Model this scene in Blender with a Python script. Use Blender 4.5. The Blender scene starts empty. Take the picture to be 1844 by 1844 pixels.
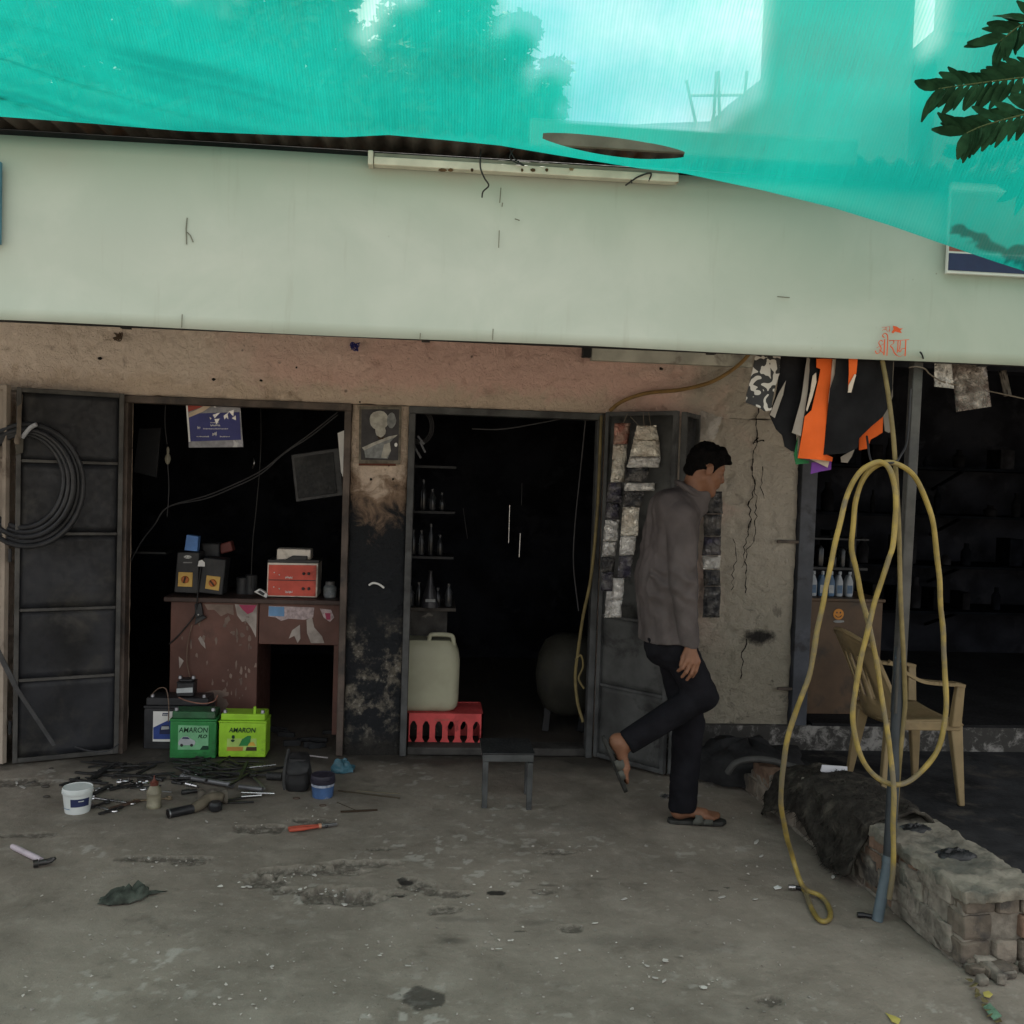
import bpy, math, random
import numpy as np
from mathutils import Vector, Matrix, noise

random.seed(7)
rng = np.random.default_rng(7)
sc = bpy.context.scene
COL = sc.collection

# ------------------------------------------------------------------ camera
FPX, PW = 1750.0, 1844.0
YAW, PITCH, ROLL = math.radians(4.8), math.radians(2.35), 0.033
CAM = Vector((0.0, -5.5, 1.63))
FWD = Vector((math.sin(YAW) * math.cos(PITCH), math.cos(YAW) * math.cos(PITCH), -math.sin(PITCH)))
_r0 = Vector((math.cos(YAW), -math.sin(YAW), 0.0))
_u0 = _r0.cross(FWD)
CUP = _u0 * math.cos(ROLL) - _r0 * math.sin(ROLL)
CRT = _r0 * math.cos(ROLL) + _u0 * math.sin(ROLL)
cam = bpy.data.cameras.new('camera')
cam.sensor_width = 36.0
cam.lens = 36.0 * FPX / PW
cam.clip_start, cam.clip_end = 0.05, 2000.0
camo = bpy.data.objects.new('camera', cam)
COL.objects.link(camo)
m = Matrix.Identity(4)
for i in range(3):
    m[i][0], m[i][1], m[i][2], m[i][3] = CRT[i], CUP[i], -FWD[i], CAM[i]
camo.matrix_world = m
sc.camera = camo

# ------------------------------------------------------------------ sky, sun, exposure
SUN_EL, SUN_AZ = math.radians(66), math.radians(14)      # sun stands behind the shop, a little to the right
w = bpy.data.worlds.new('World')
sc.world = w
w.use_nodes = True
nt = w.node_tree
nt.nodes.clear()
out = nt.nodes.new('ShaderNodeOutputWorld')
bg = nt.nodes.new('ShaderNodeBackground')
sky = nt.nodes.new('ShaderNodeTexSky')
sky.sky_type = 'NISHITA'
sky.sun_disc = False
sky.sun_elevation = SUN_EL
sky.sun_rotation = SUN_AZ
sky.dust_density = 2.0
tc = nt.nodes.new('ShaderNodeTexCoord')
mp = nt.nodes.new('ShaderNodeMapping')
mp.inputs['Scale'].default_value = (1, 1, 2.2)
cn = nt.nodes.new('ShaderNodeTexNoise')
cn.inputs['Scale'].default_value = 3.2
cn.inputs['Detail'].default_value = 7
cr = nt.nodes.new('ShaderNodeMapRange')
cr.inputs['From Min'].default_value = 0.34
cr.inputs['From Max'].default_value = 0.56
mx = nt.nodes.new('ShaderNodeMix')
mx.data_type = 'RGBA'
nt.links.new(tc.outputs['Generated'], mp.inputs[0])
nt.links.new(mp.outputs[0], cn.inputs['Vector'])
nt.links.new(cn.outputs[0], cr.inputs[0])
nt.links.new(cr.outputs[0], mx.inputs[0])
nt.links.new(sky.outputs[0], mx.inputs[6])
mx.inputs[7].default_value = (9.2, 8.9, 8.5, 1)
nt.links.new(mx.outputs[2], bg.inputs[0])
bg.inputs[1].default_value = 0.10
nt.links.new(bg.outputs[0], out.inputs[0])

sun = bpy.data.lights.new('sun', 'SUN')
sun.energy = 4.6
sun.angle = math.radians(1.5)
sun.color = (1.0, 0.95, 0.87)
suno = bpy.data.objects.new('sun', sun)
COL.objects.link(suno)
sdir = Vector((math.sin(SUN_AZ) * math.cos(SUN_EL), math.cos(SUN_AZ) * math.cos(SUN_EL), math.sin(SUN_EL)))
suno.rotation_euler = sdir.to_track_quat('Z', 'Y').to_euler()
sc.view_settings.view_transform = 'Standard'
sc.view_settings.look = 'None'
sc.view_settings.gamma = 1.0
sc.view_settings.exposure = 0.95
sc.cycles.use_denoising = True
sc.cycles.max_bounces = 8
sc.cycles.transparent_max_bounces = 12
sc.cycles.caustics_reflective = False
sc.cycles.caustics_refractive = False


# ------------------------------------------------------------------ placing helpers
def ray(px, py):
    return FWD + CRT * ((px - 922) / FPX) + CUP * ((922 - py) / FPX)


def PY(px, py, y):
    d = ray(px, py)
    return CAM + d * ((y - CAM.y) / d.y)


def PZ(px, py, z=0.0):
    d = ray(px, py)
    return CAM + d * ((z - CAM.z) / d.z)


# ------------------------------------------------------------------ material helpers
MATS = {}


def nodes_of(name):
    mt = bpy.data.materials.new(name)
    mt.use_nodes = True
    t = mt.node_tree
    b = t.nodes['Principled BSDF']
    return mt, t, b


def nd(t, typ, **kw):
    n = t.nodes.new(typ)
    for k, v in kw.items():
        if k in n.inputs:
            n.inputs[k].default_value = v
        else:
            setattr(n, k, v)
    return n


def mixc(t, fac, a, b, blend='MIX'):
    n = t.nodes.new('ShaderNodeMix')
    n.data_type = 'RGBA'
    n.blend_type = blend
    for i, v in ((0, fac), (6, a), (7, b)):
        if hasattr(v, 'is_linked'):
            t.links.new(v, n.inputs[i])
        elif i == 0:
            n.inputs[0].default_value = v
        else:
            n.inputs[i].default_value = (*v[:3], 1)
    return n.outputs[2]


def mrange(t, v, a, b, c=0.0, d=1.0):
    n = t.nodes.new('ShaderNodeMapRange')
    n.interpolation_type = 'SMOOTHSTEP'
    t.links.new(v, n.inputs[0])
    n.inputs[1].default_value, n.inputs[2].default_value = a, b
    n.inputs[3].default_value, n.inputs[4].default_value = c, d
    return n.outputs[0]


def mth(t, op, a, b=None, c=None):
    n = t.nodes.new('ShaderNodeMath')
    n.operation = op
    for i, v in enumerate((a, b, c)):
        if v is None:
            continue
        if hasattr(v, 'is_linked'):
            t.links.new(v, n.inputs[i])
        else:
            n.inputs[i].default_value = v
    return n.outputs[0]


def noisef(t, vec, scale, detail=5, rough=.55, dist=0.0):
    n = nd(t, 'ShaderNodeTexNoise', Scale=scale, Detail=detail, Roughness=rough, Distortion=dist)
    t.links.new(vec, n.inputs['Vector'])
    return n.outputs[0]


def M(name, col, rough=.7, var=.18, scale=9, bump=.15, bscale=70, metal=0.0, dirt=None, dmin=.52, dmax=.68, dscale=5, spec=.4, bdist=.004):
    """plain procedural surface: colour variation, patches of dirt, fine relief"""
    if name in MATS:
        return MATS[name]
    mt, t, b = nodes_of(name)
    v = nd(t, 'ShaderNodeTexCoord').outputs['Object']
    n1 = noisef(t, v, scale)
    f = mrange(t, n1, .3, .7)
    c = mixc(t, f, [x * (1 - var) for x in col], [min(1, x * (1 + var)) for x in col])
    if dirt is not None:
        n2 = noisef(t, v, dscale, 8, .62, .4)
        c = mixc(t, mrange(t, n2, dmin, dmax), c, dirt)
    t.links.new(c, b.inputs['Base Color'])
    n3 = noisef(t, v, bscale, 4)
    r = mrange(t, n3, .25, .75, max(.03, rough - .1), min(1, rough + .1))
    t.links.new(r, b.inputs['Roughness'])
    b.inputs['Metallic'].default_value = metal
    b.inputs['Specular IOR Level'].default_value = spec * (.35 if rough > .6 else .75)
    if bump:
        bp = nd(t, 'ShaderNodeBump', Strength=bump, Distance=bdist)
        t.links.new(n3, bp.inputs['Height'])
        t.links.new(bp.outputs[0], b.inputs['Normal'])
    MATS[name] = mt
    return mt


# ------------------------------------------------------------------ mesh helpers
class MB:
    def __init__(s):
        s.v, s.f = [], []

    def add(s, vs, fs):
        o = len(s.v)
        s.v += [Vector(p) for p in vs]
        s.f += [tuple(i + o for i in f) for f in fs]
        return s

    def box(s, a, b, mat=None):
        x0, y0, z0 = a
        x1, y1, z1 = b
        vs = [Vector(p) for p in ((x0, y0, z0), (x1, y0, z0), (x1, y1, z0), (x0, y1, z0), (x0, y0, z1), (x1, y0, z1), (x1, y1, z1), (x0, y1, z1))]
        if mat is not None:
            vs = [mat @ p for p in vs]
        return s.add(vs, [(0, 3, 2, 1), (4, 5, 6, 7), (0, 1, 5, 4), (1, 2, 6, 5), (2, 3, 7, 6), (3, 0, 4, 7)])

    def bar(s, a, b, wid, hei, up=(0, 0, 1)):
        a, b = Vector(a), Vector(b)
        d = (b - a).normalized()
        u = Vector(up)
        sx = d.cross(u)
        if sx.length < 1e-4:
            sx = d.cross(Vector((1, 0, 0)))
        sx.normalize()
        u = sx.cross(d)
        vs = []
        for p in (a, b):
            for i, j in ((-1, -1), (1, -1), (1, 1), (-1, 1)):
                vs.append(p + sx * (i * wid / 2) + u * (j * hei / 2))
        return s.add(vs, [(0, 1, 2, 3), (7, 6, 5, 4), (0, 4, 5, 1), (1, 5, 6, 2), (2, 6, 7, 3), (3, 7, 4, 0)])

    def tube(s, pts, r, n=8, closed=False, cap=True):
        pts = [Vector(p) for p in pts]
        k = len(pts)
        rs = r if hasattr(r, '__len__') else [r] * k
        vs, fs = [], []
        prev = None
        for i, p in enumerate(pts):
            if closed:
                d = pts[(i + 1) % k] - pts[i - 1]
            else:
                d = pts[min(i + 1, k - 1)] - pts[max(i - 1, 0)]
            if d.length < 1e-9:
                d = Vector((0, 0, 1))
            d.normalize()
            if prev is None:
                x = d.orthogonal().normalized()
            else:
                x = prev - d * prev.dot(d)
                if x.length < 1e-6:
                    x = d.orthogonal()
                x.normalize()
            prev = x
            y = d.cross(x)
            for j in range(n):
                a = 2 * math.pi * j / n
                vs.append(p + (x * math.cos(a) + y * math.sin(a)) * rs[i])
        for i in range(k if closed else k - 1):
            for j in range(n):
                a, b = i * n + j, i * n + (j + 1) % n
                c, d2 = ((i + 1) % k) * n + (j + 1) % n, ((i + 1) % k) * n + j
                fs.append((a, b, c, d2))
        if cap and not closed:
            fs.append(tuple(range(n - 1, -1, -1)))
            fs.append(tuple((k - 1) * n + j for j in range(n)))
        return s.add(vs, fs)

    def lathe(s, prof, c, n=20, axis=None):
        """prof: (radius, height) along axis"""
        q = Matrix.Identity(3) if axis is None else Vector(axis).to_track_quat('Z', 'Y').to_matrix()
        c = Vector(c)
        vs, fs = [], []
        for r, h in prof:
            for j in range(n):
                a = 2 * math.pi * j / n
                vs.append(c + q @ Vector((r * math.cos(a), r * math.sin(a), h)))
        for i in range(len(prof) - 1):
            for j in range(n):
                fs.append((i * n + j, i * n + (j + 1) % n, (i + 1) * n + (j + 1) % n, (i + 1) * n + j))
        fs.append(tuple(range(n - 1, -1, -1)))
        fs.append(tuple((len(prof) - 1) * n + j for j in range(n)))
        return s.add(vs, fs)

    def slab(s, poly, nrm, th):
        """a flat outline with thickness th along nrm"""
        nv = Vector(nrm).normalized() * th
        p = [Vector(q) for q in poly]
        n = len(p)
        return s.add(p + [q + nv for q in p],
                     [tuple(range(n)), tuple(range(2 * n - 1, n - 1, -1))] + [(i, i + n, (i + 1) % n + n, (i + 1) % n) for i in range(n)])

    def grid(s, rows):
        """rows of points -> sheet"""
        a, b = len(rows), len(rows[0])
        fs = [(i * b + j, i * b + j + 1, (i + 1) * b + j + 1, (i + 1) * b + j) for i in range(a - 1) for j in range(b - 1)]
        return s.add([p for r in rows for p in r], fs)

    def build(s, name, mat, parent=None, bevel=0.0, smooth=35, thick=0.0, subsurf=0):
        me = bpy.data.meshes.new(name)
        base = parent.matrix_world.inverted() if parent is not None else Matrix.Identity(4)
        if parent is None and s.v:                     # origin at the base of the thing
            xs = [p.x for p in s.v]; ys = [p.y for p in s.v]; zs = [p.z for p in s.v]
            o = Vector(((min(xs) + max(xs)) / 2, (min(ys) + max(ys)) / 2, min(zs)))
            base = Matrix.Translation(-o)
        me.from_pydata([base @ p for p in s.v], [], s.f)
        me.validate()
        me.materials.append(mat)
        import bmesh
        bm = bmesh.new(); bm.from_mesh(me)
        bmesh.ops.recalc_face_normals(bm, faces=bm.faces)
        bm.to_mesh(me); bm.free()
        if smooth:
            me.polygons.foreach_set('use_smooth', [True] * len(me.polygons))
            me.set_sharp_from_angle(angle=math.radians(smooth))
        ob = bpy.data.objects.new(name, me)
        COL.objects.link(ob)
        if parent is not None:
            ob.parent = parent
            ob.matrix_world = parent.matrix_world.copy()
        else:
            ob.location = o
            ob.matrix_world = Matrix.Translation(o)
        if thick:
            md = ob.modifiers.new('thickness', 'SOLIDIFY'); md.thickness = thick; md.offset = 0
        if bevel:
            md = ob.modifiers.new('edges', 'BEVEL'); md.width = bevel; md.segments = 2; md.limit_method = 'ANGLE'
        if subsurf:
            md = ob.modifiers.new('soft', 'SUBSURF'); md.levels = md.render_levels = subsurf
        return ob


def tag(o, label=None, cat=None, group=None, kind=None):
    if label: o['label'] = label
    if cat: o['category'] = cat
    if group: o['group'] = group
    if kind: o['kind'] = kind
    return o


def thing(name, label, cat, loc, group=None):
    o = bpy.data.objects.new(name, None)
    o.empty_display_size = .05
    COL.objects.link(o)
    o.location = loc
    o.matrix_world = Matrix.Translation(Vector(loc))
    return tag(o, label, cat, group)


def spline(pts, sub=8, closed=False):
    """Catmull-Rom through the points"""
    p = [Vector(q) for q in pts]
    n = len(p)
    res = []
    for i in range(n if closed else n - 1):
        if closed:
            a, b, c, d = p[i - 1], p[i], p[(i + 1) % n], p[(i + 2) % n]
        else:
            a, b, c, d = p[max(i - 1, 0)], p[i], p[i + 1], p[min(i + 2, n - 1)]
        for k in range(sub):
            t = k / sub
            res.append(.5 * ((2 * b) + (c - a) * t + (2 * a - 5 * b + 4 * c - d) * t * t + (3 * b - a - 3 * c + d) * t ** 3))
    if not closed:
        res.append(p[-1])
    return res


def text(name, s, size, org, xd, yd, mat, parent, bold=0.0, shear=0.0, depth=.0006, sx=1.0, align='CENTER'):
    cu = bpy.data.curves.new(name, 'FONT')
    cu.body = s
    cu.size = size
    cu.align_x = align
    cu.offset = bold
    cu.shear = shear
    cu.extrude = depth
    to = bpy.data.objects.new(name, cu)
    COL.objects.link(to)
    dg = bpy.context.evaluated_depsgraph_get()
    me = bpy.data.meshes.new_from_object(to.evaluated_get(dg))
    bpy.data.objects.remove(to)
    xd, yd = Vector(xd).normalized(), Vector(yd).normalized()
    zd = xd.cross(yd)
    mm = Matrix.Identity(4)
    for i in range(3):
        mm[i][0], mm[i][1], mm[i][2], mm[i][3] = xd[i] * sx, yd[i], zd[i], org[i]
    me.transform(parent.matrix_world.inverted() @ mm)
    me.materials.clear()
    me.materials.append(mat)
    ob = bpy.data.objects.new(name, me)
    COL.objects.link(ob)
    ob.parent = parent
    return ob


XA, YA, ZA = Vector((1, 0, 0)), Vector((0, 1, 0)), Vector((0, 0, 1))


def nz(p, s=1.0, seed=0.0):
    return noise.noise(Vector((p[0] * s + seed, p[1] * s + seed * 1.7, p[2] * s - seed)))


def proj(p):
    v = Vector(p) - CAM
    d = v.dot(FWD)
    return 922 + FPX * v.dot(CRT) / d, 922 - FPX * v.dot(CUP) / d


# ================================================================== GROUND
def in_ell(X, Y, c, a, b, rot=0.0):
    dx, dy = X - c[0], Y - c[1]
    ca, sa = math.cos(rot), math.sin(rot)
    return np.sqrt(((dx * ca + dy * sa) / a) ** 2 + ((-dx * sa + dy * ca) / b) ** 2)


def vnoise(X, Y, s, seed=0):
    """cheap smooth value noise on arrays"""
    def h(i, j):
        q = np.sin(i * 127.1 + j * 311.7 + seed * 74.7) * 43758.5453
        return q - np.floor(q)
    x, y = X * s, Y * s
    i, j = np.floor(x), np.floor(y)
    u, v = x - i, y - j
    u, v = u * u * (3 - 2 * u), v * v * (3 - 2 * v)
    return (h(i, j) * (1 - u) + h(i + 1, j) * u) * (1 - v) + (h(i, j + 1) * (1 - u) + h(i + 1, j + 1) * u) * v


def fbm(X, Y, s, seed=0, o=4):
    r, a = 0, .5
    for k in range(o):
        r = r + a * vnoise(X, Y, s * 2 ** k, seed + k)
        a *= .5
    return r


PLINTH_Z = 0.07
gx = np.concatenate([-np.geomspace(160, 2.9, 26), np.linspace(-2.6, 2.6, 640), np.geomspace(2.9, 160, 26)])
gy = np.concatenate([-np.geomspace(160, 3.7, 26), np.linspace(-3.2, 0.4, 440), np.geomspace(.62, 160, 26)])
GX, GY = np.meshgrid(gx, gy)
fade = np.clip((3.2 - np.abs(GX)) * 2, 0, 1) * np.clip((GY + 3.8) * 3, 0, 1) * np.clip((.7 - GY) * 3, 0, 1)
GZ = ((fbm(GX, GY, 1.3, 3) - .47) * .02 + (fbm(GX, GY, 9, 5) - .47) * .006 + (vnoise(GX, GY, 45, 9) - .5) * .0015) * fade
pit = np.zeros_like(GZ)
# shallow broken patches in the concrete (pixel of centre, half sizes in m)
PITS = [(475, 1585, .085, .060, .018), (560, 1568, .22, .045, .016), (640, 1556, .16, .035, .014), (600, 1612, .11, .075, .024), (640, 1615, .10, .07, .02),
        (525, 1603, .07, .025, .01), (470, 1492, .13, .05, .012), (560, 1478, .10, .03, .008), (300, 1545, .16, .03, .008), (250, 1545, .10, .035, .008),
        (735, 1592, .05, .045, .010), (715, 1612, .05, .02, .008), (760, 1600, .06, .04, .008), (815, 1610, .09, .03, .007), (1030, 1670, .045, .03, .008),
        (1385, 1800, .05, .03, .008), (980, 1605, .04, .02, .005), (800, 1640, .06, .03, .004), (60, 1505, .12, .03, .006), (690, 1530, .06, .02, .006),
        (1000, 1535, .09, .03, .004), (340, 1552, .07, .03, .006), (35, 1410, .14, .06, .008)]
for (px, py, a, b, dp) in PITS:
    c = PZ(px, py)
    d = in_ell(GX, GY, c, a, b) + (fbm(GX, GY, 22, 11, 3) - .44) * 1.3
    mk = np.clip((1.08 - d) / .13, 0, 1)
    pit = np.maximum(pit, mk)
    GZ -= mk * dp * (.9 + .7 * (vnoise(GX, GY, 45, 4) - .3))
    rim = np.exp(-((d - 1.15) / .12) ** 2)
    GZ += rim * .003
# joint running along the near right corner, broken slab edge there
c0, c1 = PZ(1735, 1752), PZ(1800, 1900)
oil = np.zeros_like(GZ)
OIL = [(765, 1795, .062, .07, .75), (893, 1609, .035, .022, 1.0), (728, 1586, .032, .022, .95), (715, 1612, .036, .010, .95), (745, 1600, .03, .02, .6),
       (1285, 1604, .022, .008, .9), (1310, 1598, .012, .006, .8), (815, 1655, .07, .03, .30), (960, 1660, .09, .03, .28), (850, 1657, .09, .025, .3), (820, 1692, .07, .03, .35),
       (1100, 1690, .12, .05, .25), (985, 1594, .05, .012, .5), (935, 1588, .03, .008, .5), (1075, 1583, .05, .012, .35), (960, 1602, .02, .008, .6), (1220, 1570, .03, .008, .5),
       (935, 1675, .02, .007, .8), (120, 1640, .2, .1, .12), (1260, 1700, .25, .08, .18), (1150, 1560, .5, .1, .16), (1450, 1560, .4, .12, .2), (560, 1440, .6, .16, .22), (395, 1430, .3, .12, .35), (330, 1395, .55, .14, .45), (560, 1400, .35, .12, .4),
       (290, 1470, .2, .04, .2), (140, 1480, .15, .03, .2), (1030, 1480, .5, .12, .25), (80, 1820, .3, .05, .10), (1500, 1700, .3, .1, .12), (470, 1800, .5, .06, .10), (1250, 1815, .3, .05, .10)]
for (px, py, a, b, s) in OIL:
    c = PZ(px, py)
    d = in_ell(GX, GY, c, a, b) + (fbm(GX, GY, 14 if a > .05 else 40, 21, 4) - .47) * (1.2 if a > .05 else .9)
    sh = .12 if s > .6 else .6
    oil = np.maximum(oil, s * np.clip((1.05 - d) / sh, 0, 1))
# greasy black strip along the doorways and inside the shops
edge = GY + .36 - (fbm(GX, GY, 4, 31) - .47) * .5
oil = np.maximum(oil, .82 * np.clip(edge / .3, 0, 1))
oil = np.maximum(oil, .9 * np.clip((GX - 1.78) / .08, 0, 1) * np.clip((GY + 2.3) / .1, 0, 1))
GZ[:, :] = np.where((GY > .6), -.01, GZ)
dust = np.clip((fbm(GX, GY, 26, 41, 4) - .60) / .05, 0, 1) * np.clip((fbm(GX, GY, 2.2, 47, 3) - .42) / .2, 0, 1)
verts = np.stack([GX, GY, GZ], -1).reshape(-1, 3)
nyy, nxx = GX.shape
I = np.arange(nyy * nxx).reshape(nyy, nxx)
quads = np.stack([I[:-1, :-1], I[:-1, 1:], I[1:, 1:], I[1:, :-1]], -1).reshape(-1, 4)
gme = bpy.data.meshes.new('ground')
gme.from_pydata(verts.tolist(), [], quads.tolist())
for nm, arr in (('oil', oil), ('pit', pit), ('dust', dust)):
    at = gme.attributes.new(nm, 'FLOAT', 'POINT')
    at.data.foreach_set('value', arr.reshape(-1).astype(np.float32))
gme.polygons.foreach_set('use_smooth', [True] * len(gme.polygons))
ground = bpy.data.objects.new('ground', gme)
COL.objects.link(ground)
tag(ground, 'worn grey concrete yard with oil stains and shallow broken patches', kind='structure')
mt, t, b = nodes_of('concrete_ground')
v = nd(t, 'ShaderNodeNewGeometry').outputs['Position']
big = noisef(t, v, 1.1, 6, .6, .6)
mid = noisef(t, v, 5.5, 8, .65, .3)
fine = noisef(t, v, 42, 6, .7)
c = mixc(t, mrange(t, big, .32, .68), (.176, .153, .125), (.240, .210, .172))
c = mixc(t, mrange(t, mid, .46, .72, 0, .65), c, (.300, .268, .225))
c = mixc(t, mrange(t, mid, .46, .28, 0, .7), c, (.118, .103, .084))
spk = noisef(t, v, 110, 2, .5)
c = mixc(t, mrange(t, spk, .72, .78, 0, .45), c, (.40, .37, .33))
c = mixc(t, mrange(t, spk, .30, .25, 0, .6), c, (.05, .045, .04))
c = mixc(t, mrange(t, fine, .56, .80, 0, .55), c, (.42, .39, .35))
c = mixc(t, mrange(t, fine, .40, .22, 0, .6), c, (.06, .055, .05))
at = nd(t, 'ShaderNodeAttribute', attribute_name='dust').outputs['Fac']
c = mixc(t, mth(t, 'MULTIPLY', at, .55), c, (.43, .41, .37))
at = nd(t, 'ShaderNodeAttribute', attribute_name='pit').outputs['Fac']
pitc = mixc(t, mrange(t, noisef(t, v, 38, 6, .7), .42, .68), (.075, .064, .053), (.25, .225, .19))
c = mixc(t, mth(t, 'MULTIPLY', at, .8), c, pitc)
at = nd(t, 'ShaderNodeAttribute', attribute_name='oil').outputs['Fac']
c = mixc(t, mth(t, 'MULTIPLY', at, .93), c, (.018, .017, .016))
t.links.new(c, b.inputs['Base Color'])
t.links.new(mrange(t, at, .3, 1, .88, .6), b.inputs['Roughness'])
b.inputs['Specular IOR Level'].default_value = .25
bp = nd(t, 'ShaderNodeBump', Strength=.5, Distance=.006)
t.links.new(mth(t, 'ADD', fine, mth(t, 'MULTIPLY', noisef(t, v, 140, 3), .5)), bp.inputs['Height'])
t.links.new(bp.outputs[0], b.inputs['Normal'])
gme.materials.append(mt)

rd = MB().box((-150, -120, -.05), (150, -6.3, .004))  # unseen pale sheet behind the camera, added to bounce sunlight onto the wall
tag(rd.build('bounce_road', M('pale_bounce_road', (.40, .35, .28), .95, .2, .8, .3, 20), smooth=0), 'unseen pale dusty ground added to bounce sunlight under the awning', kind='structure')
# loose grit and flakes lying on the concrete
gm = MB()
for k in range(520):
    px, py = random.uniform(0, 1740), 1440 + 400 * random.random() ** .8
    if k < 120:
        q = random.choice(PITS); px, py = random.gauss(q[0], 30), random.gauss(q[1], 9)
    p = PZ(px, py)
    r = random.uniform(.002, .0055)
    vs = [p + Vector((random.uniform(-1, 1) * r, random.uniform(-1, 1) * r, random.uniform(-.3, 1) * r)) + Vector((a * r, b_ * r, c_ * r * .6))
          for a, b_, c_ in ((1, 0, 0), (-1, 0, 0), (0, 1, 0), (0, -1, 0), (0, 0, 1), (0, 0, -.6))]
    gm.add(vs, [(0, 2, 4), (2, 1, 4), (1, 3, 4), (3, 0, 4), (2, 0, 5), (1, 2, 5), (3, 1, 5), (0, 3, 5)])
tag(gm.build('grit', M('grit_mat', (.30, .28, .25), .9, .5, 3), smooth=0), 'pale concrete grit scattered over the yard', 'grit', kind='stuff')

wf = MB()
FC = [(1180, 1740), (900, 1700), (620, 1620), (1060, 1720), (700, 1700), (500, 1730), (1000, 1790), (1400, 1600), (460, 1590), (820, 1620)]
for k in range(75):
    cx_, cy_ = random.choice(FC)
    px, py = (random.gauss(cx_, 45), random.gauss(cy_, 14)) if k < 50 else (random.uniform(60, 1700), 1470 + 370 * random.random())
    p = PZ(px, py, .004)
    r = random.uniform(.002, .0075) if k % 9 else .012
    n_ = random.choice((4, 5, 6))
    a0 = random.uniform(0, 6)
    el = random.uniform(.25, 1)
    wf.slab([p + Vector((math.cos(a0 + i * 6.28 / n_) * r * random.uniform(.5, 1.2), math.sin(a0 + i * 6.28 / n_) * r * el, random.uniform(0, .002))) for i in range(n_)], (0, 0, 1), .001)
tag(wf.build('paint_flakes', M('white_flakes', (.50, .48, .44), .9, .3, 2), smooth=0), 'tiny white flakes strewn over the concrete yard', 'flakes', kind='stuff')

# ================================================================== SHOP BUILDING
FY = -2.03                                   # front plane of the long fascia board, edge of the awning
LIN = PY(633, 728, 0).z                      # underside of the lintels
XL0, XL1 = PY(228, 712, 0).x, PY(634, 728, 0).x
XM0, XM1 = PY(737, 735, 0).x, PY(1078, 745, 0).x
XR = 2.13                                    # right end of the plastered wall
building = thing('shop_building', 'low plastered workshop building with sooty pillar and two dark doorways', 'building', (0, .1, 0))

mt, t, b = nodes_of('plaster')
v = nd(t, 'ShaderNodeNewGeometry').outputs['Position']
sep = nd(t, 'ShaderNodeSeparateXYZ'); t.links.new(v, sep.inputs[0])
sx, sy, sz = sep.outputs
nbig = noisef(t, v, 1.6, 5, .6, .5)
nmid = noisef(t, v, 7, 8, .65, .6)
nfin = noisef(t, v, 45, 6, .7)
xx = mth(t, 'ADD', sx, mth(t, 'MULTIPLY', mth(t, 'SUBTRACT', nbig, .5), 2.2))
cream, pink, grey = (.80, .68, .585), (.80, .545, .475), (.49, .445, .38)
c = mixc(t, mrange(t, xx, -1.5, -.2), cream, pink)
c = mixc(t, mrange(t, xx, 1.0, 1.75), c, grey)
# paler skim coat over the lintels
lz = mth(t, 'ADD', sz, mth(t, 'MULTIPLY', mth(t, 'SUBTRACT', nmid, .5), .25))
c = mixc(t, mth(t, 'MULTIPLY', mrange(t, lz, 2.14, 2.02), mrange(t, sx, 1.4, .8)), c, (.68, .55, .44))
c = mixc(t, mrange(t, nfin, .40, .25, 0, .7), c, (.27, .185, .145))
c = mixc(t, mrange(t, nmid, .63, .75, 0, .6), c, (.33, .24, .19))
vor = nd(t, 'ShaderNodeTexVoronoi', Scale=9.0); t.links.new(v, vor.inputs['Vector'])
c = mixc(t, mth(t, 'MULTIPLY', mrange(t, vor.outputs['Distance'], .12, .05), mrange(t, nmid, .52, .6)), c, (.075, .05, .04))
# pier on the right: grey-green weathering towards the foot
pierm = mrange(t, sx, 1.0, 1.25)
weath = mth(t, 'MULTIPLY', pierm, mrange(t, mth(t, 'ADD', sz, mth(t, 'MULTIPLY', nmid, .9)), 2.1, .9))
c = mixc(t, mth(t, 'MULTIPLY', weath, .75), c, (.27, .25, .19))
c = mixc(t, mth(t, 'MULTIPLY', weath, mrange(t, noisef(t, v, 11, 8, .7, .8), .56, .68, 0, .8)), c, (.055, .05, .042))
# black paint on the middle pillar, peeled off near its foot
pilm = mth(t, 'MULTIPLY', mrange(t, sx, -1.0, -.75), mrange(t, sx, .4, .2))
pz = mth(t, 'ADD', sz, mth(t, 'MULTIPLY', mth(t, 'SUBTRACT', noisef(t, v, 9, 8, .65, .7), .5), .75))
xc = mth(t, 'ABSOLUTE', mth(t, 'ADD', sx, .30))
pz = mth(t, 'ADD', pz, mth(t, 'MULTIPLY', xc, -.9))
black = mrange(t, pz, 1.42, 1.22)
c = mixc(t, mth(t, 'MULTIPLY', pilm, mrange(t, pz, 1.60, 1.38, 0, .8)), c, (.15, .085, .045))
c = mixc(t, mth(t, 'MULTIPLY', pilm, black), c, (.020, .022, .025))
peel = mth(t, 'MULTIPLY', mrange(t, noisef(t, v, 8.5, 9, .66, .1), .47, .62), mrange(t, sz, .86, .55))
peel = mth(t, 'MULTIPLY', peel, mth(t, 'MULTIPLY', pilm, mrange(t, sz, .02, .25, .25, 1)))
c = mixc(t, mth(t, 'MULTIPLY', peel, .85), c, (.19, .17, .135))
c = mixc(t, mth(t, 'MULTIPLY', peel, mrange(t, nfin, .52, .62)), c, (.30, .28, .24))
smc = PY(1368, 1147, 0)
sm1 = mth(t, 'POWER', mth(t, 'MULTIPLY', mth(t, 'SUBTRACT', sx, smc.x), 9.0), 2)
sm2 = mth(t, 'POWER', mth(t, 'MULTIPLY', mth(t, 'SUBTRACT', sz, smc.z), 19.0), 2)
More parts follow.
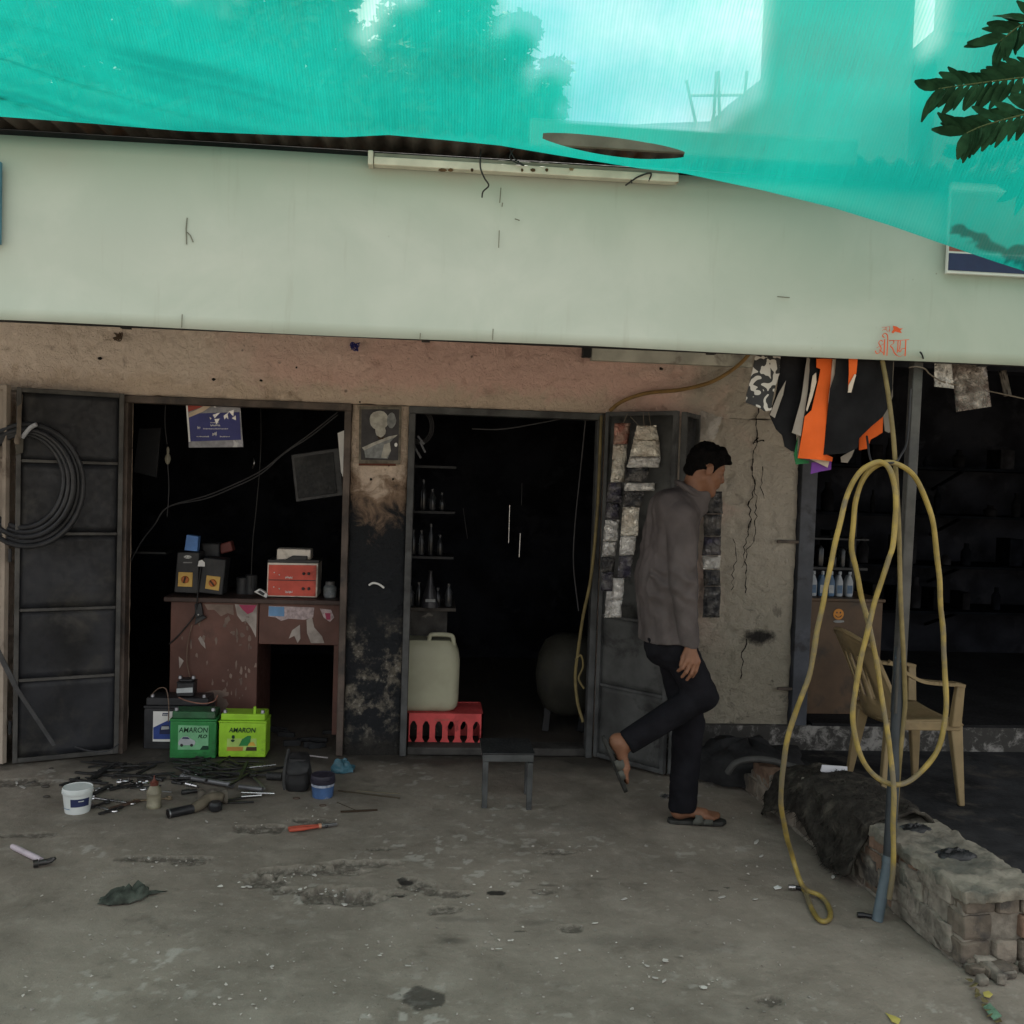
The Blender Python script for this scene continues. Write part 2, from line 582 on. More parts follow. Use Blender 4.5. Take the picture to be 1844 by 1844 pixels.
smd = mth(t, 'ADD', mth(t, 'SQRT', mth(t, 'ADD', sm1, sm2)), mth(t, 'MULTIPLY', mth(t, 'SUBTRACT', noisef(t, v, 16, 6, .7), .5), 1.6))
c = mixc(t, mrange(t, smd, 1.1, .45, 0, .95), c, (.012, .011, .012))
# splash dirt at the foot of all walls
c = mixc(t, mrange(t, mth(t, 'ADD', sz, mth(t, 'MULTIPLY', nmid, .2)), .26, .12, 0, .85), c, (.03, .028, .025))
t.links.new(c, b.inputs['Base Color'])
b.inputs['Roughness'].default_value = .93
b.inputs['Specular IOR Level'].default_value = .2
bp = nd(t, 'ShaderNodeBump', Strength=1.0, Distance=.03)
hgt = mth(t, 'ADD', mth(t, 'MULTIPLY', noisef(t, v, 26, 7, .7, .6), 1.0), mth(t, 'MULTIPLY', nmid, 1.2))
t.links.new(hgt, bp.inputs['Height'])
t.links.new(bp.outputs[0], b.inputs['Normal'])
PLASTER = mt


def plaster_part(name, x0, x1, z0, z1, y0=0.0, y1=.22, step=.017):
    """a wall piece whose front face is uneven"""
    mb = MB()
    nx, nzz = max(2, int((x1 - x0) / step)), max(2, int((z1 - z0) / step))
    rows = []
    for j in range(nzz + 1):
        row = []
        for i in range(nx + 1):
            x, z = x0 + (x1 - x0) * i / nx, z0 + (z1 - z0) * j / nzz
            e = min(i, nx - i, j, nzz - j)
            d = (nz((x, 0, z), 2.3) * .007 + nz((x, 0, z), 9, 4) * .006 + nz((x, 0, z), 21, 8) * .006 + nz((x, 0, z), 40, 3) * .003 - (.012 if nz((x, 7, z), 15, 6) > .46 else 0))
            ex = (nz((x, 3, z), 13, 2) * .006 if i in (0, nx) else 0)
            ez = (abs(nz((x, 5, z), 17, 2)) * .014 - .004 if j == 0 and z0 > 1 else 0)
            row.append(Vector((x + ex, y0 - d - (.002 if e else -.006), z + ez)))
        rows.append(row)
    mb.grid(rows)
    bk = [[Vector((p.x, y1, p.z)) for p in r] for r in (rows[0], rows[-1])]
    mb.grid([rows[0], bk[0]]); mb.grid([rows[-1], bk[1]])
    mb.grid([[r[0] for r in rows], [Vector((r[0].x, y1, r[0].z)) for r in rows]])
    mb.grid([[r[-1] for r in rows], [Vector((r[-1].x, y1, r[-1].z)) for r in rows]])
    mb.grid([[bk[0][0], bk[0][-1]], [bk[1][0], bk[1][-1]]])
    return mb.build(name, PLASTER, building, smooth=60)


ROOFZ = PY(600, 270, FY).z + .03
plaster_part('wall_header', -4.2, XR, LIN + .004, ROOFZ - .05)
plaster_part('wall_pier', -4.2, XL0 - .03, -.03, LIN, y0=.006)
plaster_part('wall_pillar', XL1 + .002, XM0 - .002, -.03, LIN, y0=.004)
plaster_part('wall_pier', XM1 + .035, XR, -.03, LIN, y0=.004)
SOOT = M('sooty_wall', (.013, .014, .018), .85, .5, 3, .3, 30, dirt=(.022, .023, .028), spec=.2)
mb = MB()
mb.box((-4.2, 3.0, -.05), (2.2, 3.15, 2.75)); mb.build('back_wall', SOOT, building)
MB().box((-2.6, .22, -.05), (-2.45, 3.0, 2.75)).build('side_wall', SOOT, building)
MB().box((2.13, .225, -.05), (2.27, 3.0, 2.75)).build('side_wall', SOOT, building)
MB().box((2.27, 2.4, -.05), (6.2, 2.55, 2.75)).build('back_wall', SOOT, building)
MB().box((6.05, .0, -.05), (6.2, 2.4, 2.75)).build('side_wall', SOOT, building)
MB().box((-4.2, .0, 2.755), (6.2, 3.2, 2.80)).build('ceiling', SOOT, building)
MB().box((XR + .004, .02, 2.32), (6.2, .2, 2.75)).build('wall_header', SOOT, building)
STEELD = M('dark_painted_steel', (.018, .019, .021), .55, .5, 5, .25, 40, dirt=(.05, .048, .044), dmin=.5, dmax=.75, dscale=3.5, spec=.35)
FRAME = M('rusty_frame_steel', (.085, .066, .055), .6, .4, 7, .3, 50, dirt=(.035, .032, .03), spec=.35)
FRAME2 = M('grey_frame_steel', (.060, .062, .062), .55, .4, 7, .3, 50, dirt=(.03, .03, .03), spec=.35)


def door_frame(x0, x1, mat):
    f = MB()
    wd = .038
    f.box((x0, -.028, LIN - wd), (x1, .06, LIN + .002))
    f.box((x0, -.026, .0), (x0 + wd, .058, LIN - wd))
    f.box((x1 - wd, -.026, .0), (x1, .058, LIN - wd))
    return f.build('door_frame', mat, building, bevel=.004)


door_frame(XL0 - .02, XL1, FRAME)
door_frame(XM0, XM1 + .03, FRAME2)
MB().box((XM0 + .04, .0, .0), (XM1, .14, .045)).build('threshold', M('threshold_stone', (.05, .048, .045), .8, .4, 8, .4), building, bevel=.008)

# --- jagged cracks in the right pier
CRK = M('crack_shadow', (.012, .010, .009), 1, .2)


def crack(pts, wd=.006):
    mb = MB()
    P_ = []
    for i in range(len(pts) - 1):
        a, b_ = Vector((*pts[i], 0)), Vector((*pts[i + 1], 0))
        n_ = max(2, int((b_ - a).length / 7))
        for k in range(n_):
            q = a.lerp(b_, k / n_)
            P_.append(PY(q.x + random.uniform(-3, 3), q.y, -.011))
    for i in range(len(P_) - 1):
        ww = wd * random.uniform(.35, 1.3)
        a, b_ = P_[i], P_[i + 1]
        mb.add([a + XA * ww * .5, a - XA * ww * .5, b_ - XA * ww * .5, b_ + XA * ww * .5], [(0, 1, 2, 3)])
    return mb.build('crack', CRK, building, smooth=0, thick=.002)


crack([(1364, 735), (1362, 790), (1355, 840), (1360, 880), (1348, 910), (1352, 935), (1345, 975)], .007)
crack([(1360, 880), (1362, 930), (1358, 975), (1345, 990), (1342, 1040), (1340, 1075)], .005)
crack([(1322, 970), (1326, 1010), (1320, 1035), (1318, 1070)], .004)
crack([(1352, 935), (1340, 985), (1338, 1030)], .004)
crack([(1345, 1150), (1338, 1175), (1335, 1230)], .006)
crack([(1352, 798), (1372, 792), (1384, 798)], .012)
crack([(1356, 800), (1368, 782)], .008)
crack([(1375, 840), (1370, 870), (1374, 905)], .004)
# hasps on the edge of the pier
for py in (975, 1240):
    h = MB()
    a = PY(1400, py, -.02)
    h.box((a.x, -.03, a.z - .008), (XR + .005, -.012, a.z + .008))
    h.build('hasp', FRAME, building, bevel=.002)
# chipped plaster holes below the picture and along the header
for px, py, r in ((700, 838, .008), (668, 863, .009), (708, 863, .008), (385, 683, .01), (470, 685, .009), (534, 662, .006), (1190, 664, .012), (180, 645, .012), (648, 724, .006)):
    p = PY(px, py, -.013)
    MB().add([p + Vector((math.cos(a) * r * random.uniform(.6, 1.2), 0, math.sin(a) * r * random.uniform(.6, 1.2))) for a in np.linspace(0, 6.28, 9)[:-1]], [tuple(range(8))]).build('chipped_hole', CRK, building, smooth=0, thick=.002)

# --- open door leaf on the left, five sheet panels in an angle-iron frame
def door_leaf(a, b_, z0, z1, rails, mat, fmat, name='door_leaf', nside=-1):
    """a,b_: ground points of the two stiles"""
    a, b_ = Vector((a[0], a[1], 0)), Vector((b_[0], b_[1], 0))
    d = (b_ - a).normalized()
    nv = Vector((d.y, -d.x, 0))
    if nv.y > 0: nv = -nv
    fr = MB()
    for p in (a + d * .012, b_ - d * .012):
        fr.bar(p + ZA * z0, p + ZA * z1, .030, .024, up=d)
    zs = [z0 + .012] + rails + [z1 - .012]
    for z in (zs[0], zs[-1]):
        fr.bar(a + d * .024 + ZA * z, b_ - d * .024 + ZA * z, .024, .024)
    for z in rails:
        fr.bar(a + d * .026 + ZA * z, b_ - d * .026 + ZA * z, .020, .016)
    dr = fr.build(name, fmat, building, bevel=.002)
    for k in range(len(zs) - 1):
        pm = MB()
        n = 10
        rows = []
        for j in range(n + 1):
            row = []
            for i in range(n + 1):
                u, v_ = i / n, j / n
                p = a.lerp(b_, .02 + .96 * u) + ZA * (zs[k] + .004 + (zs[k + 1] - zs[k] - .008) * v_)
                e = min(u, 1 - u, v_, 1 - v_)
                p += nv * (nz(p, 4, k * 3.1) * .012 * min(1, e * 6) - .004)
                row.append(p)
            rows.append(row)
        pm.grid(rows)
        pm.build('panel', mat, dr, thick=.0016)
    return dr


DL = M('door_sheet_black', (.014, .015, .018), .55, .6, 3.5, .25, 30, dirt=(.055, .052, .045), dmin=.50, dmax=.82, dscale=4.5, spec=.4)
pa, pb = PZ(22, 1374, .012), PY(213, 1346, -.04)
pa = Vector((pa.x, min(pa.y, -.17), 0))
zt = PY(120, 703, (pa.y + pb.y) / 2).z
zr = [PY(120, y, (pa.y + pb.y) / 2).z for y in (1220, 1096, 961, 832)]
door_leaf((pa.x, pa.y), (pb.x, pb.y), .012, zt, zr, DL, M('door_edge_steel', (.062, .060, .056), .55, .4, 8, .2, dirt=(.04, .04, .04)))
for py in (1012, 1322):                                          # hinges
    h = PY(18, py, pa.y - .02)
    MB().tube([h, h + ZA * .07], .009, 8).build('hinge', STEELD, building)
BEI = M('beige_door_sheet', (.30, .255, .21), .7, .25, 4, .2, dirt=(.13, .10, .08))
pc = Vector((pa.x - .50, pa.y + .16, 0))
door_leaf((pc.x, pc.y), (pa.x - .035, pa.y - .01), .012, zt + .01, zr, BEI, BEI)
# --- open leaf at the middle doorway, plus its folded second leaf
DR = M('door_sheet_grey', (.062, .064, .062), .6, .4, 3.5, .25, 30, dirt=(.022, .022, .022), dmin=.5, dmax=.66, dscale=5, spec=.3)
qa, qb = PY(1070, 1370, -.045), PZ(1196, 1394, .02)
zt2 = PY(1130, 740, (qa.y + qb.y) / 2).z
zq = [PY(1130, y, (qa.y + qb.y) / 2).z for y in (1243, 1116)]
door_leaf((qa.x, qa.y), (qb.x, qb.y), .02, zt2, zq, DR, FRAME2)
qc = Vector((qb.x + .17, qb.y + .22, 0))
door_leaf((qb.x + .03, qb.y - .004), (qc.x, qc.y), .02, zt2 - .005, zq, STEELD, FRAME2)
# --- white batten under the awning, fixed to the header on the right
bm_ = MB()
a, b_ = PY(1058, 632, -.03), PY(1352, 668, -.03)
bm_.box((a.x + .02, -.055, b_.z + .02), (b_.x, -.004, a.z + .08))
bm_.build('batten', M('white_batten', (.50, .50, .44), .7, .2, 6, .2, dirt=(.25, .23, .2)), building, bevel=.004)
MB().box((a.x - .03, -.06, b_.z + .035), (a.x + .018, -.004, a.z + .07)).build('batten_end', STEELD, building, bevel=.004)
# steel jamb of the neighbouring opening
MB().box((XR + .006, -.03, .02), (XR + .10, .10, 2.32)).build('door_frame', M('bluegrey_jamb', (.060, .066, .080), .6, .3, 5, .2, dirt=(.03, .03, .035)), building, bevel=.004)

# --- awning roof of corrugated sheet
mb = MB()
rows = []
for y in np.linspace(-2.14, 3.4, 9):
    row = []
    for i in range(1, 1001):
        x = -4.4 + i * .0108
        row.append(Vector((x, y + nz((x, 0, 0), 3) * .012, ROOFZ + .012 + .012 * math.sin(x * 2 * math.pi / .076) + (y + 2.14) * .03 + nz((x, y, 0), .8) * .01)))
    rows.append(row)
mb.grid(rows)
mb.build('roof', M('corrugated_iron', (.070, .062, .055), .7, .4, 4, .15, dirt=(.10, .055, .035)), building, thick=.002)
for y in (-1.95, -.9):
    MB().box((-4.3, y, ROOFZ - .06), (6.3, y + .05, ROOFZ + .0)).build('roof_purlin', STEELD, building, bevel=.003)

MB().box((.30, -2.165, ROOFZ - .012), (1.45, -2.148, ROOFZ + .075)).build('edge_board', M('brown_edge_board', (.17, .145, .115), .9, .2, 8, .2), building, bevel=.003)
# neighbouring shop floor and its whitewashed step
mb = MB()
mb.box((1.95, -2.36, -.04), (6.2, -.06, PLINTH_Z))
tag(mb.build('plinth_floor', M('plinth_dark_floor', (.024, .025, .027), .9, .5, 4, .5, 60, dirt=(.06, .055, .05)), bevel=.01),
    'dark dirty floor in front of the neighbouring shop', kind='structure')
mt, t, b = nodes_of('whitewashed_step')
v = nd(t, 'ShaderNodeTexCoord').outputs['Object']
wn = noisef(t, v, 14, 9, .72, .5)
wb = noisef(t, v, 2.5, 3)
c = mixc(t, mrange(t, mth(t, 'ADD', mth(t, 'MULTIPLY', wn, .8), mth(t, 'MULTIPLY', wb, .4)), .56, .72), (.040, .038, .035), (.26, .25, .235))
t.links.new(c, b.inputs['Base Color']); b.inputs['Roughness'].default_value = .95
STEPM = mt
mb = MB()
mb.box((1.36, -.045, -.02), (6.2, .0, .205))
tag(mb.build('step_riser', STEPM, bevel=.006), 'whitewashed flaking step riser below the neighbouring shop', kind='structure')
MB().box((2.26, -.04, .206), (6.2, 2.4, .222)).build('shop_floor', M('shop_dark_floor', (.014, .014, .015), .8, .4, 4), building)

# ================================================================== FASCIA BOARD
zb0, zt0 = PY(922, 618, FY).z, PY(500, 272, FY).z
x0, x1 = -3.4, 4.6
fas = thing('fascia_board', 'long pale grey-green blank sign banner across the awning front', 'sign', ((x0 + x1) / 2, FY, zb0))
mt, t, b = nodes_of('banner_vinyl')
v = nd(t, 'ShaderNodeNewGeometry').outputs['Position']
sep = nd(t, 'ShaderNodeSeparateXYZ'); t.links.new(v, sep.inputs[0])
n1 = noisef(t, v, 2.2, 6, .6, .4); n2 = noisef(t, v, 11, 7, .7, .3)
mpv = nd(t, 'ShaderNodeMapping'); mpv.inputs['Scale'].default_value = (9, 1, .7); t.links.new(v, mpv.inputs[0])
n3 = noisef(t, mpv.outputs[0], 2.5, 5, .6)
c = mixc(t, mrange(t, n1, .35, .65), (.365, .422, .366), (.418, .468, .412))
c = mixc(t, mrange(t, n3, .58, .75, 0, .35), c, (.285, .30, .25))
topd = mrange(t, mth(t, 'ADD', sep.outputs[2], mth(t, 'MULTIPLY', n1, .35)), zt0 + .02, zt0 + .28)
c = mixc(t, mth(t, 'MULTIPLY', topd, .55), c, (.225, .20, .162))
c = mixc(t, mrange(t, n2, .68, .80, 0, .35), c, (.25, .245, .20))
vo = nd(t, 'ShaderNodeTexVoronoi', Scale=13.0); t.links.new(v, vo.inputs['Vector'])
c = mixc(t, mth(t, 'MULTIPLY', mrange(t, vo.outputs['Distance'], .055, .03, 0, .6), mrange(t, n1, .5, .6)), c, (.2, .18, .14))
t.links.new(c, b.inputs['Base Color'])
b.inputs['Roughness'].default_value = .62
b.inputs['Specular IOR Level'].default_value = .2
VINYL = mt
mb = MB()
rows = []
for j in range(15):
    row = []
    for i in range(161):
        u = i / 160
        x = x0 + (x1 - x0) * u
        s = j / 14
        z = zb0 + (zt0 - zb0) * s + (nz((x, 0, 0), 1.1) * .005 if j == 0 else 0)
        y = FY + .008 * nz((x, 0, z), 1.6, 2) + .006 * math.sin(x * 2.3 + 1.5 * s) * (1 - abs(2 * s - 1))
        y += -.014 * math.exp(-((x + 1.45) / .35) ** 2) * math.exp(-(s / .12) ** 2)
        row.append(Vector((x, y, z)))
    rows.append(row)
mb.grid(rows)
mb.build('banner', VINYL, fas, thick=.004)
mb = MB()
for z in (zb0 + .02, zt0 - .03, (zb0 + zt0) / 2):
    mb.box((x0, FY + .024, z - .018), (x1, FY + .055, z + .018))
for x in np.arange(-3.2, 4.6, 1.05):
    mb.box((x, FY + .056, zb0), (x + .03, FY + .085, zt0))
mb.build('frame', STEELD, fas)
# scuffs, short dark vertical tears
SC = M('scuff', (.15, .155, .12), .9)
for pts in ([(337, 392), (335, 412), (336, 440)], [(337, 418), (343, 424), (348, 436)], [(902, 338), (900, 365)], [(899, 415), (898, 446)], [(888, 592), (887, 612)], [(328, 566), (327, 590)],
            [(927, 394), (936, 397)], [(1400, 534), (1422, 536)], [(757, 600), (756, 612)], [(905, 365), (904, 372)]):
    MB().tube([PY(x, y, FY - .014) for x, y in pts], .0019, 5).build('scuff', SC, fas)
# red calligraphic sticker
RED = M('sticker_orange', (.62, .10, .035), .7, .1)
so, su = PY(1576, 637, FY - .02), (PY(1634, 640, FY - .02).x - PY(1576, 637, FY - .02).x) / 9.6


def strokes(lst, wds, name):
    mb = MB()
    for pl, wd in zip(lst, wds):
        pl = spline([Vector((x, y, 0)) for x, y in pl], 5)
        for i in range(len(pl) - 1):
            d = (pl[i + 1] - pl[i])
            if d.length < 1e-6: continue
            ang = math.atan2(d.y, d.x)
            ww = wd * (.45 + .75 * abs(math.sin(ang - .6)))
            nn = Vector((-d.y, d.x, 0)).normalized() * ww
            q = [pl[i] + nn, pl[i] - nn, pl[i + 1] - nn + d * .08, pl[i + 1] + nn + d * .08]
            mb.add([so + Vector((p.x * su, -.0004 * (i % 3), p.y * su)) for p in q], [(0, 1, 2, 3)])
    return mb.build(name, RED, fas, smooth=0)


strokes([[(.0, .9), (.4, .1), (1.2, .4), (1.7, 1.6), (1.2, 2.5), (.9, 3.2), (1.4, 3.9), (2.1, 3.6)], [(.3, 1.7), (1.2, 2.2), (2.5, 3.0)], [(1.1, 1.2), (2.5, .2)], [(2.6, -.3), (2.6, 4.2)],
         [(3.5, -.4), (3.5, 4.3), (3.2, 5.6), (2.4, 5.9), (1.9, 5.2), (2.5, 4.7)], [(4.0, 3.8), (5.2, 4.0), (5.3, 3.2), (4.4, 2.5), (5.1, 1.7), (5.6, .6), (6.4, -.2)], [(6.6, .6), (6.6, 4.1)],
         [(7.3, 4.0), (7.2, 1.9), (6.9, 1.3), (7.4, .9), (7.9, 1.7), (8.9, 1.9)], [(8.9, -.3), (8.9, 4.2)], [(3.9, 3.95), (6.5, 4.05), (9.9, 4.5)], [(5.6, .5), (7.2, -.5), (8.6, .3)]],
        [.13, .11, .10, .17, .15, .15, .15, .14, .17, .10, .08], 'lettering')
strokes([[(1.6, 7.6), (2.6, 7.7), (4.0, 7.9)], [(1.8, 6.6), (2.2, 7.1), (2.7, 6.9), (2.6, 7.7)], [(3.0, 7.7), (3.1, 6.7), (3.6, 6.6), (3.9, 7.2)], [(3.9, 6.3), (3.9, 7.9)]], [.07] * 4, 'lettering')
mb = MB()
fl = [(4.5, 6.3), (5.1, 7.2), (4.8, 8.2), (6.0, 8.0), (6.9, 7.5), (7.9, 7.6), (7.1, 7.0), (7.6, 6.2), (6.4, 6.4), (5.6, 6.6), (5.0, 6.0)]
mb.slab([so + Vector((x * su, 0, y * su)) for x, y in fl], (0, -1, 0), .0008).build('flag_emblem', RED, fas, smooth=0)
# wire hook poking out under the board at the pole
mb = MB().tube(spline([PY(1664, 652, FY + .03), PY(1661, 640, FY - .022), PY(1657, 634, FY - .03), PY(1660, 637, FY - .035)]), .003, 6)
tag(mb.build('wire_hook', STEELD), 'bent wire hook under the banner beside the pole', 'hook')

# fluorescent batten light on the fascia
p, q = PY(662, 312, FY - .05), PY(1222, 322, FY - .05)
zl = PY(940, 305, FY - .05).z
lamp = thing('tube_light_fitting', 'cream rusty tube light fitting fixed along the top of the banner', 'light', ((p.x + q.x) / 2, FY - .05, zl))
CR = M('cream_enamel', (.56, .53, .44), .5, .15, 8, .1, dirt=(.24, .14, .07), dmin=.66, dmax=.72, dscale=10)
MB().box((p.x + .02, FY - .055, zl - .014), (q.x, FY - .015, zl + .014)).build('channel', CR, lamp, bevel=.003)
MB().box((p.x + .02, FY - .042, zl + .016), (q.x, FY - .012, zl + .030)).build('reflector', M('grey_enamel', (.22, .21, .17), .5, .2), lamp, bevel=.002)
MB().box((p.x, FY - .06, zl - .017), (p.x + .018, FY - .012, zl + .032)).build('end_cap', CR, lamp, bevel=.003)
RU = M('rust_spot', (.07, .04, .02), .9, .5)
for px, wd in ((797, .018), (812, .012), (850, .006), (940, .006), (960, .012), (985, .007)):
    a = PY(px, 306, FY - .058)
    MB().slab([a + Vector((math.cos(k) * wd * random.uniform(.6, 1), -.0005, math.sin(k) * .006)) for k in np.linspace(0, 6.28, 8)[:-1]], (0, 1, 0), .003).build('rust_spot', RU, lamp)
mb = MB()
WIRE = M('black_wire', (.02, .02, .02), .5, .3)
tag(MB().tube(spline([PY(866, 268, FY - .045), PY(865, 300, FY - .075), PY(872, 320, FY - .07), PY(880, 334, FY - .06), PY(870, 345, FY - .05), PY(868, 356, FY - .045)]), .0028, 6).build('dangling_wire', WIRE),
    'short black wire dangling below the tube light', 'wire')
tag(MB().tube(spline([PY(916, 262, FY - .06), PY(926, 285, FY - .07), PY(944, 298, FY - .07), PY(918, 285, FY - .065), PY(930, 262, FY - .06)]), .0025, 6).build('loose_wire', WIRE),
    'loop of loose wire above the tube light', 'wire')
tag(MB().tube(spline([PY(1126, 334, FY - .04), PY(1150, 318, FY - .06), PY(1172, 312, FY - .066), PY(1168, 326, FY - .05)]), .003, 6).tube([PY(1135, 318, FY - .05), PY(1138, 330, FY - .05)], .0028, 5).build('wire_end', WIRE),
    'knotted black wire end on the banner right of the light', 'wire')
# blue sign at the right edge
p, q = PY(1704, 492, FY - .03), PY(1990, 430, FY - .03)
bs = thing('blue_signboard', 'dark blue signboard with white border at the right edge', 'sign', ((p.x + q.x) / 2, FY - .03, p.z))
WH = M('white_paint', (.70, .70, .68), .5, .08, 8)
NAVY = M('navy_print', (.022, .030, .085), .5, .15, 5)
MB().box((p.x, FY - .035, p.z), (p.x + 1.2, FY - .018, p.z + .33)).build('backing', WH, bs, bevel=.002)
MB().box((p.x + .003, FY - .038, p.z + .010), (p.x + 1.19, FY - .0355, p.z + .072)).build('blue_field', NAVY, bs)
MB().box((p.x + .003, FY - .038, p.z + .080), (p.x + 1.19, FY - .0355, p.z + .30)).build('red_field', M('red_brown_print', (.20, .06, .045), .5), bs)
p = PY(2, 292, FY - .03)
sg = MB().box((p.x - .5, FY - .035, PY(2, 440, FY - .03).z), (p.x, FY - .02, p.z))
tag(sg.build('edge_signboard', M('blue_teal_print', (.05, .16, .22), .5)), 'sliver of a blue signboard at the left edge of the banner', 'sign')
# plastic scraps tucked under the banner
for nm, px, py, lab, mt_ in (('wire_scrap', 212, 606, 'small wire scrap under the banner left of the doorways', M('brown_wire', (.10, .07, .05), .8)),
                             ('thread_bundle', 640, 624, 'small blue thread bundle stuck on the wall under the banner', M('blue_thread', (.03, .03, .16), .8))):
    mb = MB()
    for k in range(6):
        pts = [PY(px + random.uniform(-9, 9), py + random.uniform(-8, 8), -.03 + random.uniform(-.01, .008)) for _ in range(5)]
        mb.tube(spline(pts, 4), .003, 5)
    tag(mb.build(nm, mt_), lab, 'scrap')

# ================================================================== GREEN SHADE NET
edge_px = [(-420, 196), (-150, 202), (0, 210), (160, 222), (330, 236), (500, 243), (620, 247), (700, 243), (800, 252), (900, 262), (1000, 279), (1150, 303), (1230, 312), (1370, 342), (1500, 374), (1600, 405), (1700, 440), (1800, 474), (1844, 488), (1950, 520), (2150, 570), (2500, 600)]
edge_y = [-2.42, -2.42, -2.42, -2.42, -2.42, -2.42, -2.42, -2.42, -2.42, -2.42, -2.44, -2.46, -2.48, -2.52, -2.56, -2.60, -2.66, -2.73, -2.76, -2.82, -2.95, -3.1]


def lerp_tab(xs, ys, x):
    return float(np.interp(x, xs, ys))


EX, EYP = [e[0] for e in edge_px], [e[1] for e in edge_px]
tt = np.concatenate([np.linspace(0, .30, 70), np.linspace(.32, 1, 30)])
us = np.concatenate([np.linspace(-1900, -20, 90), np.linspace(-12, 1860, 360), np.linspace(1880, 3000, 60)])
nrows = []
uvs = []
for t_row in tt:
    row = []
    for u in us:
        ti = float(t_row)
        B = PY(u, lerp_tab(EX, EYP, u), lerp_tab(EX, edge_y, u))
        ht = .0068 * math.sin(math.pi * min(1, max(0, (u - 972) / 252))) ** .8
        tj, T0 = ti, .0139
        if ht > 0:
            ti = ti * (T0 - ht) / T0 if ti < T0 else T0 + ht + (ti - T0) * (1 - T0 - ht) / (1 - T0)
        y = B.y + (-4.5 - B.y) * ti
        z = B.z + (4.3 - B.z) * (1 - (1 - ti) ** 1.6)
        x = B.x * (1 + .3 * ti)
        # folds fanning out from the tie on the roof edge
        k = max(0.0, min(1.0, (760 - u) / 700))
        vv = ti * 1783
        phi = vv - .20 * (720 - u)
        fold = k * (.016 * math.sin(phi * .085 + 1.1 * math.sin(u * .004)) + .010 * math.sin(phi * .19 + u * .003) + .020 * math.exp(-((phi + 18) / 14) ** 2))
        fold += .012 * noise.noise(Vector((u * .006, vv * .02, 3.0))) + .02 * noise.noise(Vector((u * .002, vv * .004, 8.0)))
        if u > 1100:
            fold += .006 * math.sin(u * .02 + vv * .03) * min(1, (u - 1100) / 400)
        sm = min(1.0, ti / .01)
        row.append(Vector((x, y - fold * .45 * sm, z + fold * .45 * sm)))
    nrows.append(row)
R_, C_ = len(nrows), len(us)
scx_ = 3.05 / 1750.0
fs = []
for i in range(R_ - 1):
    for j in range(C_ - 1):
        if tt[i] < .0139 <= tt[i + 1] and us[j] > 972 and us[j + 1] < 1224:
            continue
        fs.append((i * C_ + j, i * C_ + j + 1, (i + 1) * C_ + j + 1, (i + 1) * C_ + j))
nme = bpy.data.meshes.new('shade_net')
nme.from_pydata([p for r in nrows for p in r], [], fs)
uvl = nme.uv_layers.new(name='weave')
vl = np.zeros(len(nme.loops), dtype=np.int32)
nme.loops.foreach_get('vertex_index', vl)
scx = 3.05 / 1750.0
UVc = np.array([[us[j] * scx, tt[i] * 2.6] for i in range(R_) for j in range(C_)], dtype=np.float32)
uvl.data.foreach_set('uv', UVc[vl].reshape(-1))
dens = []  # net density, with bands that paint fold shading into a single sheet
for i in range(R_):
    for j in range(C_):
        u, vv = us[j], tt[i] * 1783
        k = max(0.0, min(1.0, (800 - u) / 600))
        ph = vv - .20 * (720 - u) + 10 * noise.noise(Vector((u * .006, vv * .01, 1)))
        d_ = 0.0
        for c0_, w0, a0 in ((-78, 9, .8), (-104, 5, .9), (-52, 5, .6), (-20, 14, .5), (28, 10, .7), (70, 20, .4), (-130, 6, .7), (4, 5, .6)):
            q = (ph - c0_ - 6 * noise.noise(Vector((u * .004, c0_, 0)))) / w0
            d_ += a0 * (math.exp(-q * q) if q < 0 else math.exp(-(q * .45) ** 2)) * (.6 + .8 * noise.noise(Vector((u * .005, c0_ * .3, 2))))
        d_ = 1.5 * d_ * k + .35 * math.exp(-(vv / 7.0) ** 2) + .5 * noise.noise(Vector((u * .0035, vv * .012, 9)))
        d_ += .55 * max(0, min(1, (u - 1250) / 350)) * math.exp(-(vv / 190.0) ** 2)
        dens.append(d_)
at = nme.attributes.new('fold_shade_density', 'FLOAT', 'POINT')
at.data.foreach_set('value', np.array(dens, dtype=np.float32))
nme.polygons.foreach_set('use_smooth', [True] * len(nme.polygons))
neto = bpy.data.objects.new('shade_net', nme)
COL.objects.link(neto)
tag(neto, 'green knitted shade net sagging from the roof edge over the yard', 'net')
mt, t, b = nodes_of('green_shade_net')
t.nodes.remove(b)
o_ = t.nodes['Material Output']
uvn = nd(t, 'ShaderNodeUVMap', uv_map='weave').outputs[0]
sp = nd(t, 'ShaderNodeSeparateXYZ'); t.links.new(uvn, sp.inputs[0])
wob = noisef(t, uvn, 3, 3)
ux = mth(t, 'ADD', sp.outputs[0], mth(t, 'MULTIPLY', wob, .012))
ux = mth(t, 'ADD', ux, mth(t, 'MULTIPLY', sp.outputs[1], .06))
wale = mth(t, 'SINE', mth(t, 'MULTIPLY', ux, 2 * math.pi / .0092))
irr = noisef(t, uvn, 30, 4, .7)
mp2 = nd(t, 'ShaderNodeMapping'); mp2.inputs['Scale'].default_value = (90, 6, 1); t.links.new(uvn, mp2.inputs[0])
thr = noisef(t, mp2.outputs[0], 1, 3, .6)
fold_shade = nd(t, 'ShaderNodeAttribute', attribute_name='fold_shade_density').outputs['Fac']
op = mth(t, 'ADD', .60, mth(t, 'MULTIPLY', wale, .06))
op = mth(t, 'ADD', op, mth(t, 'MULTIPLY', fold_shade, .30))
op = mth(t, 'ADD', op, mth(t, 'MULTIPLY', mth(t, 'SUBTRACT', thr, .5), .18))
op = mth(t, 'ADD', op, mth(t, 'MULTIPLY', mth(t, 'SUBTRACT', irr, .5), .16))
op.node.use_clamp = True
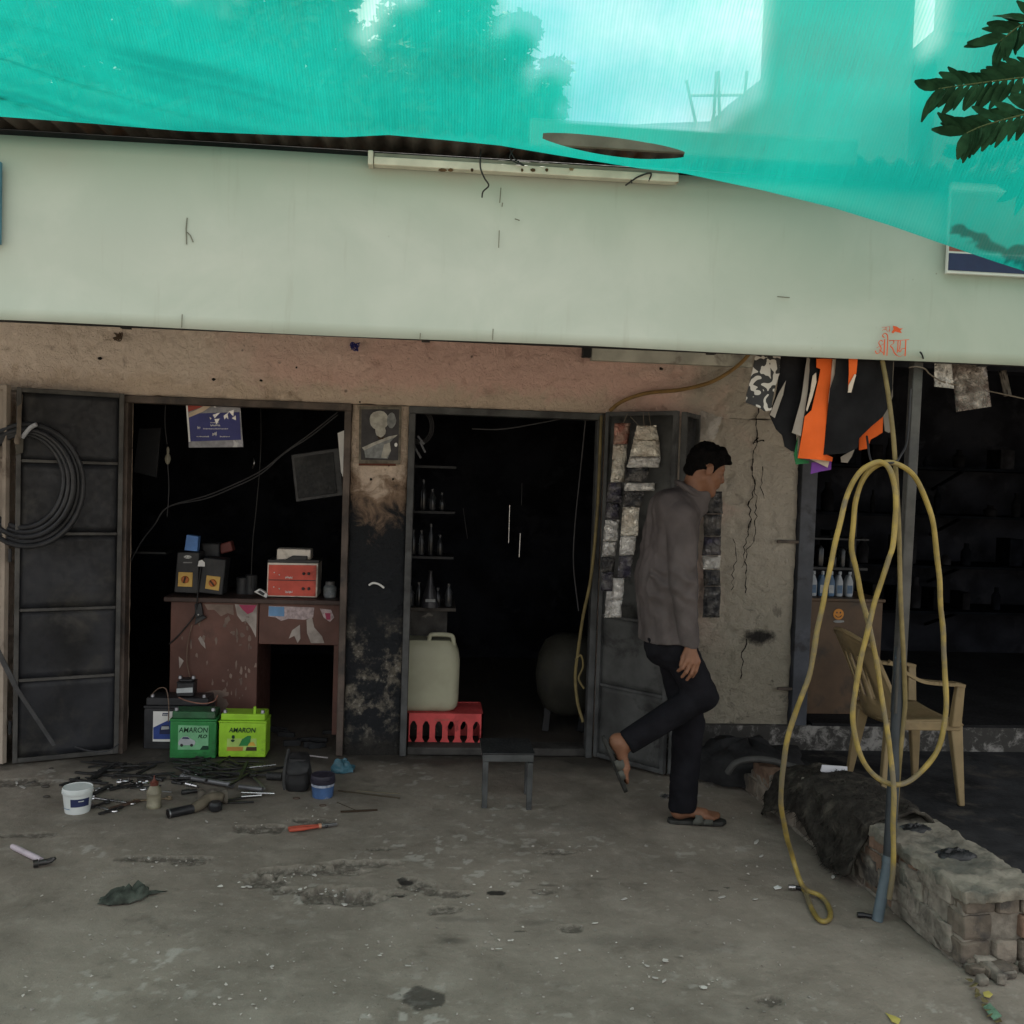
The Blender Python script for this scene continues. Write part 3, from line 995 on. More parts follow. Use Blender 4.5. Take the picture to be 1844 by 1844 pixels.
tcol = mixc(t, mrange(t, noisef(t, uvn, 2.0, 4), .3, .7), (.006, .315, .255), (.007, .36, .30))
tcol = mixc(t, mrange(t, fold_shade, .05, .9, 0, .75), tcol, (.003, .14, .12))  # fold shading painted in as darker green bands
tl = nd(t, 'ShaderNodeBsdfTranslucent'); t.links.new(tcol, tl.inputs[0])
df = nd(t, 'ShaderNodeBsdfDiffuse'); t.links.new(tcol, df.inputs[0])
m1 = nd(t, 'ShaderNodeMixShader', Fac=.40); t.links.new(tl.outputs[0], m1.inputs[1]); t.links.new(df.outputs[0], m1.inputs[2])
tr0 = nd(t, 'ShaderNodeBsdfTransparent')
rf = nd(t, 'ShaderNodeBsdfRefraction', IOR=1.08, Roughness=.32)
tr = nd(t, 'ShaderNodeMixShader', Fac=.5); t.links.new(tr0.outputs[0], tr.inputs[1]); t.links.new(rf.outputs[0], tr.inputs[2])
m2 = nd(t, 'ShaderNodeMixShader'); t.links.new(op, m2.inputs[0]); t.links.new(tr.outputs[0], m2.inputs[1]); t.links.new(m1.outputs[0], m2.inputs[2])
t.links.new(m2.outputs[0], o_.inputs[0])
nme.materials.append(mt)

# ================================================================== BEHIND THE ROOF
CONC = M('far_concrete', (.16, .155, .14), .9, .2, .6, .1)


def far_block(px0, px1, ytop, Y, dep, label, grp=None, wins=()):
    a, b_ = PY(px0, 60, Y + dep), PY(px1, 60, Y)
    h = PY((px0 + px1) / 2, ytop, Y).z
    r = thing('concrete_building', label, 'building', ((a.x + b_.x) / 2, Y, 0), grp)
    MB().box((a.x, Y, 0), (b_.x, Y + dep, h)).build('wall', CONC, r)
    MB().box((a.x - .1, Y - .1, h + .003), (b_.x + .1, Y + dep + .1, h + .25)).build('roof', CONC, r)
    for (u0, u1, v0, v1) in wins:
        p, q = PY(u0, v1, Y), PY(u1, v0, Y)
        wn = MB().box((p.x, Y - .04, p.z), (q.x, Y + .04, q.z)).build('window', STEELD, r)
        MB().box((p.x - .08, Y - .14, p.z - .12), (q.x + .08, Y - .002, p.z - .045)).build('sill', CONC, wn)
    return r


far_block(1373, 1645, -500, 14.0, 6, 'tall grey concrete building seen through the net behind the sky gap', wins=((1460, 1520, -210, -90), (1560, 1610, -210, -90)))
far_block(1681, 2300, -420, 14.4, 6, 'second grey building right of the narrow sky slit', wins=((1740, 1800, -260, -130),))
far_block(1640, 1690, 58, 15.5, 3, 'low wall closing the slit between the two tall buildings')
# sloping shed roof with bamboo poles
Ysh = 10.0
sh = thing('shed', 'low shed with a sloping roof below the open sky', 'shed', (PY(1330, 240, Ysh).x, Ysh, 0))
poly = [PY(1258, 320, Ysh), PY(1272, 226, Ysh), PY(1310, 190, Ysh), PY(1376, 138, Ysh), PY(1400, 138, Ysh), PY(1400, 320, Ysh)]
MB().slab(poly, (0, 1, 0), 3.0).build('wall', CONC, sh)
polz = [PY(600, 320, Ysh + 1.0), PY(800, 255, Ysh + 1), PY(1000, 236, Ysh + 1), PY(1110, 226, Ysh + 1), PY(1180, 222, Ysh + 1.0), PY(1290, 218, Ysh + 1), PY(1290, 330, Ysh + 1)]
sh2 = MB().slab(polz, (0, 1, 0), 2.0)
tag(sh2.build('parapet_wall', CONC), 'low grey parapet wall behind the roof under the bright sky', 'wall')
BAM = M('bamboo', (.20, .17, .10), .7)
for k, (a, b_) in enumerate((((1236, 145), (1256, 235)), ((1290, 130), (1284, 232)), ((1294, 128), (1296, 230)), ((1345, 128), (1340, 185)), ((1240, 172), (1350, 171)), ((1287, 200), (1277, 238)))):
    mb = MB().tube([PY(*a, Ysh - .6), PY(*a, Ysh - .6).lerp(PY(*b_, Ysh - .6), 1.0), PY(*b_, Ysh - .6) + Vector((0, 0, -.5 if k != 4 else 0))], .022, 6)
    tag(mb.build('bamboo_pole', BAM), ['leaning bamboo pole left of the shed roof', 'left one of the paired upright bamboo poles', 'right one of the paired upright bamboo poles', 'short bamboo pole nearest the tall building',
                                      'horizontal bamboo pole tied across the uprights', 'lowest slanting bamboo pole at the shed roof'][k], 'pole', 'bamboo poles above the shed')


def leaf_cloud(mb, cen, rad, n, size, flat=.8):
    for _ in range(n):
        d = Vector((random.gauss(0, 1), random.gauss(0, 1), random.gauss(0, 1))).normalized()
        p = Vector(cen) + Vector((d.x * rad, d.y * rad, d.z * rad * flat)) * random.random() ** .45
        a = Vector((random.gauss(0, 1), random.gauss(0, 1), random.gauss(0, .6))).normalized()
        b_ = a.cross(Vector((random.gauss(0, 1), random.gauss(0, 1), random.gauss(0, 1)))).normalized()
        s = size * random.uniform(.6, 1.3)
        mb.add([p - a * s, p + b_ * s * .45, p + a * s, p - b_ * s * .45], [(0, 1, 2, 3)])


def far_tree(px0, Y, blobs, label, lsize=.09, dens=150):
    base = PY(px0, 300, Y)
    r = thing('leafy_tree', label, 'tree', (base.x, Y, 0), 'trees behind the roof')
    tr_ = MB()
    top = PY(px0, 120, Y)
    tr_.tube([(base.x, Y, 0), (base.x + .1, Y, base.z * .5), (top.x, Y, top.z)], [.22, .17, .10], 10)
    cr_ = MB()
    for (px, py, rr) in blobs:
        c_ = PY(px, py, Y + random.uniform(-.6, .6))
        rad = rr / FPX * (Y + 5.5)
        tr_.tube([(top.x, Y, top.z - .4), (Vector((top.x, Y, top.z)) + c_) * .5, c_], [.07, .05, .02], 6)
        leaf_cloud(cr_, c_, rad, int(dens * (rr / 60) ** 2), lsize)
    tr_.build('trunk', M('bark', (.07, .055, .04), .9, .3, 6, .5), r)
    cr_.build('crown', M('tree_leaves', (.045, .085, .025), .6, .4, 1.5, 0), r, smooth=0)


far_tree(520, 6.0, [(80, 40, 110), (250, 20, 120), (420, 60, 120), (560, 90, 110), (560, -60, 110), (760, 60, 90), (720, 170, 110), (860, 130, 100), (900, 200, 90), (960, 190, 60), (830, -20, 70), (250, 160, 120), (420, 190, 110), (60, 180, 110), (1000, 130, 32), (930, 60, 45), (600, 215, 95), (780, 235, 70), (520, 225, 90), (180, 235, 90), (330, 110, 110)],
         'broad dark tree seen through the net left of the sky gap', .085, 620)
far_tree(-60, 7.5, [(-200, 40, 150), (-60, -100, 160), (-60, 120, 130), (200, -150, 130), (420, -170, 120)], 'tree crown behind the net at the far left', .12, 320)

# ------------------------------------------------------------------ leafy sprigs at the upper right
LEAF = M('dull_leaf', (.014, .040, .018), .85, .35, 25, .1, spec=.1)
STEM = M('green_stem', (.06, .08, .03), .7)


def leaflet(mb, p, d, up, ln, wd):
    d = d.normalized(); s = d.cross(up).normalized(); n_ = s.cross(d)
    rows = []
    for t_ in (0, .2, .45, .7, .9, 1):
        w_ = wd * math.sin(math.pi * (t_ * .86 + .08)) * .5
        c_ = p + d * (ln * t_) - n_ * (ln * .15 * t_ * t_)
        rows.append([c_ - s * w_ + n_ * w_ * .25, c_, c_ + s * w_ + n_ * w_ * .25])
    mb.grid(rows)


def sprig(name, label, stems, ln, wd, grp):
    r = thing(name, label, 'branch', stems[0][0], grp)
    sm = MB()
    for pts in stems:
        c_ = spline(pts, 6)
        sm.tube(c_, [.004 * (1 - .6 * i / len(c_)) for i in range(len(c_))], 6)
    sm.build('stem', STEM, r)
    for pts in stems:
        c_ = spline(pts, 6)
        for i in range(12, len(c_), 1):
            d = (c_[i] - c_[i - 1]).normalized()
            toc = (CAM - c_[i]).normalized()
            for sd in (-1, 1):
                lat = d.cross(ZA).normalized() * sd
                dd = d * .6 + lat * .35 + Vector((0, 0, .75 * sd - .2 + random.uniform(-.25, .25)))
                lm = MB()
                leaflet(lm, c_[i], dd, toc + Vector((random.uniform(-.6, .6), random.uniform(-.6, .6), random.uniform(-.3, .6))), ln * random.uniform(.8, 1.1), wd * random.uniform(.8, 1.1))
                lm.build('leaf', LEAF, r, smooth=60)
    return r


Ys = -3.06
sprig('leafy_branch', 'upper leafy branch hanging in front of the green net', [
    [PY(3300, -160, Ys), PY(2600, 0, Ys), PY(2080, 110, Ys), PY(1930, 130, Ys - .03), PY(1840, 140, Ys - .05), PY(1760, 150, Ys - .03), PY(1690, 160, Ys)],
    [PY(3300, -160, Ys), PY(2600, 0, Ys), PY(2050, 20, Ys), PY(1930, 25, Ys), PY(1850, 40, Ys), PY(1800, 75, Ys)],
    [PY(3300, -160, Ys), PY(2600, 0, Ys), PY(2050, 150, Ys), PY(1930, 190, Ys - .1), PY(1850, 205, Ys - .12), PY(1775, 225, Ys - .1), PY(1740, 240, Ys - .1)]], .085, .026, 'leafy branches at the upper right')
Ys = -2.60
sprig('leafy_branch', 'lower leafy branch tip beside the blue signboard', [
    [PY(3300, -160, Ys), PY(2600, 0, Ys), PY(2080, 200, Ys), PY(1940, 230, Ys), PY(1860, 250, Ys), PY(1790, 268, Ys), PY(1730, 284, Ys)],
    [PY(3300, -160, Ys), PY(2600, 0, Ys), PY(2050, 270, Ys - .1), PY(1920, 300, Ys - .1), PY(1860, 325, Ys - .1), PY(1838, 345, Ys - .1)]], .075, .023, 'leafy branches at the upper right')

# ================================================================== LEFT BAY: COUNTER AND WHAT STANDS ON IT
CY = .32                                                          # front face of the counter
BROWN = M('brown_laminate', (.125, .060, .046), .55, .3, 3, .15, 30, dirt=(.035, .025, .022), dmin=.55, dmax=.8, dscale=3)
PAPER = M('torn_paper', (.34, .30, .27), .9, .25, 14, .2)
c0, c1 = PY(303, 1085, CY), PY(612, 1085, CY)
ctop = PY(450, 1077, CY).z
cdm = PY(464, 1160, CY)
counter = thing('workshop_counter', 'brown wooden counter with peeling stickers inside the left bay', 'counter', ((c0.x + c1.x) / 2, CY + .25, 0))
MB().box((c0.x - .02, CY - .03, ctop - .028), (c1.x + .02, CY + .55, ctop)).build('counter_top', M('counter_top_wood', (.060, .038, .032), .5, .3, 6, .2, dirt=(.03, .025, .022)), counter, bevel=.004)
MB().box((c0.x + .015, CY, .02), (cdm.x, CY + .5, ctop - .029)).build('pedestal', BROWN, counter, bevel=.003)
MB().box((cdm.x + .004, CY + .006, cdm.z), (c1.x, CY + .48, ctop - .03)).build('drawer', BROWN, counter, bevel=.003)
MB().box((c1.x - .03, CY + .02, .02), (c1.x, CY + .48, cdm.z - .003)).build('side_panel', BROWN, counter)


def patch(poly, Y, mat, parent, name='paper_scrap', th=.0008):
    pts = [PY(x, y, Y) for x, y in poly]
    return MB().slab(pts, (0, -1, 0), th).build(name, mat, parent, smooth=0)


def rag_poly(cx, cy, rx, ry, n=11, j=.45):
    return [(cx + math.cos(a) * rx * random.uniform(1 - j, 1), cy + math.sin(a) * ry * random.uniform(1 - j, 1)) for a in np.linspace(0, 2 * math.pi, n)[:-1]]


PINK = M('pink_print', (.40, .07, .13), .8)
BLUEP = M('blue_print', (.16, .30, .50), .8)
PALE = M('pale_print', (.42, .34, .34), .85, .3, 40)
patch([(423, 1088), (463, 1090), (461, 1148), (452, 1130), (443, 1118), (436, 1120), (427, 1108)], CY - .002, PAPER, counter)
patch([(430, 1089), (462, 1090), (455, 1102), (446, 1106), (437, 1098)], CY - .0035, PINK, counter)
patch([(484, 1091), (566, 1094), (564, 1112), (548, 1116), (520, 1114), (506, 1118), (497, 1112), (483, 1110)], CY + .003, PALE, counter)
patch([(484, 1092), (512, 1093), (512, 1110), (484, 1109)], CY + .0015, BLUEP, counter)
patch([(552, 1116), (562, 1112), (566, 1130), (580, 1146), (584, 1158), (560, 1158), (553, 1140)], CY + .003, PAPER, counter)
patch([(540, 1125), (541, 1150), (536, 1158), (530, 1145), (520, 1150), (526, 1135)], CY + .003, PAPER, counter)
patch([(576, 1096), (596, 1098), (602, 1112), (594, 1120), (583, 1112)], CY + .003, PALE, counter)
patch([(585, 1104), (595, 1104), (595, 1116), (588, 1116)], CY + .0015, PINK, counter)
patch([(368, 1088), (420, 1089), (421, 1108), (410, 1104), (398, 1110), (386, 1098), (374, 1098)], CY - .002, M('brown_paper', (.20, .15, .125), .9, .3, 10), counter)
for k in range(44):
    px = random.choice([random.uniform(320, 458), random.gauss(430, 14)])
    py = random.uniform(1098, 1262)
    patch(rag_poly(px, py, random.uniform(1.5, 6), random.uniform(2, 12), 8, .7), CY - .002, M('brown_paper', (.2, .15, .12)), counter)
patch([(361, 1145), (369, 1158), (370, 1168), (362, 1160), (357, 1150)], CY - .003, PAPER, counter)
patch([(322, 1182), (331, 1190), (323, 1204)], CY - .003, PAPER, counter)
patch(rag_poly(392, 1250, 32, 9, 14), CY - .003, M('brown_paper', (.2, .15, .12)), counter)
patch(rag_poly(400, 1268, 14, 18, 14), CY - .004, M('brown_paper', (.2, .15, .12)), counter)

def scribble(px, py, wd, hh, Y, mat, parent):
    """a line of print too small to read"""
    mb = MB()
    x = px - wd / 2
    while x < px + wd / 2:
        st = random.uniform(.8, 1.9)
        h0, h1 = random.uniform(-.5, 0) * hh, random.uniform(.2, .5) * hh
        mb.add([PY(x, py + h0, Y), PY(x + .7, py + h0, Y), PY(x + .9, py + h1, Y), PY(x + .2, py + h1, Y)], [(0, 1, 2, 3)])
        if random.random() < .6:
            mb.add([PY(x, py, Y), PY(x + st, py - .2, Y), PY(x + st, py + .6, Y), PY(x, py + .6, Y)], [(0, 1, 2, 3)])
        x += st
    return mb.build('print_line', mat, parent, smooth=0)


# rotary switch boxes
BLK = M('black_box_paint', (.030, .031, .033), .5, .3, 8, .1, dirt=(.05, .048, .044))
YEL = M('yellow_plate', (.60, .38, .10), .5, .15, 10, .1)
ORG = M('orange_knob', (.42, .12, .03), .45, .2)


def oquad(quad, Y, dep, name, mat, parent, bevel=.004):
    a = [PY(x, y, Y) for x, y in quad]
    mb = MB()
    mb.add(a + [p + YA * dep for p in a], [(0, 1, 2, 3), (7, 6, 5, 4), (0, 4, 5, 1), (1, 5, 6, 2), (2, 6, 7, 3), (3, 7, 4, 0)])
    return mb.build(name, mat, parent, bevel=bevel)


for k, (quad, plate, kn, lab) in enumerate((
        ([(319, 994), (359, 995), (356, 1069), (313, 1067)], [(321, 1030), (347, 1031), (346, 1057), (320, 1056)], 12, 'left black switch box with yellow rotary switch on the counter'),
        ([(366, 1004), (407, 1008), (400, 1072), (357, 1067)], [(372, 1036), (397, 1039), (394, 1064), (369, 1060)], 38, 'right black switch box leaning beside another on the counter'))):
    b0 = PY(*quad[3], CY + .05)
    r = thing('switch_box', lab, 'switch box', (b0.x, CY + .1, ctop), 'rotary switch boxes')
    zoff = ctop + .002 - PY(*quad[2], CY + .05).z
    oquad(quad, CY + .05, .14, 'housing', BLK, r, .006)
    pl = oquad(plate, CY + .044, .005, 'switch_plate', YEL, r, .002)
    cc = PY(sum(p[0] for p in plate) / 4, sum(p[1] for p in plate) / 4, CY + .043)
    MB().lathe([(.022, 0), (.022, .008), (.019, .012)], cc, 20, (0, -1, 0)).build('knob', ORG, pl)
    an = math.radians(90 - kn * (1 if k == 0 else -1) + (0 if k == 0 else 0))
    dv = Vector((math.cos(an), 0, math.sin(an)))
    MB().bar(cc + dv * .02 - YA * .016, cc - dv * .02 - YA * .016, .008, .010, up=(0, -1, 0)).build('grip', M('dark_grip', (.05, .025, .015), .5), pl, bevel=.002)
    if k == 0:
        e = PY(338, 1003, CY + .046)
        MB().slab([e + Vector((math.cos(a) * .022, 0, math.sin(a) * .009)) for a in np.linspace(0, 6.28, 17)[:-1]], (0, -1, 0), .001).build('badge', WH, r)
        scribble(338, 1003, 11, 4, CY + .0445, BLK, r)
        patch([(330, 1012), (346, 1012), (346, 1014), (330, 1014)], CY + .048, M('grey_print', (.25, .25, .25), .7), r, 'print')
patch([(358, 1010), (364, 1008), (369, 1013), (369, 1020), (356, 1020)], CY + .040, WH, counter, 'paper_scrap')
# blue box, behind-boxes
b0 = PY(345, 993, CY + .07)
tag(oquad([(336, 963), (357, 966), (355, 993), (332, 991)], CY + .07, .06, 'blue_carton', M('blue_carton', (.10, .22, .50), .6, .1, 20), None, .002), 'small blue carton standing on the left switch box', 'carton')
r = thing('charger_handle', 'small dark charger with red end behind the switch boxes', 'charger', PY(400, 1000, CY + .25))
oquad([(362, 978), (395, 978), (395, 1004), (362, 1004)], CY + .22, .1, 'body', BLK, r, .01)
oquad([(396, 980), (415, 974), (420, 992), (397, 998)], CY + .23, .08, 'red_end', M('dull_red', (.12, .035, .03), .6), r, .008)
# red battery charger
CRM = M('cream_metal', (.68, .62, .54), .55, .15, 8, .1, dirt=(.2, .16, .12))
REDM = M('charger_red', (.58, .09, .06), .5, .15, 8, .1, dirt=(.22, .04, .03))
chq = [(482, 1013), (573, 1015), (571, 1076), (480, 1074)]
r = thing('battery_charger', 'red-fronted battery charger box with cream case on the counter', 'charger', PY(526, 1077, CY + .12))
oquad(chq, CY + .05, .2, 'case', CRM, r, .003)
fr_ = oquad([(484, 1017), (570, 1018), (568, 1074), (482, 1072)], CY + .046, .004, 'front_panel', REDM, r, .001)
oquad([(484, 1043.5), (569, 1045), (569, 1046.4), (484, 1045)], CY + .0445, .002, 'seam', BLK, r, 0)
for (px, py) in ((547, 1033), (556, 1033), (546, 1060), (556, 1060)):
    MB().lathe([(.009, 0), (.009, .006), (.006, .012)], PY(px, py, CY + .044), 12, (0, -1, 0)).build('socket', BLK, fr_)
for (px, py) in ((494, 1031), (503, 1035), (493, 1057), (503, 1060)):
    MB().lathe([(.004, 0), (.003, .004)], PY(px, py, CY + .044), 10, (0, -1, 0)).build('lamp', WH, fr_)
for py in (1040, 1066):
    scribble(520, py, 13, 5, CY + .043, WH, r)
oquad([(482, 1008), (575, 1009), (574, 1014.5), (482, 1013)], CY + .055, .19, 'lid', BLK, r, .002)
tag(oquad([(499, 988), (560, 990), (559, 1008), (498, 1008)], CY + .09, .12, 'cream_box', CRM, None, .006), 'cream plastic box lying on top of the red charger', 'box')
tag(oquad([(526, 1001), (553, 1002), (553, 1009), (511, 1009)], CY + .052, .03, 'clamp_meter', BLK, None, .004), 'small black meter in front of the cream box', 'meter')
# glass jar
c_ = PY(594, 1075, CY + .12)
r = thing('glass_jar', 'squat glass jar with grey lid at the right end of the counter', 'jar', (c_.x, c_.y, ctop))
GL = M('dirty_glass', (.20, .22, .23), .25, .3, 20, .1, dirt=(.35, .36, .36), dmin=.55, dmax=.6, dscale=18)
MB().lathe([(.036, .001), (.040, .01), (.040, .062), (.026, .075)], (c_.x, c_.y, ctop), 18).build('glass', GL, r)
MB().lathe([(.028, .076), (.028, .094), (.024, .096)], (c_.x, c_.y, ctop), 18).build('lid', M('grey_lid', (.14, .14, .14), .5), r)
# small meter with dial
r = thing('toy_meter', 'small white and black gadget lying left of the charger', 'gadget', PY(468, 1077, CY + .03))
oquad([(457, 1066), (467, 1060), (482, 1070), (480, 1077), (460, 1077)][:4], CY + .03, .04, 'body', WH, r, .003)
oquad([(463, 1066), (468, 1063), (477, 1069), (474, 1073)], CY + .027, .003, 'screen', BLK, r, 0)
for px, h, lab in ((436, 34, 'dark tin with a lid between switch boxes and charger'), (452, 40, 'darker taller tin behind the white gadget')):
    c_ = PY(px, 1076, CY + .2)
    tag(MB().lathe([(.036, 0), (.036, h * .0028), (.033, h * .0028 + .004)], (c_.x, c_.y, ctop), 16).build('tin', BLK), lab, 'tin')
# crocodile clip wires
tag(MB().tube(spline([PY(362, 1020, CY - .01), PY(357, 1060, CY - .035), PY(355, 1085, CY - .04), PY(352, 1105, CY - .02), PY(338, 1125, CY - .015), PY(318, 1148, CY - .012), PY(304, 1160, CY - .01)]), .004, 6).build('black_cable', WIRE), 'black cable running from the switch boxes down the counter', 'cable')
cl = thing('clamp', 'black spring clamp hanging on the counter front', 'clamp', PY(358, 1110, CY - .03))
oquad([(350, 1088), (362, 1086), (366, 1108), (352, 1114)], CY - .03, .02, 'jaw', BLK, cl, .004)
oquad([(352, 1114), (366, 1108), (372, 1112), (350, 1126)], CY - .032, .016, 'jaw', BLK, cl, .004)
MB().lathe([(.005, 0), (.003, .004)], PY(357, 1107, CY - .032), 10, (0, -1, 0)).build('rivet', WH, cl)
TANW = M('tan_wire', (.16, .11, .08), .6)
tag(MB().tube(spline([PY(346, 1125, CY - .012), PY(338, 1160, CY - .02), PY(337, 1195, CY - .02), PY(344, 1228, CY - .02), PY(345, 1242, CY - .03)]), .0032, 6).build('tan_wire', TANW), 'thin tan wire down the counter to the small battery', 'wire')

# ------------------------------------------------------------------ batteries
def battery(name, label, x0p, x1p, ybot, ytop, Y, dep, body, lidm, grp='batteries at the counter foot', z0=None):
    a, b_ = PY(x0p, ybot, Y), PY(x1p, ybot, Y)
    z0 = max(0.002, a.z if z0 is None else z0)
    z1 = PY(x0p, ytop, Y).z
    h = z1 - z0
    r = thing(name, label, 'battery', ((a.x + b_.x) / 2, Y + dep / 2, z0), grp)
    MB().box((a.x, Y, z0), (b_.x, Y + dep, z0 + h * .80)).build('case', body, r, bevel=.006)
    MB().box((a.x - .003, Y - .003, z0 + h * .803), (b_.x + .003, Y + dep + .003, z0 + h * .845)).build('rim', body, r, bevel=.003)
    MB().box((a.x + .008, Y + .008, z0 + h * .847), (b_.x - .008, Y + dep - .01, z0 + h)).build('lid', lidm, r, bevel=.006)
    MB().box((a.x + .003, Y - .0035, z0 + .002), (b_.x - .003, Y - .001, z0 + h * .10)).build('foot_band', body, r, bevel=.002)
    for u in (.1, .9):
        c_ = Vector((a.x + (b_.x - a.x) * u, Y + .035, z0 + h))
        MB().lathe([(.012, 0), (.010, .014), (.009, .016)], c_, 12).build('terminal', M('lead', (.25, .25, .26), .45, .3, metal=.7), r)
    return r, a.x, b_.x, z0, h


GRN = M('green_plastic', (.030, .20, .055), .42, .15, 12, .05, dirt=(.020, .075, .03), dmin=.50, dmax=.72, dscale=7)
GRND = M('dusty_green_lid', (.030, .10, .045), .6, .3, 14, .1, dirt=(.10, .12, .09))
LIM = M('lime_plastic', (.30, .56, .035), .42, .12, 12, .05, dirt=(.15, .25, .035), dmin=.54, dmax=.74, dscale=7)
BLKP = M('black_plastic', (.028, .029, .032), .45, .3, 10, .08, dirt=(.05, .05, .05))
TXT = M('dark_green_ink', (.008, .040, .020), .6)
YB = PZ(346, 1366).y
r, xa, xb, z0, h = battery('car_battery', 'dark green battery with a car printed on its label', 305, 388, 1366, 1282, YB, .15, GRN, GRND)
LBG = M('light_green_label', (.17, .42, .22), .5, .15, 10)
oquad([(321, 1306), (376, 1307), (375, 1350), (320, 1350)], YB - .004, .002, 'label', LBG, r, 0)
text('lettering', 'AMARON', .040, PY(348, 1319, YB - .005), XA, ZA, TXT, r, bold=.0003, shear=.12, sx=.9)
text('lettering', 'FLO', .026, PY(364, 1329, YB - .005), XA, ZA, TXT, r, bold=.001, shear=.3)
SILV = M('silver_print', (.38, .41, .42), .5)
cb = [(321, 1337), (324, 1331), (329, 1327), (338, 1326), (344, 1331), (350, 1333), (352, 1337), (350, 1342), (322, 1342)]
oquad  # (shape helper above)
patch([(x, y - 0) for x, y in cb], YB - .0052, SILV, r, 'car_print')
patch([(327, 1330), (330, 1327.5), (338, 1327.5), (342, 1331)], YB - .0062, NAVY, r, 'car_print')
for px in (327, 345):
    patch(rag_poly(px, 1342, 2.8, 2.8, 11, .05), YB - .0064, BLK, r, 'car_print')
patch([(360, 1350), (365, 1343), (375, 1343), (375, 1350)], YB - .0052, TXT, r, 'print_corner')
r, xa, xb, z0, h = battery('car_battery', 'bright lime green battery right of the dark green one', 393, 478, 1363, 1286, YB + .01, .15, LIM, LIM)
text('lettering', 'AMARON', .038, PY(436, 1319, YB + .004), XA, ZA, TXT, r, bold=.0003, shear=.15, sx=.88)
patch([(409, 1330), (462, 1330), (462, 1352), (408, 1352)], YB + .008, M('pale_lime_label', (.38, .55, .14), .5), r, 'label', .0006)
patch([(430, 1343), (436, 1331), (446, 1325), (452, 1325), (450, 1343)], YB + .0062, GRN, r, 'label_print')
patch([(409, 1345), (438, 1345), (437, 1352), (408, 1352)], YB + .0062, M('ochre_print', (.42, .22, .05), .6), r, 'label_print')
patch([(444, 1345), (462, 1345), (462, 1352), (442, 1352)], YB + .0062, M('dark_brown_print', (.05, .03, .015), .6), r, 'label_print')
patch([(446, 1343), (450, 1337), (456, 1336), (461, 1343)], YB + .0058, M('gold_print', (.55, .36, .06), .5), r, 'label_print')
patch(rag_poly(420, 1327, 3.2, 4, 9, .25), YB + .0065, TXT, r, 'label_print')
patch(rag_poly(419, 1334, 4, 3, 9, .35), YB + .0065, TXT, r, 'label_print')
p = PY(459, 1289, YB + .05)
MB().box((p.x - .006, YB + .03, p.z - .005), (p.x + .008, YB + .05, p.z + .055)).build('vent_plug', LIM, r, bevel=.003)
r, xa, xb, z0, h = battery('car_battery', 'large black battery with blue and white label behind the green one', 258, 375, 1348, 1257, YB + .17, .17, BLKP, BLKP, z0=.003)
patch([(276, 1281), (330, 1281), (330, 1336), (275, 1335)], YB + .166, WH, r, 'label', .001)
patch([(276, 1310), (303, 1297), (330, 1297), (330, 1331), (276, 1331)], YB + .1645, M('blue_label_print', (.03, .06, .24), .5), r, 'label_print')
patch([(288, 1312), (292, 1306), (304, 1305), (307, 1322), (287, 1322)], YB + .163, NAVY, r, 'label_print')
patch([(291, 1308), (304, 1308), (305, 1313), (290, 1314)], YB + .1615, SILV, r, 'label_print')
patch([(293, 1284), (303, 1284), (302, 1289), (292, 1289)], YB + .1645, NAVY, r, 'logo')
scribble(297, 1287, 8, 3, YB + .163, WH, r)
zs_ = PY(330, 1257, YB + .17).z
r, xa, xb, z0, h = battery('motorcycle_battery', 'small black battery with silver label on the large black one', 318, 348, 1257, 1224, YB + .20, .09, BLKP, BLKP, z0=zs_ + .004)
patch([(318, 1240), (347, 1238), (347, 1247), (318, 1248)], YB + .196, SILV, r, 'label', .001)
tag(MB().tube(spline([PY(272, 1252, YB + .2), PY(285, 1240, YB + .16), PY(298, 1240, YB + .14), PY(303, 1258, YB + .13), PY(304, 1282, YB + .13), PY(303, 1300, YB + .12)]), .003, 6).build('battery_lead', TANW), 'thin lead looping over the large black battery', 'wire')
tag(MB().tube(spline([PY(322, 1256, YB + .12), PY(340, 1263, YB + .06), PY(365, 1267, YB + .04), PY(385, 1263, YB + .05), PY(392, 1252, YB + .1)]), .0035, 6).build('battery_lead', M('red_tan_wire', (.22, .11, .08), .6)), 'reddish lead hanging between the green batteries', 'wire')
# oily odds and ends under the counter
for k in range(9):
    px, py = random.uniform(490, 600), random.uniform(1310, 1352)
    c_ = PZ(px, py)
    mb = MB().box((-.05, -.012, 0), (.05, .012, .014 + .02 * random.random()), Matrix.Translation(c_) @ Matrix.Rotation(random.uniform(-.5, .5), 4, 'Z') @ Matrix.Rotation(random.uniform(-.2, .2), 4, 'Y'))
    tag(mb.build('oily_part', STEELD, bevel=.003), 'one of the oily metal parts heaped under the counter', 'metal part', 'oily parts under the counter')

# ------------------------------------------------------------------ hanging things in the left bay
# torn calendar poster
YP = .10
po = thing('hanging_poster', 'torn blue and red poster hanging in the left doorway', 'poster', PY(385, 806, YP))
oquad([(336, 716), (432, 722), (438, 805), (340, 806)], YP, .003, 'sheet', M('clear_sleeve', (.22, .22, .24), .25, .3, 12, .4, 25, dirt=(.45, .45, .46), dmin=.6, dmax=.66, dscale=14), po, 0)
oquad([(340, 745), (431, 742), (434, 792), (343, 795)], YP - .0022, .0015, 'blue_print', M('poster_blue', (.035, .04, .17), .5, .15, 8), po, 0)
patch([(337, 717), (385, 720), (360, 734), (339, 742)], YP - .0028, M('poster_red', (.30, .045, .03), .5), po, 'red_print')
patch([(385, 720), (396, 721), (366, 741), (340, 752), (340, 744), (360, 735)], YP - .0034, M('poster_cream', (.50, .40, .30), .6), po, 'cream_band')
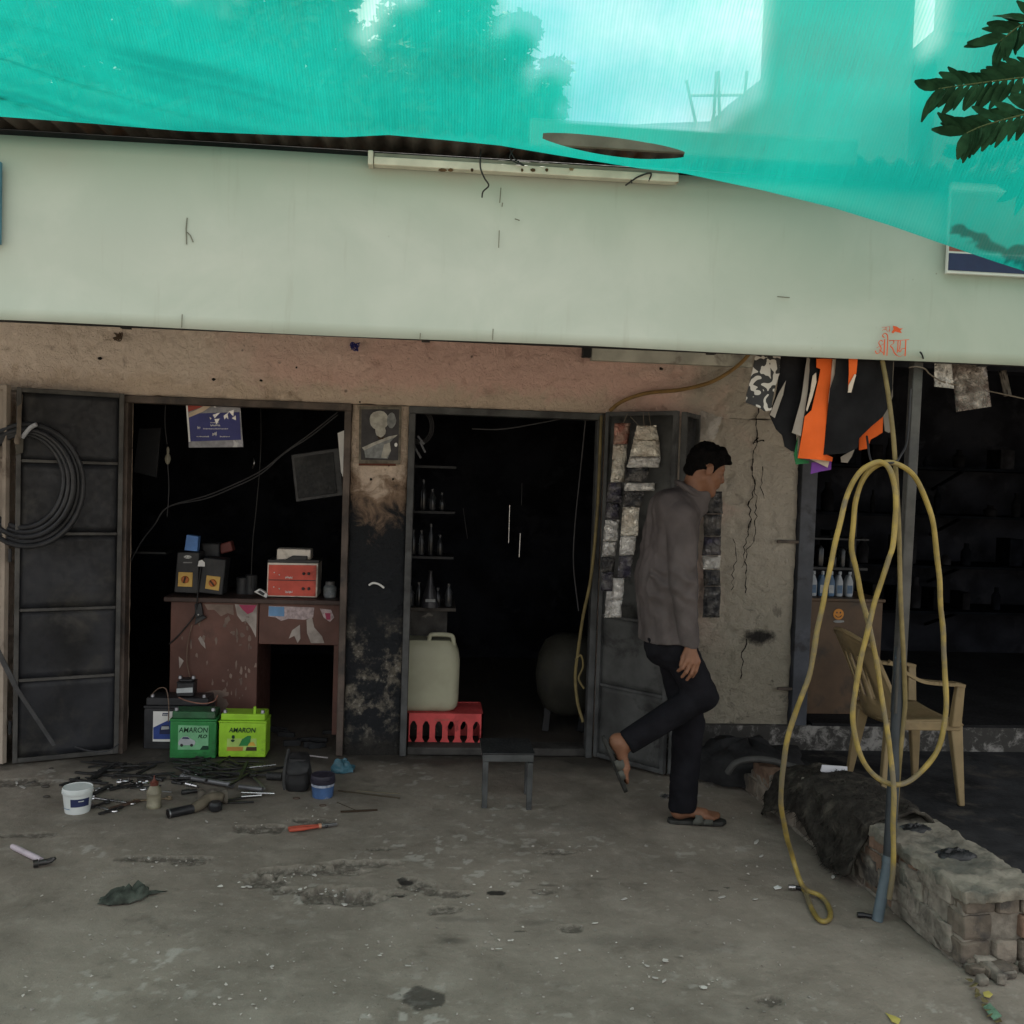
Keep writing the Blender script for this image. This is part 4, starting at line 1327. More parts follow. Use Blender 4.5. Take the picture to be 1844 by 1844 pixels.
patch([(334, 718), (337, 718), (343, 795), (340, 796)], YP - .004, WH, po, 'white_edge')
for k in range(8):
    px, py = random.uniform(375, 424), random.uniform(727, 762)
    q = [PY(px, py, YP - .005), PY(px + random.uniform(4, 14), py + random.uniform(-7, 2), YP - .008), PY(px + random.uniform(0, 10), py + random.uniform(3, 11), YP - .004)]
    MB().add(q, [(0, 1, 2)]).build('wrinkle_highlight', M('foil_shine', (.40, .40, .41), .25, .2, metal=.6), po, smooth=0)
for px, py, wd, hh in ((386, 761, 14, 2), (388, 766, 18, 4), (388, 772, 44, 2.5), (365, 786, 22, 3), (405, 786, 18, 3), (358, 770, 5, 7), (386, 781, 7, 9)):
    scribble(px, py, wd, hh, YP - .0045, WH, po)
# broken monitor-like panel hanging askew at the right
pn = thing('old_monitor', 'tilted dark glass screen hanging beside the pillar inside the left bay', 'monitor', PY(565, 905, .3))
oquad([(524, 819), (612, 806), (618, 892), (533, 904)], .30, .03, 'frame', M('panel_frame', (.035, .036, .038), .5, .3, 10), pn, .004)
oquad([(530, 825), (600, 814), (607, 888), (537, 898)], .294, .004, 'glass', M('dusty_dark_glass', (.010, .011, .012), .6, .5, 5, .05, dirt=(.04, .04, .038), dmin=.5, dmax=.75, dscale=6), pn, .001)
tag(oquad([(608, 780), (622, 774), (622, 870), (614, 850)], .2, .002, 'paper_strip', WH, None, 0), 'white paper strip behind the door frame beside the pillar', 'paper')
# slack double cable across the bay and hanging wires
for dy, lab in ((0, 'upper strand of the slack cable across the left bay'), (5, 'lower strand of the slack cable across the left bay')):
    tag(MB().tube(spline([PY(608, 742 + dy, .25), PY(560, 780 + dy, .3), PY(512, 815 + dy * .3, .3), PY(470, 848 + dy, .32), PY(420, 873 + dy, .33), PY(370, 893 + dy, .34), PY(303, 913, .35), PY(278, 945, .36), PY(255, 975, .36), PY(236, 1010, .36)], 10), .004, 6).build('slack_cable', M('grey_cable', (.040, .040, .043), .5)), lab, 'cable', 'slack cables in the left bay')
tag(MB().tube(spline([PY(468, 690, .4), PY(470, 800, .4), PY(463, 900, .4), PY(455, 980, .42), PY(452, 1060, .45)], 8), .003, 6).build('hanging_wire', WIRE), 'thin wire hanging down in the middle of the left bay', 'wire')
hs = thing('bulb_holder', 'twisted pale bulb holder on a wire at the left of the bay', 'bulb holder', PY(301, 834, .22))
mb = MB().tube(spline([PY(300, 700, .22), PY(297, 760, .22), PY(301, 800, .22)]), .0028, 6).build('cord', M('grey_cable', (.09, .09, .09)), hs)
MB().tube(spline([PY(308, 792, .22), PY(303, 806, .215), PY(308, 812, .22), PY(300, 824, .215), PY(299, 834, .22)]), [.004, .007, .005, .011, .012] + [.012] * 28, 8).build('socket', M('yellowed_plastic', (.19, .18, .14), .6), hs) if False else MB().lathe([(.006, 0), (.012, .01), (.018, .03), (.013, .05), (.007, .06), (.009, .085), (.004, .10)], PY(302, 836, .22), 12).build('socket', M('yellowed_plastic', (.19, .18, .14), .6), hs)
MB().tube(spline([PY(302, 836, .22), PY(304, 880, .22), PY(301, 930, .23)]), .0028, 6).build('cord', M('grey_cable', (.09, .09, .09)), hs)
tag(oquad([(250, 772), (290, 770), (282, 860), (240, 850)], .6, .03, 'wall_board', M('dull_board', (.016, .017, .020), .5, .2, 5), None, .003), 'dull grey board leaning on the wall at the left of the bay', 'board')
tag(MB().tube(spline([PY(456, 822, .5), PY(458, 834, .48), PY(455, 843, .5)]), [.004] * 17, 6).build('wall_hook', M('chrome', (.5, .5, .5), .3, .1, metal=1)), 'small shiny hook on the dark back of the left bay', 'hook')
# shelf line at the left
tag(MB().box((PY(225, 990, .5).x, .45, PY(250, 992, .5).z - .012), (PY(303, 990, .5).x, .95, PY(250, 992, .5).z)).build('wall_shelf', STEELD), 'narrow dark shelf in the left bay', 'shelf')

# ------------------------------------------------------------------ coil of black hose on the left door
RUB = M('black_rubber', (.022, .023, .026), .45, .3, 14, .1, dirt=(.06, .06, .06), dmin=.6, dmax=.8)
Yd = -.24
coil = thing('hose_coil', 'coil of black rubber hose hanging on the open left door', 'hose', PY(50, 970, Yd))
cx_, cy_ = 52, 868
for k in range(5):
    rx, ry = 74 + k * 6.5, 86 + k * 5.5
    pts = []
    for a in np.linspace(0, 2 * math.pi, 40)[:-1]:
        px = cx_ - 6 + math.cos(a) * rx + (k - 2) * 2
        py = cy_ + 2 + math.sin(a) * ry + (k * 3 - 6) * (1 if math.sin(a) > 0 else .3)
        pts.append(PY(px, py, Yd - .012 * (k % 3) - .01 * math.sin(a * 2 + k)))
    MB().tube(pts, .0135, 10, closed=True).build('hose_turn', RUB, coil)
MB().tube(spline([PY(40, 788, Yd - .04), PY(54, 771, Yd - .045), PY(66, 764, Yd - .05)]), .011, 10).build('hose_end', M('worn_hose_end', (.30, .31, .33), .5), coil)
tg = M('twine', (.15, .125, .10), .9)
tie = thing('tie_cord', 'knotted twine tying the hose coil to the door', 'twine', PY(33, 800, Yd - .05))
for k in range(4):
    MB().tube(spline([PY(32 + k * 3, 706, Yd + .02), PY(36 + k * 2 - 4, 740, Yd - .02), PY(31 + k * 2, 775, Yd - .06), PY(30 + k * 2, 795, Yd - .05)]), .003, 6).build('strand', tg, tie)
MB().lathe([(.010, 0), (.016, .012), (.014, .03), (.008, .05)], PY(31, 800, Yd - .055), 10).build('knot', tg, tie)
MB().slab([PY(27, 792, Yd - .05), PY(43, 790, Yd - .05), PY(42, 815, Yd - .05), PY(30, 820, Yd - .05)], (0, -1, 0), .006).build('strap_end', M('olive_strap', (.065, .06, .05), .8), tie)
# flat bar leaning against the door
tag(MB().bar(PY(-30, 1120, -.40), PY(30, 1240, -.32), .026, .006, up=(0, -1, 0)).bar(PY(30, 1240, -.32), PY(98, 1342, -.26), .022, .006, up=(0, -1, 0)).build('flat_bar', M('grey_strap', (.060, .060, .062), .5, .3)), 'grey flat strap leaning against the left door', 'strap')
tag(MB().tube(spline([PY(135, 1345, -.22), PY(165, 1353, -.26), PY(195, 1352, -.26), PY(214, 1340, -.2)]), .004, 6).build('floor_cable', M('grey_cable', (.09, .09, .09))), 'curved cable lying at the foot of the left door', 'cable')

# ------------------------------------------------------------------ picture on the pillar: a plain pale figure on dark ground
Yq = -.030
pic = thing('framed_picture', 'small framed picture of a pale figure on the pillar', 'picture', PY(686, 838, Yq))
oquad([(647, 731), (723, 732), (721, 836), (646, 835)], Yq, .016, 'frame', M('grimy_frame', (.13, .115, .09), .7, .4, 20, .2), pic, .002)
oquad([(651, 737), (719, 737), (717, 829), (650, 828)], Yq - .001, .004, 'print', M('dark_print', (.028, .026, .028), .5, .4, 14, .05), pic, 0)
PF = M('pale_figure', (.36, .35, .31), .7, .25, 30)
PF2 = M('grey_figure', (.20, .21, .21), .7, .3, 30)
patch(rag_poly(683, 757, 19, 18, 18, .12), Yq - .002, PF, pic, 'figure')
patch(rag_poly(705, 757, 9, 15, 14, .15), Yq - .003, PF2, pic, 'figure')
patch(rag_poly(685, 776, 10, 12, 14, .1), Yq - .004, PF, pic, 'figure')
patch([(652, 806), (672, 797), (700, 786), (716, 783), (708, 790), (702, 797), (704, 812), (698, 826), (658, 824), (656, 812)], Yq - .003, PF2, pic, 'figure')
patch([(652, 806), (672, 797), (700, 786), (716, 783), (712, 787), (676, 801), (656, 811)], Yq - .005, PF, pic, 'figure')
patch([(692, 800), (702, 797), (704, 812), (696, 825), (686, 824)], Yq - .004, PF, pic, 'figure')
patch(rag_poly(713, 801, 3, 4, 9, .1), Yq - .004, WH, pic, 'figure')
patch([(679, 784), (687, 789), (694, 784), (690, 791), (682, 791)], Yq - .0055, RU, pic, 'figure')
MB().bar(PY(646, 836.5, Yq - .004), PY(713, 837, Yq - .004), .012, .008, up=(0, -1, 0)).build('rail', M('red_brown_wood', (.10, .035, .022), .7), pic)
tag(MB().tube(spline([PY(664, 1054, -.025), PY(672, 1050, -.03), PY(682, 1052, -.03), PY(692, 1059, -.025)]), [.002] + [.006] * 23 + [.002], 6).build('chalk_smear', WH), 'short white chalk smear on the black pillar', 'mark')

# ================================================================== MIDDLE DOORWAY
# jerrycan on an upturned red crate
Yc = PZ(800, 1352).y
def rbox(mb, x0, x1, y0, y1, prof, n=5, rx=.06):
    """rounded-rectangle loft; prof: (z, inset)"""
    rows = []
    for z, ins in prof:
        row = []
        r_ = max(.004, rx - ins * .4)
        X0, X1, Y0, Y1 = x0 + ins, x1 - ins, y0 + ins * .6, y1 - ins * .6
        for (cx, cy, a0) in ((X1 - r_, Y1 - r_, 0), (X0 + r_, Y1 - r_, 90), (X0 + r_, Y0 + r_, 180), (X1 - r_, Y0 + r_, 270)):
            for k in range(n):
                a = math.radians(a0 + 90 * k / (n - 1))
                row.append(Vector((cx + r_ * math.cos(a), cy + r_ * math.sin(a), z)))
        row.append(row[0].copy())
        rows.append(row)
    mb.grid(rows)
    nn = len(rows[0]) - 1
    mb.add(rows[0][:-1], [tuple(range(nn))]); mb.add(rows[-1][:-1], [tuple(range(nn))])
    return mb


ca, cb_ = PY(732, 1350, Yc + .02), PY(868, 1350, Yc + .02)
zc1 = PY(800, 1285, Yc + .02).z
crt = thing('red_crate', 'red plastic crate with slotted sides standing in the middle doorway', 'crate', ((ca.x + cb_.x) / 2, Yc + .2, 0))
RCR = M('red_crate_plastic', (.55, .075, .075), .5, .2, 8, .1, dirt=(.12, .03, .03), dmin=.58, dmax=.72, dscale=6)
mb = MB()
def slotted(mb, p0, p1, z0, z1, n, th):
    """a crate wall with upright slots"""
    d = (p1 - p0); L = d.length; d.normalize(); nv = Vector((-d.y, d.x, 0)) * th
    def blk(u0, u1, w0, w1):
        mb.add([p0 + d * u0 + ZA * w0, p0 + d * u1 + ZA * w0, p0 + d * u1 + ZA * w0 + nv, p0 + d * u0 + ZA * w0 + nv,
                p0 + d * u0 + ZA * w1, p0 + d * u1 + ZA * w1, p0 + d * u1 + ZA * w1 + nv, p0 + d * u0 + ZA * w1 + nv],
               [(0, 3, 2, 1), (4, 5, 6, 7), (0, 1, 5, 4), (1, 2, 6, 5), (2, 3, 7, 6), (3, 0, 4, 7)])
    h = z1 - z0
    blk(0, L, z0, z0 + h * .18); blk(0, L, z0 + h * .78, z1)
    pw = L / n
    for k in range(n + 1):
        u0, u1 = max(0, k * pw - pw * .22), min(L, k * pw + pw * .22)
        blk(u0, u1, z0 + h * .181, z0 + h * .779)
    # rounded slot ends
    for k in range(n):
        cx = (k + .5) * pw; w_ = pw * .28
        for (zz, sg_) in ((z0 + h * .18, 1), (z0 + h * .78, -1)):
            for s_ in (-1, 1):
                q = [p0 + d * (cx + s_ * w_) + ZA * zz, p0 + d * (cx + s_ * w_ * .35) + ZA * zz, p0 + d * (cx + s_ * w_) + ZA * (zz + sg_ * h * .12)]
                mb.slab(q, nv, th)
A_, B_, C2, D2 = (Vector((ca.x, Yc + .02, 0)), Vector((cb_.x, Yc + .02, 0)), Vector((cb_.x, Yc + .32, 0)), Vector((ca.x, Yc + .32, 0)))
for nm, p0, p1, n in (('front_wall', A_, B_, 6), ('side_wall', B_, C2, 4), ('rear_wall', C2, D2, 6), ('side_wall', D2, A_, 4)):
    w_ = MB(); slotted(w_, p0, p1, .004, zc1, n, .009)
    w_.build(nm, RCR, crt)
MB().box((ca.x + .01, Yc + .03, zc1 - .012), (cb_.x - .01, Yc + .31, zc1 - .003)).build('base_panel', RCR, crt)
scribble(796, 1296, 28, 5, Yc + .017, M('faded_print', (.40, .12, .10), .7), crt)
jx0, jx1 = PY(700, 1270, Yc + .06), PY(826, 1270, Yc + .06)
jz1 = PY(790, 1133, Yc + .06).z
jc = thing('jerrycan', 'large translucent white jerrycan standing on the red crate', 'jerrycan', ((jx0.x + jx1.x) / 2, Yc + .17, zc1))
JP = M('jerrycan_plastic', (.34, .34, .245), .5, .12, 4, .08, 14, dirt=(.17, .16, .11), dmin=.55, dmax=.8, dscale=4)
hh = jz1 - zc1
rbox(MB(), jx0.x, jx1.x, Yc + .05, Yc + .29, [(zc1 + hh * u, ins) for u, ins in ((0, .045), (.02, .022), (.06, .008), (.14, .002), (.4, .0), (.62, .0), (.70, .006), (.77, .020), (.82, .040), (.85, .062))], 6, .055).build('body', JP, jc, smooth=70)
ha, hb = PY(776, 1146, Yc + .10), PY(816, 1150, Yc + .10)
MB().tube(spline([ha + Vector((-.01, 0, -.05)), ha + Vector((-.005, 0, 0)), ha + Vector((.02, 0, .012)), hb + Vector((-.02, 0, .02)), hb + Vector((0, 0, .0)), hb + Vector((.006, 0, -.05))], 6), .013, 10).build('handle', JP, jc)
MB().lathe([(.028, 0), (.028, .035), (.024, .038)], PY(752, 1163, Yc + .13), 16).build('cap', JP, jc)
# narrow shelf stand with bottles behind the pillar
zs1 = PY(780, 1094, .35).z
st = thing('shelf_stand', 'dark shelf unit behind the pillar in the middle doorway', 'shelf', (PY(780, 1300, .5).x, .5, 0))
xs0, xs1 = PY(716, 1094, .35).x, PY(821, 1094, .35).x
MB().box((xs0, .33, zs1 - .02), (xs1, .75, zs1)).build('shelf_board', M('dusty_board', (.055, .05, .045), .8, .3, 10), st, bevel=.002)
MB().box((xs0, .36, .01), (xs1 - .05, .72, zs1 - .021)).build('cabinet', M('dull_cabinet', (.05, .048, .045), .8, .4, 8, .2, dirt=(.13, .12, .105), dmin=.58, dmax=.64, dscale=9), st, bevel=.002)
for zz in (.28, .56, .84):
    MB().box((xs0, .50, zs1 + zz), (xs1 - .02, .78, zs1 + zz + .015)).build('shelf_board', STEELD, st)
SHB = M('shiny_black_plastic', (.012, .013, .015), .18, .3, 20, .2, 30)
SHG = M('shiny_grey_plastic', (.030, .032, .035), .22, .3, 20, .2, 30)
for k in range(13):
    lvl = k % 3
    px = 742 + (k // 3) * 17 + random.uniform(-3, 3)
    yy = .40 if lvl == 0 else .56
    c_ = PY(px, 1000, yy)
    zz = zs1 + (0, .296, .576)[lvl] + .001
    hh_ = random.uniform(.10, .2) if lvl else random.uniform(.10, .15)
    rr_ = random.uniform(.018, .026)
    bt = thing('oil_bottle', 'glossy dark bottle on the shelves behind the pillar', 'bottle', (c_.x, yy, zz), 'dark bottles on the shelf unit')
    MB().lathe([(rr_ * .9, 0), (rr_, .008), (rr_, hh_ * .62), (rr_ * .45, hh_ * .82), (rr_ * .42, hh_ * .9)], (c_.x, yy, zz), 12).build('bottle_body', SHB if k % 4 else SHG, bt)
    MB().lathe([(rr_ * .5, hh_ * .905), (rr_ * .5, hh_), (rr_ * .4, hh_ + .002)], (c_.x, yy, zz), 10).build('cap', SHG, bt)
c_ = PY(774, 1080, .36)
fu = thing('funnel_can', 'cone-topped black oil can with a pale tag on the shelf', 'oil can', (c_.x, .36, zs1))
MB().lathe([(.055, .001), (.055, .02), (.018, .15), (.010, .20), (.012, .22)], (c_.x, .36, zs1), 18).build('cone', M('can_black', (.03, .03, .034), .35, .3, 12), fu)
patch([(766, 1079), (784, 1079), (784, 1084), (766, 1084)], .30, M('pale_tag', (.22, .23, .23), .6), fu, 'tag')
# coiled tubing hung at the top left of the doorway
for k in range(3):
    pts = [PY(757 + math.cos(a) * (18 + 3 * k), 768 + math.sin(a) * (26 + 3 * k), .3 + .02 * k) for a in np.linspace(0, 6.28, 25)[:-1]]
    tag(MB().tube(pts, .004, 6, closed=True).build('wire_ring', M('grey_cable', (.09, .09, .09))), ['inner', 'middle', 'outer'][k] + ' wire ring hung at the top left of the middle doorway', 'wire', 'wire rings in the doorway')
for k, (a, b_) in enumerate((((744, 800), (758, 825)), ((756, 795), (766, 815)), ((752, 785), (764, 800)))):
    tag(MB().bar(PY(*a, .28), PY(*b_, .28), .012, .004, up=(0, -1, 0)).build('metal_strip', SHG), ['lowest', 'middle', 'upper'][k] + ' shiny strip hanging below the wire rings', 'strip', 'shiny strips below the rings')
# vertical glints: rods standing in the dark
for k, (a, b_) in enumerate((((918, 910), (916, 978)), ((937, 960), (935, 1003)), ((834, 915), (842, 970)), ((940, 870), (939, 910)))):
    tag(MB().tube([PY(*a, .9), PY(*b_, .9)], .0026, 6).build('hanging_rod', M('chrome', (.5, .5, .5)) if k < 2 else M('grey_cable', (.09, .09, .09))), ['brightest thin rod hanging in the dark doorway', 'second bright thin rod right of the brightest one', 'dim rod at the left in the dark doorway', 'dim rod above the second bright one'][k], 'rod', 'rods in the dark doorway')
tag(MB().tube(spline([PY(850, 772, .2), PY(900, 773, .2), PY(960, 764, .2), (PY(1020, 752, .12)), PY(1060, 742, .02)], 8), .004, 6).build('sagging_cable', M('grey_cable', (.09, .09, .09))), 'sagging grey cable under the lintel of the middle doorway', 'cable')
tag(MB().tube(spline([PY(1055, 750, .15), PY(1045, 850, .2), PY(1035, 950, .22), PY(1033, 1020, .22), PY(1042, 1100, .2)], 8), .004, 6).build('hanging_cable', M('grey_cable', (.09, .09, .09))), 'dim cable hanging inside the right side of the middle doorway', 'cable')
# round dusty drum at the right, resting on its stand
c_ = PY(1018, 1225, .42)
dm = thing('air_tank', 'dusty rounded tank in the right corner of the middle doorway', 'tank', (c_.x, .5, 0))
DUS = M('dusty_tank', (.034, .033, .026), .65, .3, 5, .15, dirt=(.03, .03, .028))
MB().lathe([(.02, -.26), (.10, -.25), (.16, -.21), (.20, -.12), (.215, 0), (.20, .12), (.16, .21), (.10, .25), (.02, .26)], (c_.x + .05, .62, c_.z), 28, (0, 0, 1)).build('shell', DUS, dm, smooth=70)
for sx_ in (-.1, .12):
    MB().bar((c_.x + sx_, .55, 0), (c_.x + sx_ * 1.1 + .03, .6, c_.z - .16), .04, .03, up=(0, 1, 0)).build('leg', STEELD, dm)
YH = M('yellow_hose', (.27, .20, .052), .5, .30, 9, .08, dirt=(.145, .122, .075), dmin=.45, dmax=.62, dscale=6)
YH2 = M('faded_hose', (.16, .125, .05), .55, .25, 16, .08, dirt=(.10, .085, .05), dmin=.5, dmax=.7, dscale=7)
tag(MB().tube(spline([PY(1083, 748, -.04), PY(1080, 830, -.05), PY(1075, 930, -.05), PY(1064, 1040, -.04), PY(1050, 1110, .0), PY(1040, 1180, .02), PY(1036, 1220, .03), PY(1040, 1265, .02), PY(1050, 1300, .0)], 8), .009, 8).build('air_hose', YH2), 'yellow hose hanging along the right frame of the middle doorway', 'hose')
tag(MB().tube(spline([PY(1036, 1188, .015), PY(1046, 1180, .01), PY(1050, 1200, .02), PY(1042, 1222, .025), PY(1052, 1240, .01)], 8), .006, 8).build('hose_loop', YH2), 'small loop of yellow hose beside the tank', 'hose')
tag(MB().tube(spline([PY(1098, 740, -.05), PY(1122, 722, -.05), PY(1165, 708, -.06), PY(1225, 702, -.07), PY(1275, 690, -.075), PY(1310, 672, -.08), PY(1340, 648, -.09), PY(1360, 620, -.12)], 8), .011, 8).build('wall_cable', M('ochre_hose', (.24, .15, .055), .55, .2, 12)), 'ochre hose running across the wall up behind the banner', 'hose')

# ------------------------------------------------------------------ little iron stool
IR = M('stool_iron', (.055, .058, .058), .55, .35, 8, .15, dirt=(.03, .03, .03))
f0, f1 = PZ(872, 1455), PZ(952, 1458)
zst = PY(910, 1356, f0.y).z
sto = thing('iron_stool', 'small square black iron stool standing on the concrete', 'stool', ((f0.x + f1.x) / 2, f0.y + .11, 0))
dp = .23
for (x, y) in ((f0.x, f0.y), (f1.x, f1.y), (f0.x + .012, f0.y + dp), (f1.x + .012, f1.y + dp)):
    MB().box((x - .013, y - .013, .001), (x + .013, y + .013, zst - .04)).build('leg', IR, sto, bevel=.002)
MB().box((f0.x - .015, f0.y - .015, zst - .039), (f1.x + .017, f0.y + dp + .015, zst - .004)).build('apron', IR, sto, bevel=.002)
MB().box((f0.x - .02, f0.y - .02, zst - .003), (f1.x + .022, f0.y + dp + .02, zst + .004)).build('seat', M('seat_sheet', (.024, .025, .026), .5, .3), sto, bevel=.002)

# ------------------------------------------------------------------ strips of foil packets on the right door leaf
def foil_mat(name, col, lab):
    mt, t, b = nodes_of(name)
    v = nd(t, 'ShaderNodeTexCoord').outputs['Object']
    n1 = noisef(t, v, 26, 5, .65, 1.0)
    c = mixc(t, mrange(t, noisef(t, v, 16, 2), .35, .65), col, lab)
    t.links.new(c, b.inputs['Base Color'])
    b.inputs['Metallic'].default_value = .62
    b.inputs['Roughness'].default_value = .24
    bp = nd(t, 'ShaderNodeBump', Strength=1.0, Distance=.04)
    t.links.new(n1, bp.inputs['Height']); t.links.new(bp.outputs[0], b.inputs['Normal'])
    return mt


FOIL = [foil_mat('foil_silver', (.95, .93, .88), (.75, .73, .70)), foil_mat('foil_cream', (.97, .92, .80), (.80, .72, .60)), foil_mat('foil_violet', (.07, .065, .10), (.25, .24, .24)), foil_mat('foil_dark', (.045, .047, .055), (.20, .19, .18)), foil_mat('foil_red', (.42, .17, .13), (.62, .42, .34))]


def packet_strip(label, seq, Yf, cords=()):
    """seq: (left px, right px, top px, bottom px, material index)"""
    p0 = PY((seq[-1][0] + seq[-1][1]) / 2, seq[-1][3], Yf)
    r = thing('packet_strip', label, 'packets', p0, 'foil packet strips on the door')
    for k, (xa, xb, xa2, xb2, y0, y1, mi) in enumerate(seq):
        mb = MB()
        rows = []
        n = 7
        for j in range(n):
            row = []
            for i in range(n):
                u, v_ = i / (n - 1), j / (n - 1)
                px = (xa + (xb - xa) * u) * (1 - v_) + (xa2 + (xb2 - xa2) * u) * v_
                e = min(u, 1 - u, v_, 1 - v_)
                row.append(PY(px + random.uniform(-.8, .8), y0 + (y1 - y0) * v_, Yf - min(1, e * 5) * .012 - random.uniform(0, .006)))
            rows.append(row)
        mb.grid(rows)
        mb.build('packet', FOIL[mi], r, smooth=50, thick=.001)
    cm = MB()
    for pts in cords:
        cm.tube([PY(x, y, Yf) for x, y in pts], .0015, 5)
    if cords:
        cm.build('cord', tg, r)
    return r


Yl = (qa.y + qb.y) / 2 - .06
packet_strip('left long strip of silver foil packets on the open grey door', [
    (1106, 1136, 1105, 1130, 762, 800, 4), (1105, 1130, 1100, 1124, 800, 868, 1), (1096, 1122, 1092, 1120, 869, 905, 2), (1093, 1118, 1090, 1115, 906, 935, 2), (1090, 1117, 1086, 1114, 936, 975, 0), (1086, 1112, 1083, 1108, 976, 1002, 0),
    (1084, 1108, 1082, 1106, 1003, 1030, 3), (1083, 1106, 1082, 1105, 1031, 1064, 2), (1092, 1118, 1089, 1118, 1065, 1112, 0)], Yl, (((1130, 745), (1122, 763)),))
packet_strip('wide strip of crinkled foil packets beside the walking man', [
    (1147, 1182, 1140, 1186, 766, 792, 1), (1141, 1187, 1134, 1190, 792, 822, 1), (1134, 1190, 1128, 1187, 823, 842, 0), (1128, 1170, 1125, 1163, 842, 868, 3), (1125, 1180, 1124, 1178, 869, 884, 0), (1124, 1160, 1122, 1155, 885, 912, 3),
    (1121, 1152, 1117, 1148, 913, 965, 1), (1117, 1146, 1115, 1142, 966, 1000, 0), (1115, 1140, 1112, 1136, 1001, 1040, 2), (1104, 1124, 1102, 1122, 1041, 1080, 0), (1100, 1120, 1098, 1118, 1080, 1112, 0)], Yl - .05, (((1158, 742), (1160, 768)), ((1168, 742), (1172, 768)), ((1135, 750), (1152, 768))))
packet_strip('dark strip of packets on the pier right of the walking man', [
    (1268, 1300, 1266, 1302, 885, 925, 3), (1266, 1300, 1268, 1298, 926, 965, 3), (1268, 1298, 1264, 1298, 966, 1000, 2), (1264, 1298, 1266, 1296, 1001, 1025, 0), (1266, 1296, 1268, 1298, 1026, 1055, 3), (1268, 1298, 1265, 1296, 1056, 1112, 3)], -.10)
# clear plastic bag hung above the man
bg_ = thing('plastic_bag', 'clear crumpled plastic bag hanging on the wall above the man', 'bag', PY(1270, 790, -.12))
mt, t, b = nodes_of('clear_plastic')
b.inputs['Base Color'].default_value = (.55, .53, .50, 1); b.inputs['Roughness'].default_value = .15; b.inputs['Alpha'].default_value = .62
v = nd(t, 'ShaderNodeTexCoord').outputs['Object']
bp = nd(t, 'ShaderNodeBump', Strength=1, Distance=.03); t.links.new(noisef(t, v, 22, 4, .6, 1), bp.inputs['Height']); t.links.new(bp.outputs[0], b.inputs['Normal'])
CLR = mt
rows = []
for j in range(9):
    row = []
    for i in range(9):
        u, v_ = i / 8, j / 8
        px = 1250 + 50 * u + (12 * (1 - v_) * (1 - u)) - 14 * v_ * u
        py = 738 + 56 * v_ + 14 * u * (1 - v_)
        row.append(PY(px + random.uniform(-2, 2), py + random.uniform(-2, 2), -.07 - .05 * math.sin(math.pi * u) * math.sin(math.pi * v_) - random.uniform(0, .02)))
    rows.append(row)
MB().grid(rows).build('film', CLR, bg_, smooth=60)

# ================================================================== RIGHT SIDE
# pole carrying the banner
b0 = PZ(1580, 1652); b0.y = -2.06
b0 = PY(1580, 1652, -2.06); b0.z = 0.0
j0, t0 = PY(1601, 1545, -2.04), PY(1651, 640, -1.96)
pole = thing('support_pole', 'grey metal pole with a blue-grey pipe foot holding up the banner', 'pole', b0)
MB().tube([b0, j0], .0205, 16).build('pipe_foot', M('bluegrey_pipe', (.085, .115, .135), .5, .25, 8, .1, dirt=(.06, .06, .06)), pole)
MB().tube([b0.lerp(j0, .93), b0.lerp(j0, 1.03)], .0235, 16).build('coupling', M('bluegrey_pipe', (.1, .13, .15)), pole)
mid = j0.lerp(t0, .42)
MB().tube([j0, mid], [.022, .0215], 16).build('lower_tube', M('worn_blue_tube', (.034, .041, .047), .5, .4, 6, .15, dirt=(.055, .12, .17), dmin=.62, dmax=.72, dscale=9), pole)
d_ = (t0 - mid).normalized()
MB().bar(mid - d_ * .25, t0 + d_ * .05, .038, .038, up=(0, -1, 0)).build('upper_tube', M('worn_grey_tube', (.055, .054, .05), .6, .35, 9, .2, dirt=(.04, .04, .04)), pole, bevel=.004)
tag(MB().tube(spline([PY(1637, 662, -2.0), PY(1650, 660, -2.02), PY(1665, 664, -2.0), PY(1672, 672, -1.98)]), .003, 6).build('rope_tie', tg), 'twine tied round the top of the pole', 'twine')

# yellow hose slung on a hook of the pole
Z5 = lambda x, y: (1320 + x / 3.519, 580 + y / 3.519)
Z6 = lambda x, y: (1320 + x / 3.519, 1000 + y / 3.519)
hp = []
hp += [PZ(1440, 1592, .012), PZ(1452, 1612, .012), PZ(1474, 1655, .012), PZ(1492, 1658, .012), PZ(1496, 1640, .012), PZ(1478, 1614, .014), PZ(1452, 1602, .03), PZ(1440, 1585, .07)]
for (x, y, yy) in ((1427, 1545, -1.80), (1413, 1490, -1.9), (1406, 1430, -1.98), (1411, 1378, -2.02), (1425, 1310, -2.05), (1458, 1210, -2.08), (1479, 1100, -2.1)):
    hp.append(PY(x, y, yy))
hp += [PY(*Z5(x, y), yy) for x, y, yy in ((610, 1580, -2.1), (700, 1180, -2.1), (790, 970, -2.1), (880, 900, -2.11), (955, 895, -2.12), (1005, 970, -2.13), (1030, 1180, -2.13), (1012, 1400, -2.13))]
hp += [PY(*Z6(x, y), yy) for x, y, yy in ((985, 20, -2.13), (920, 240, -2.13), (855, 450, -2.13), (795, 740, -2.12), (764, 980, -2.11), (790, 1220, -2.1), (890, 1390, -2.1), (1020, 1450, -2.1), (1150, 1405, -2.09), (1285, 1245, -2.08), (1345, 1000, -2.07), (1343, 700, -2.06), (1310, 250, -2.06))]
hp += [PY(*Z5(x, y), yy) for x, y, yy in ((1290, 1430, -2.07), (1235, 1170, -2.08), (1150, 990, -2.09), (1050, 905, -2.1), (940, 900, -2.09), (840, 980, -2.08), (775, 1160, -2.08), (752, 1400, -2.08))]
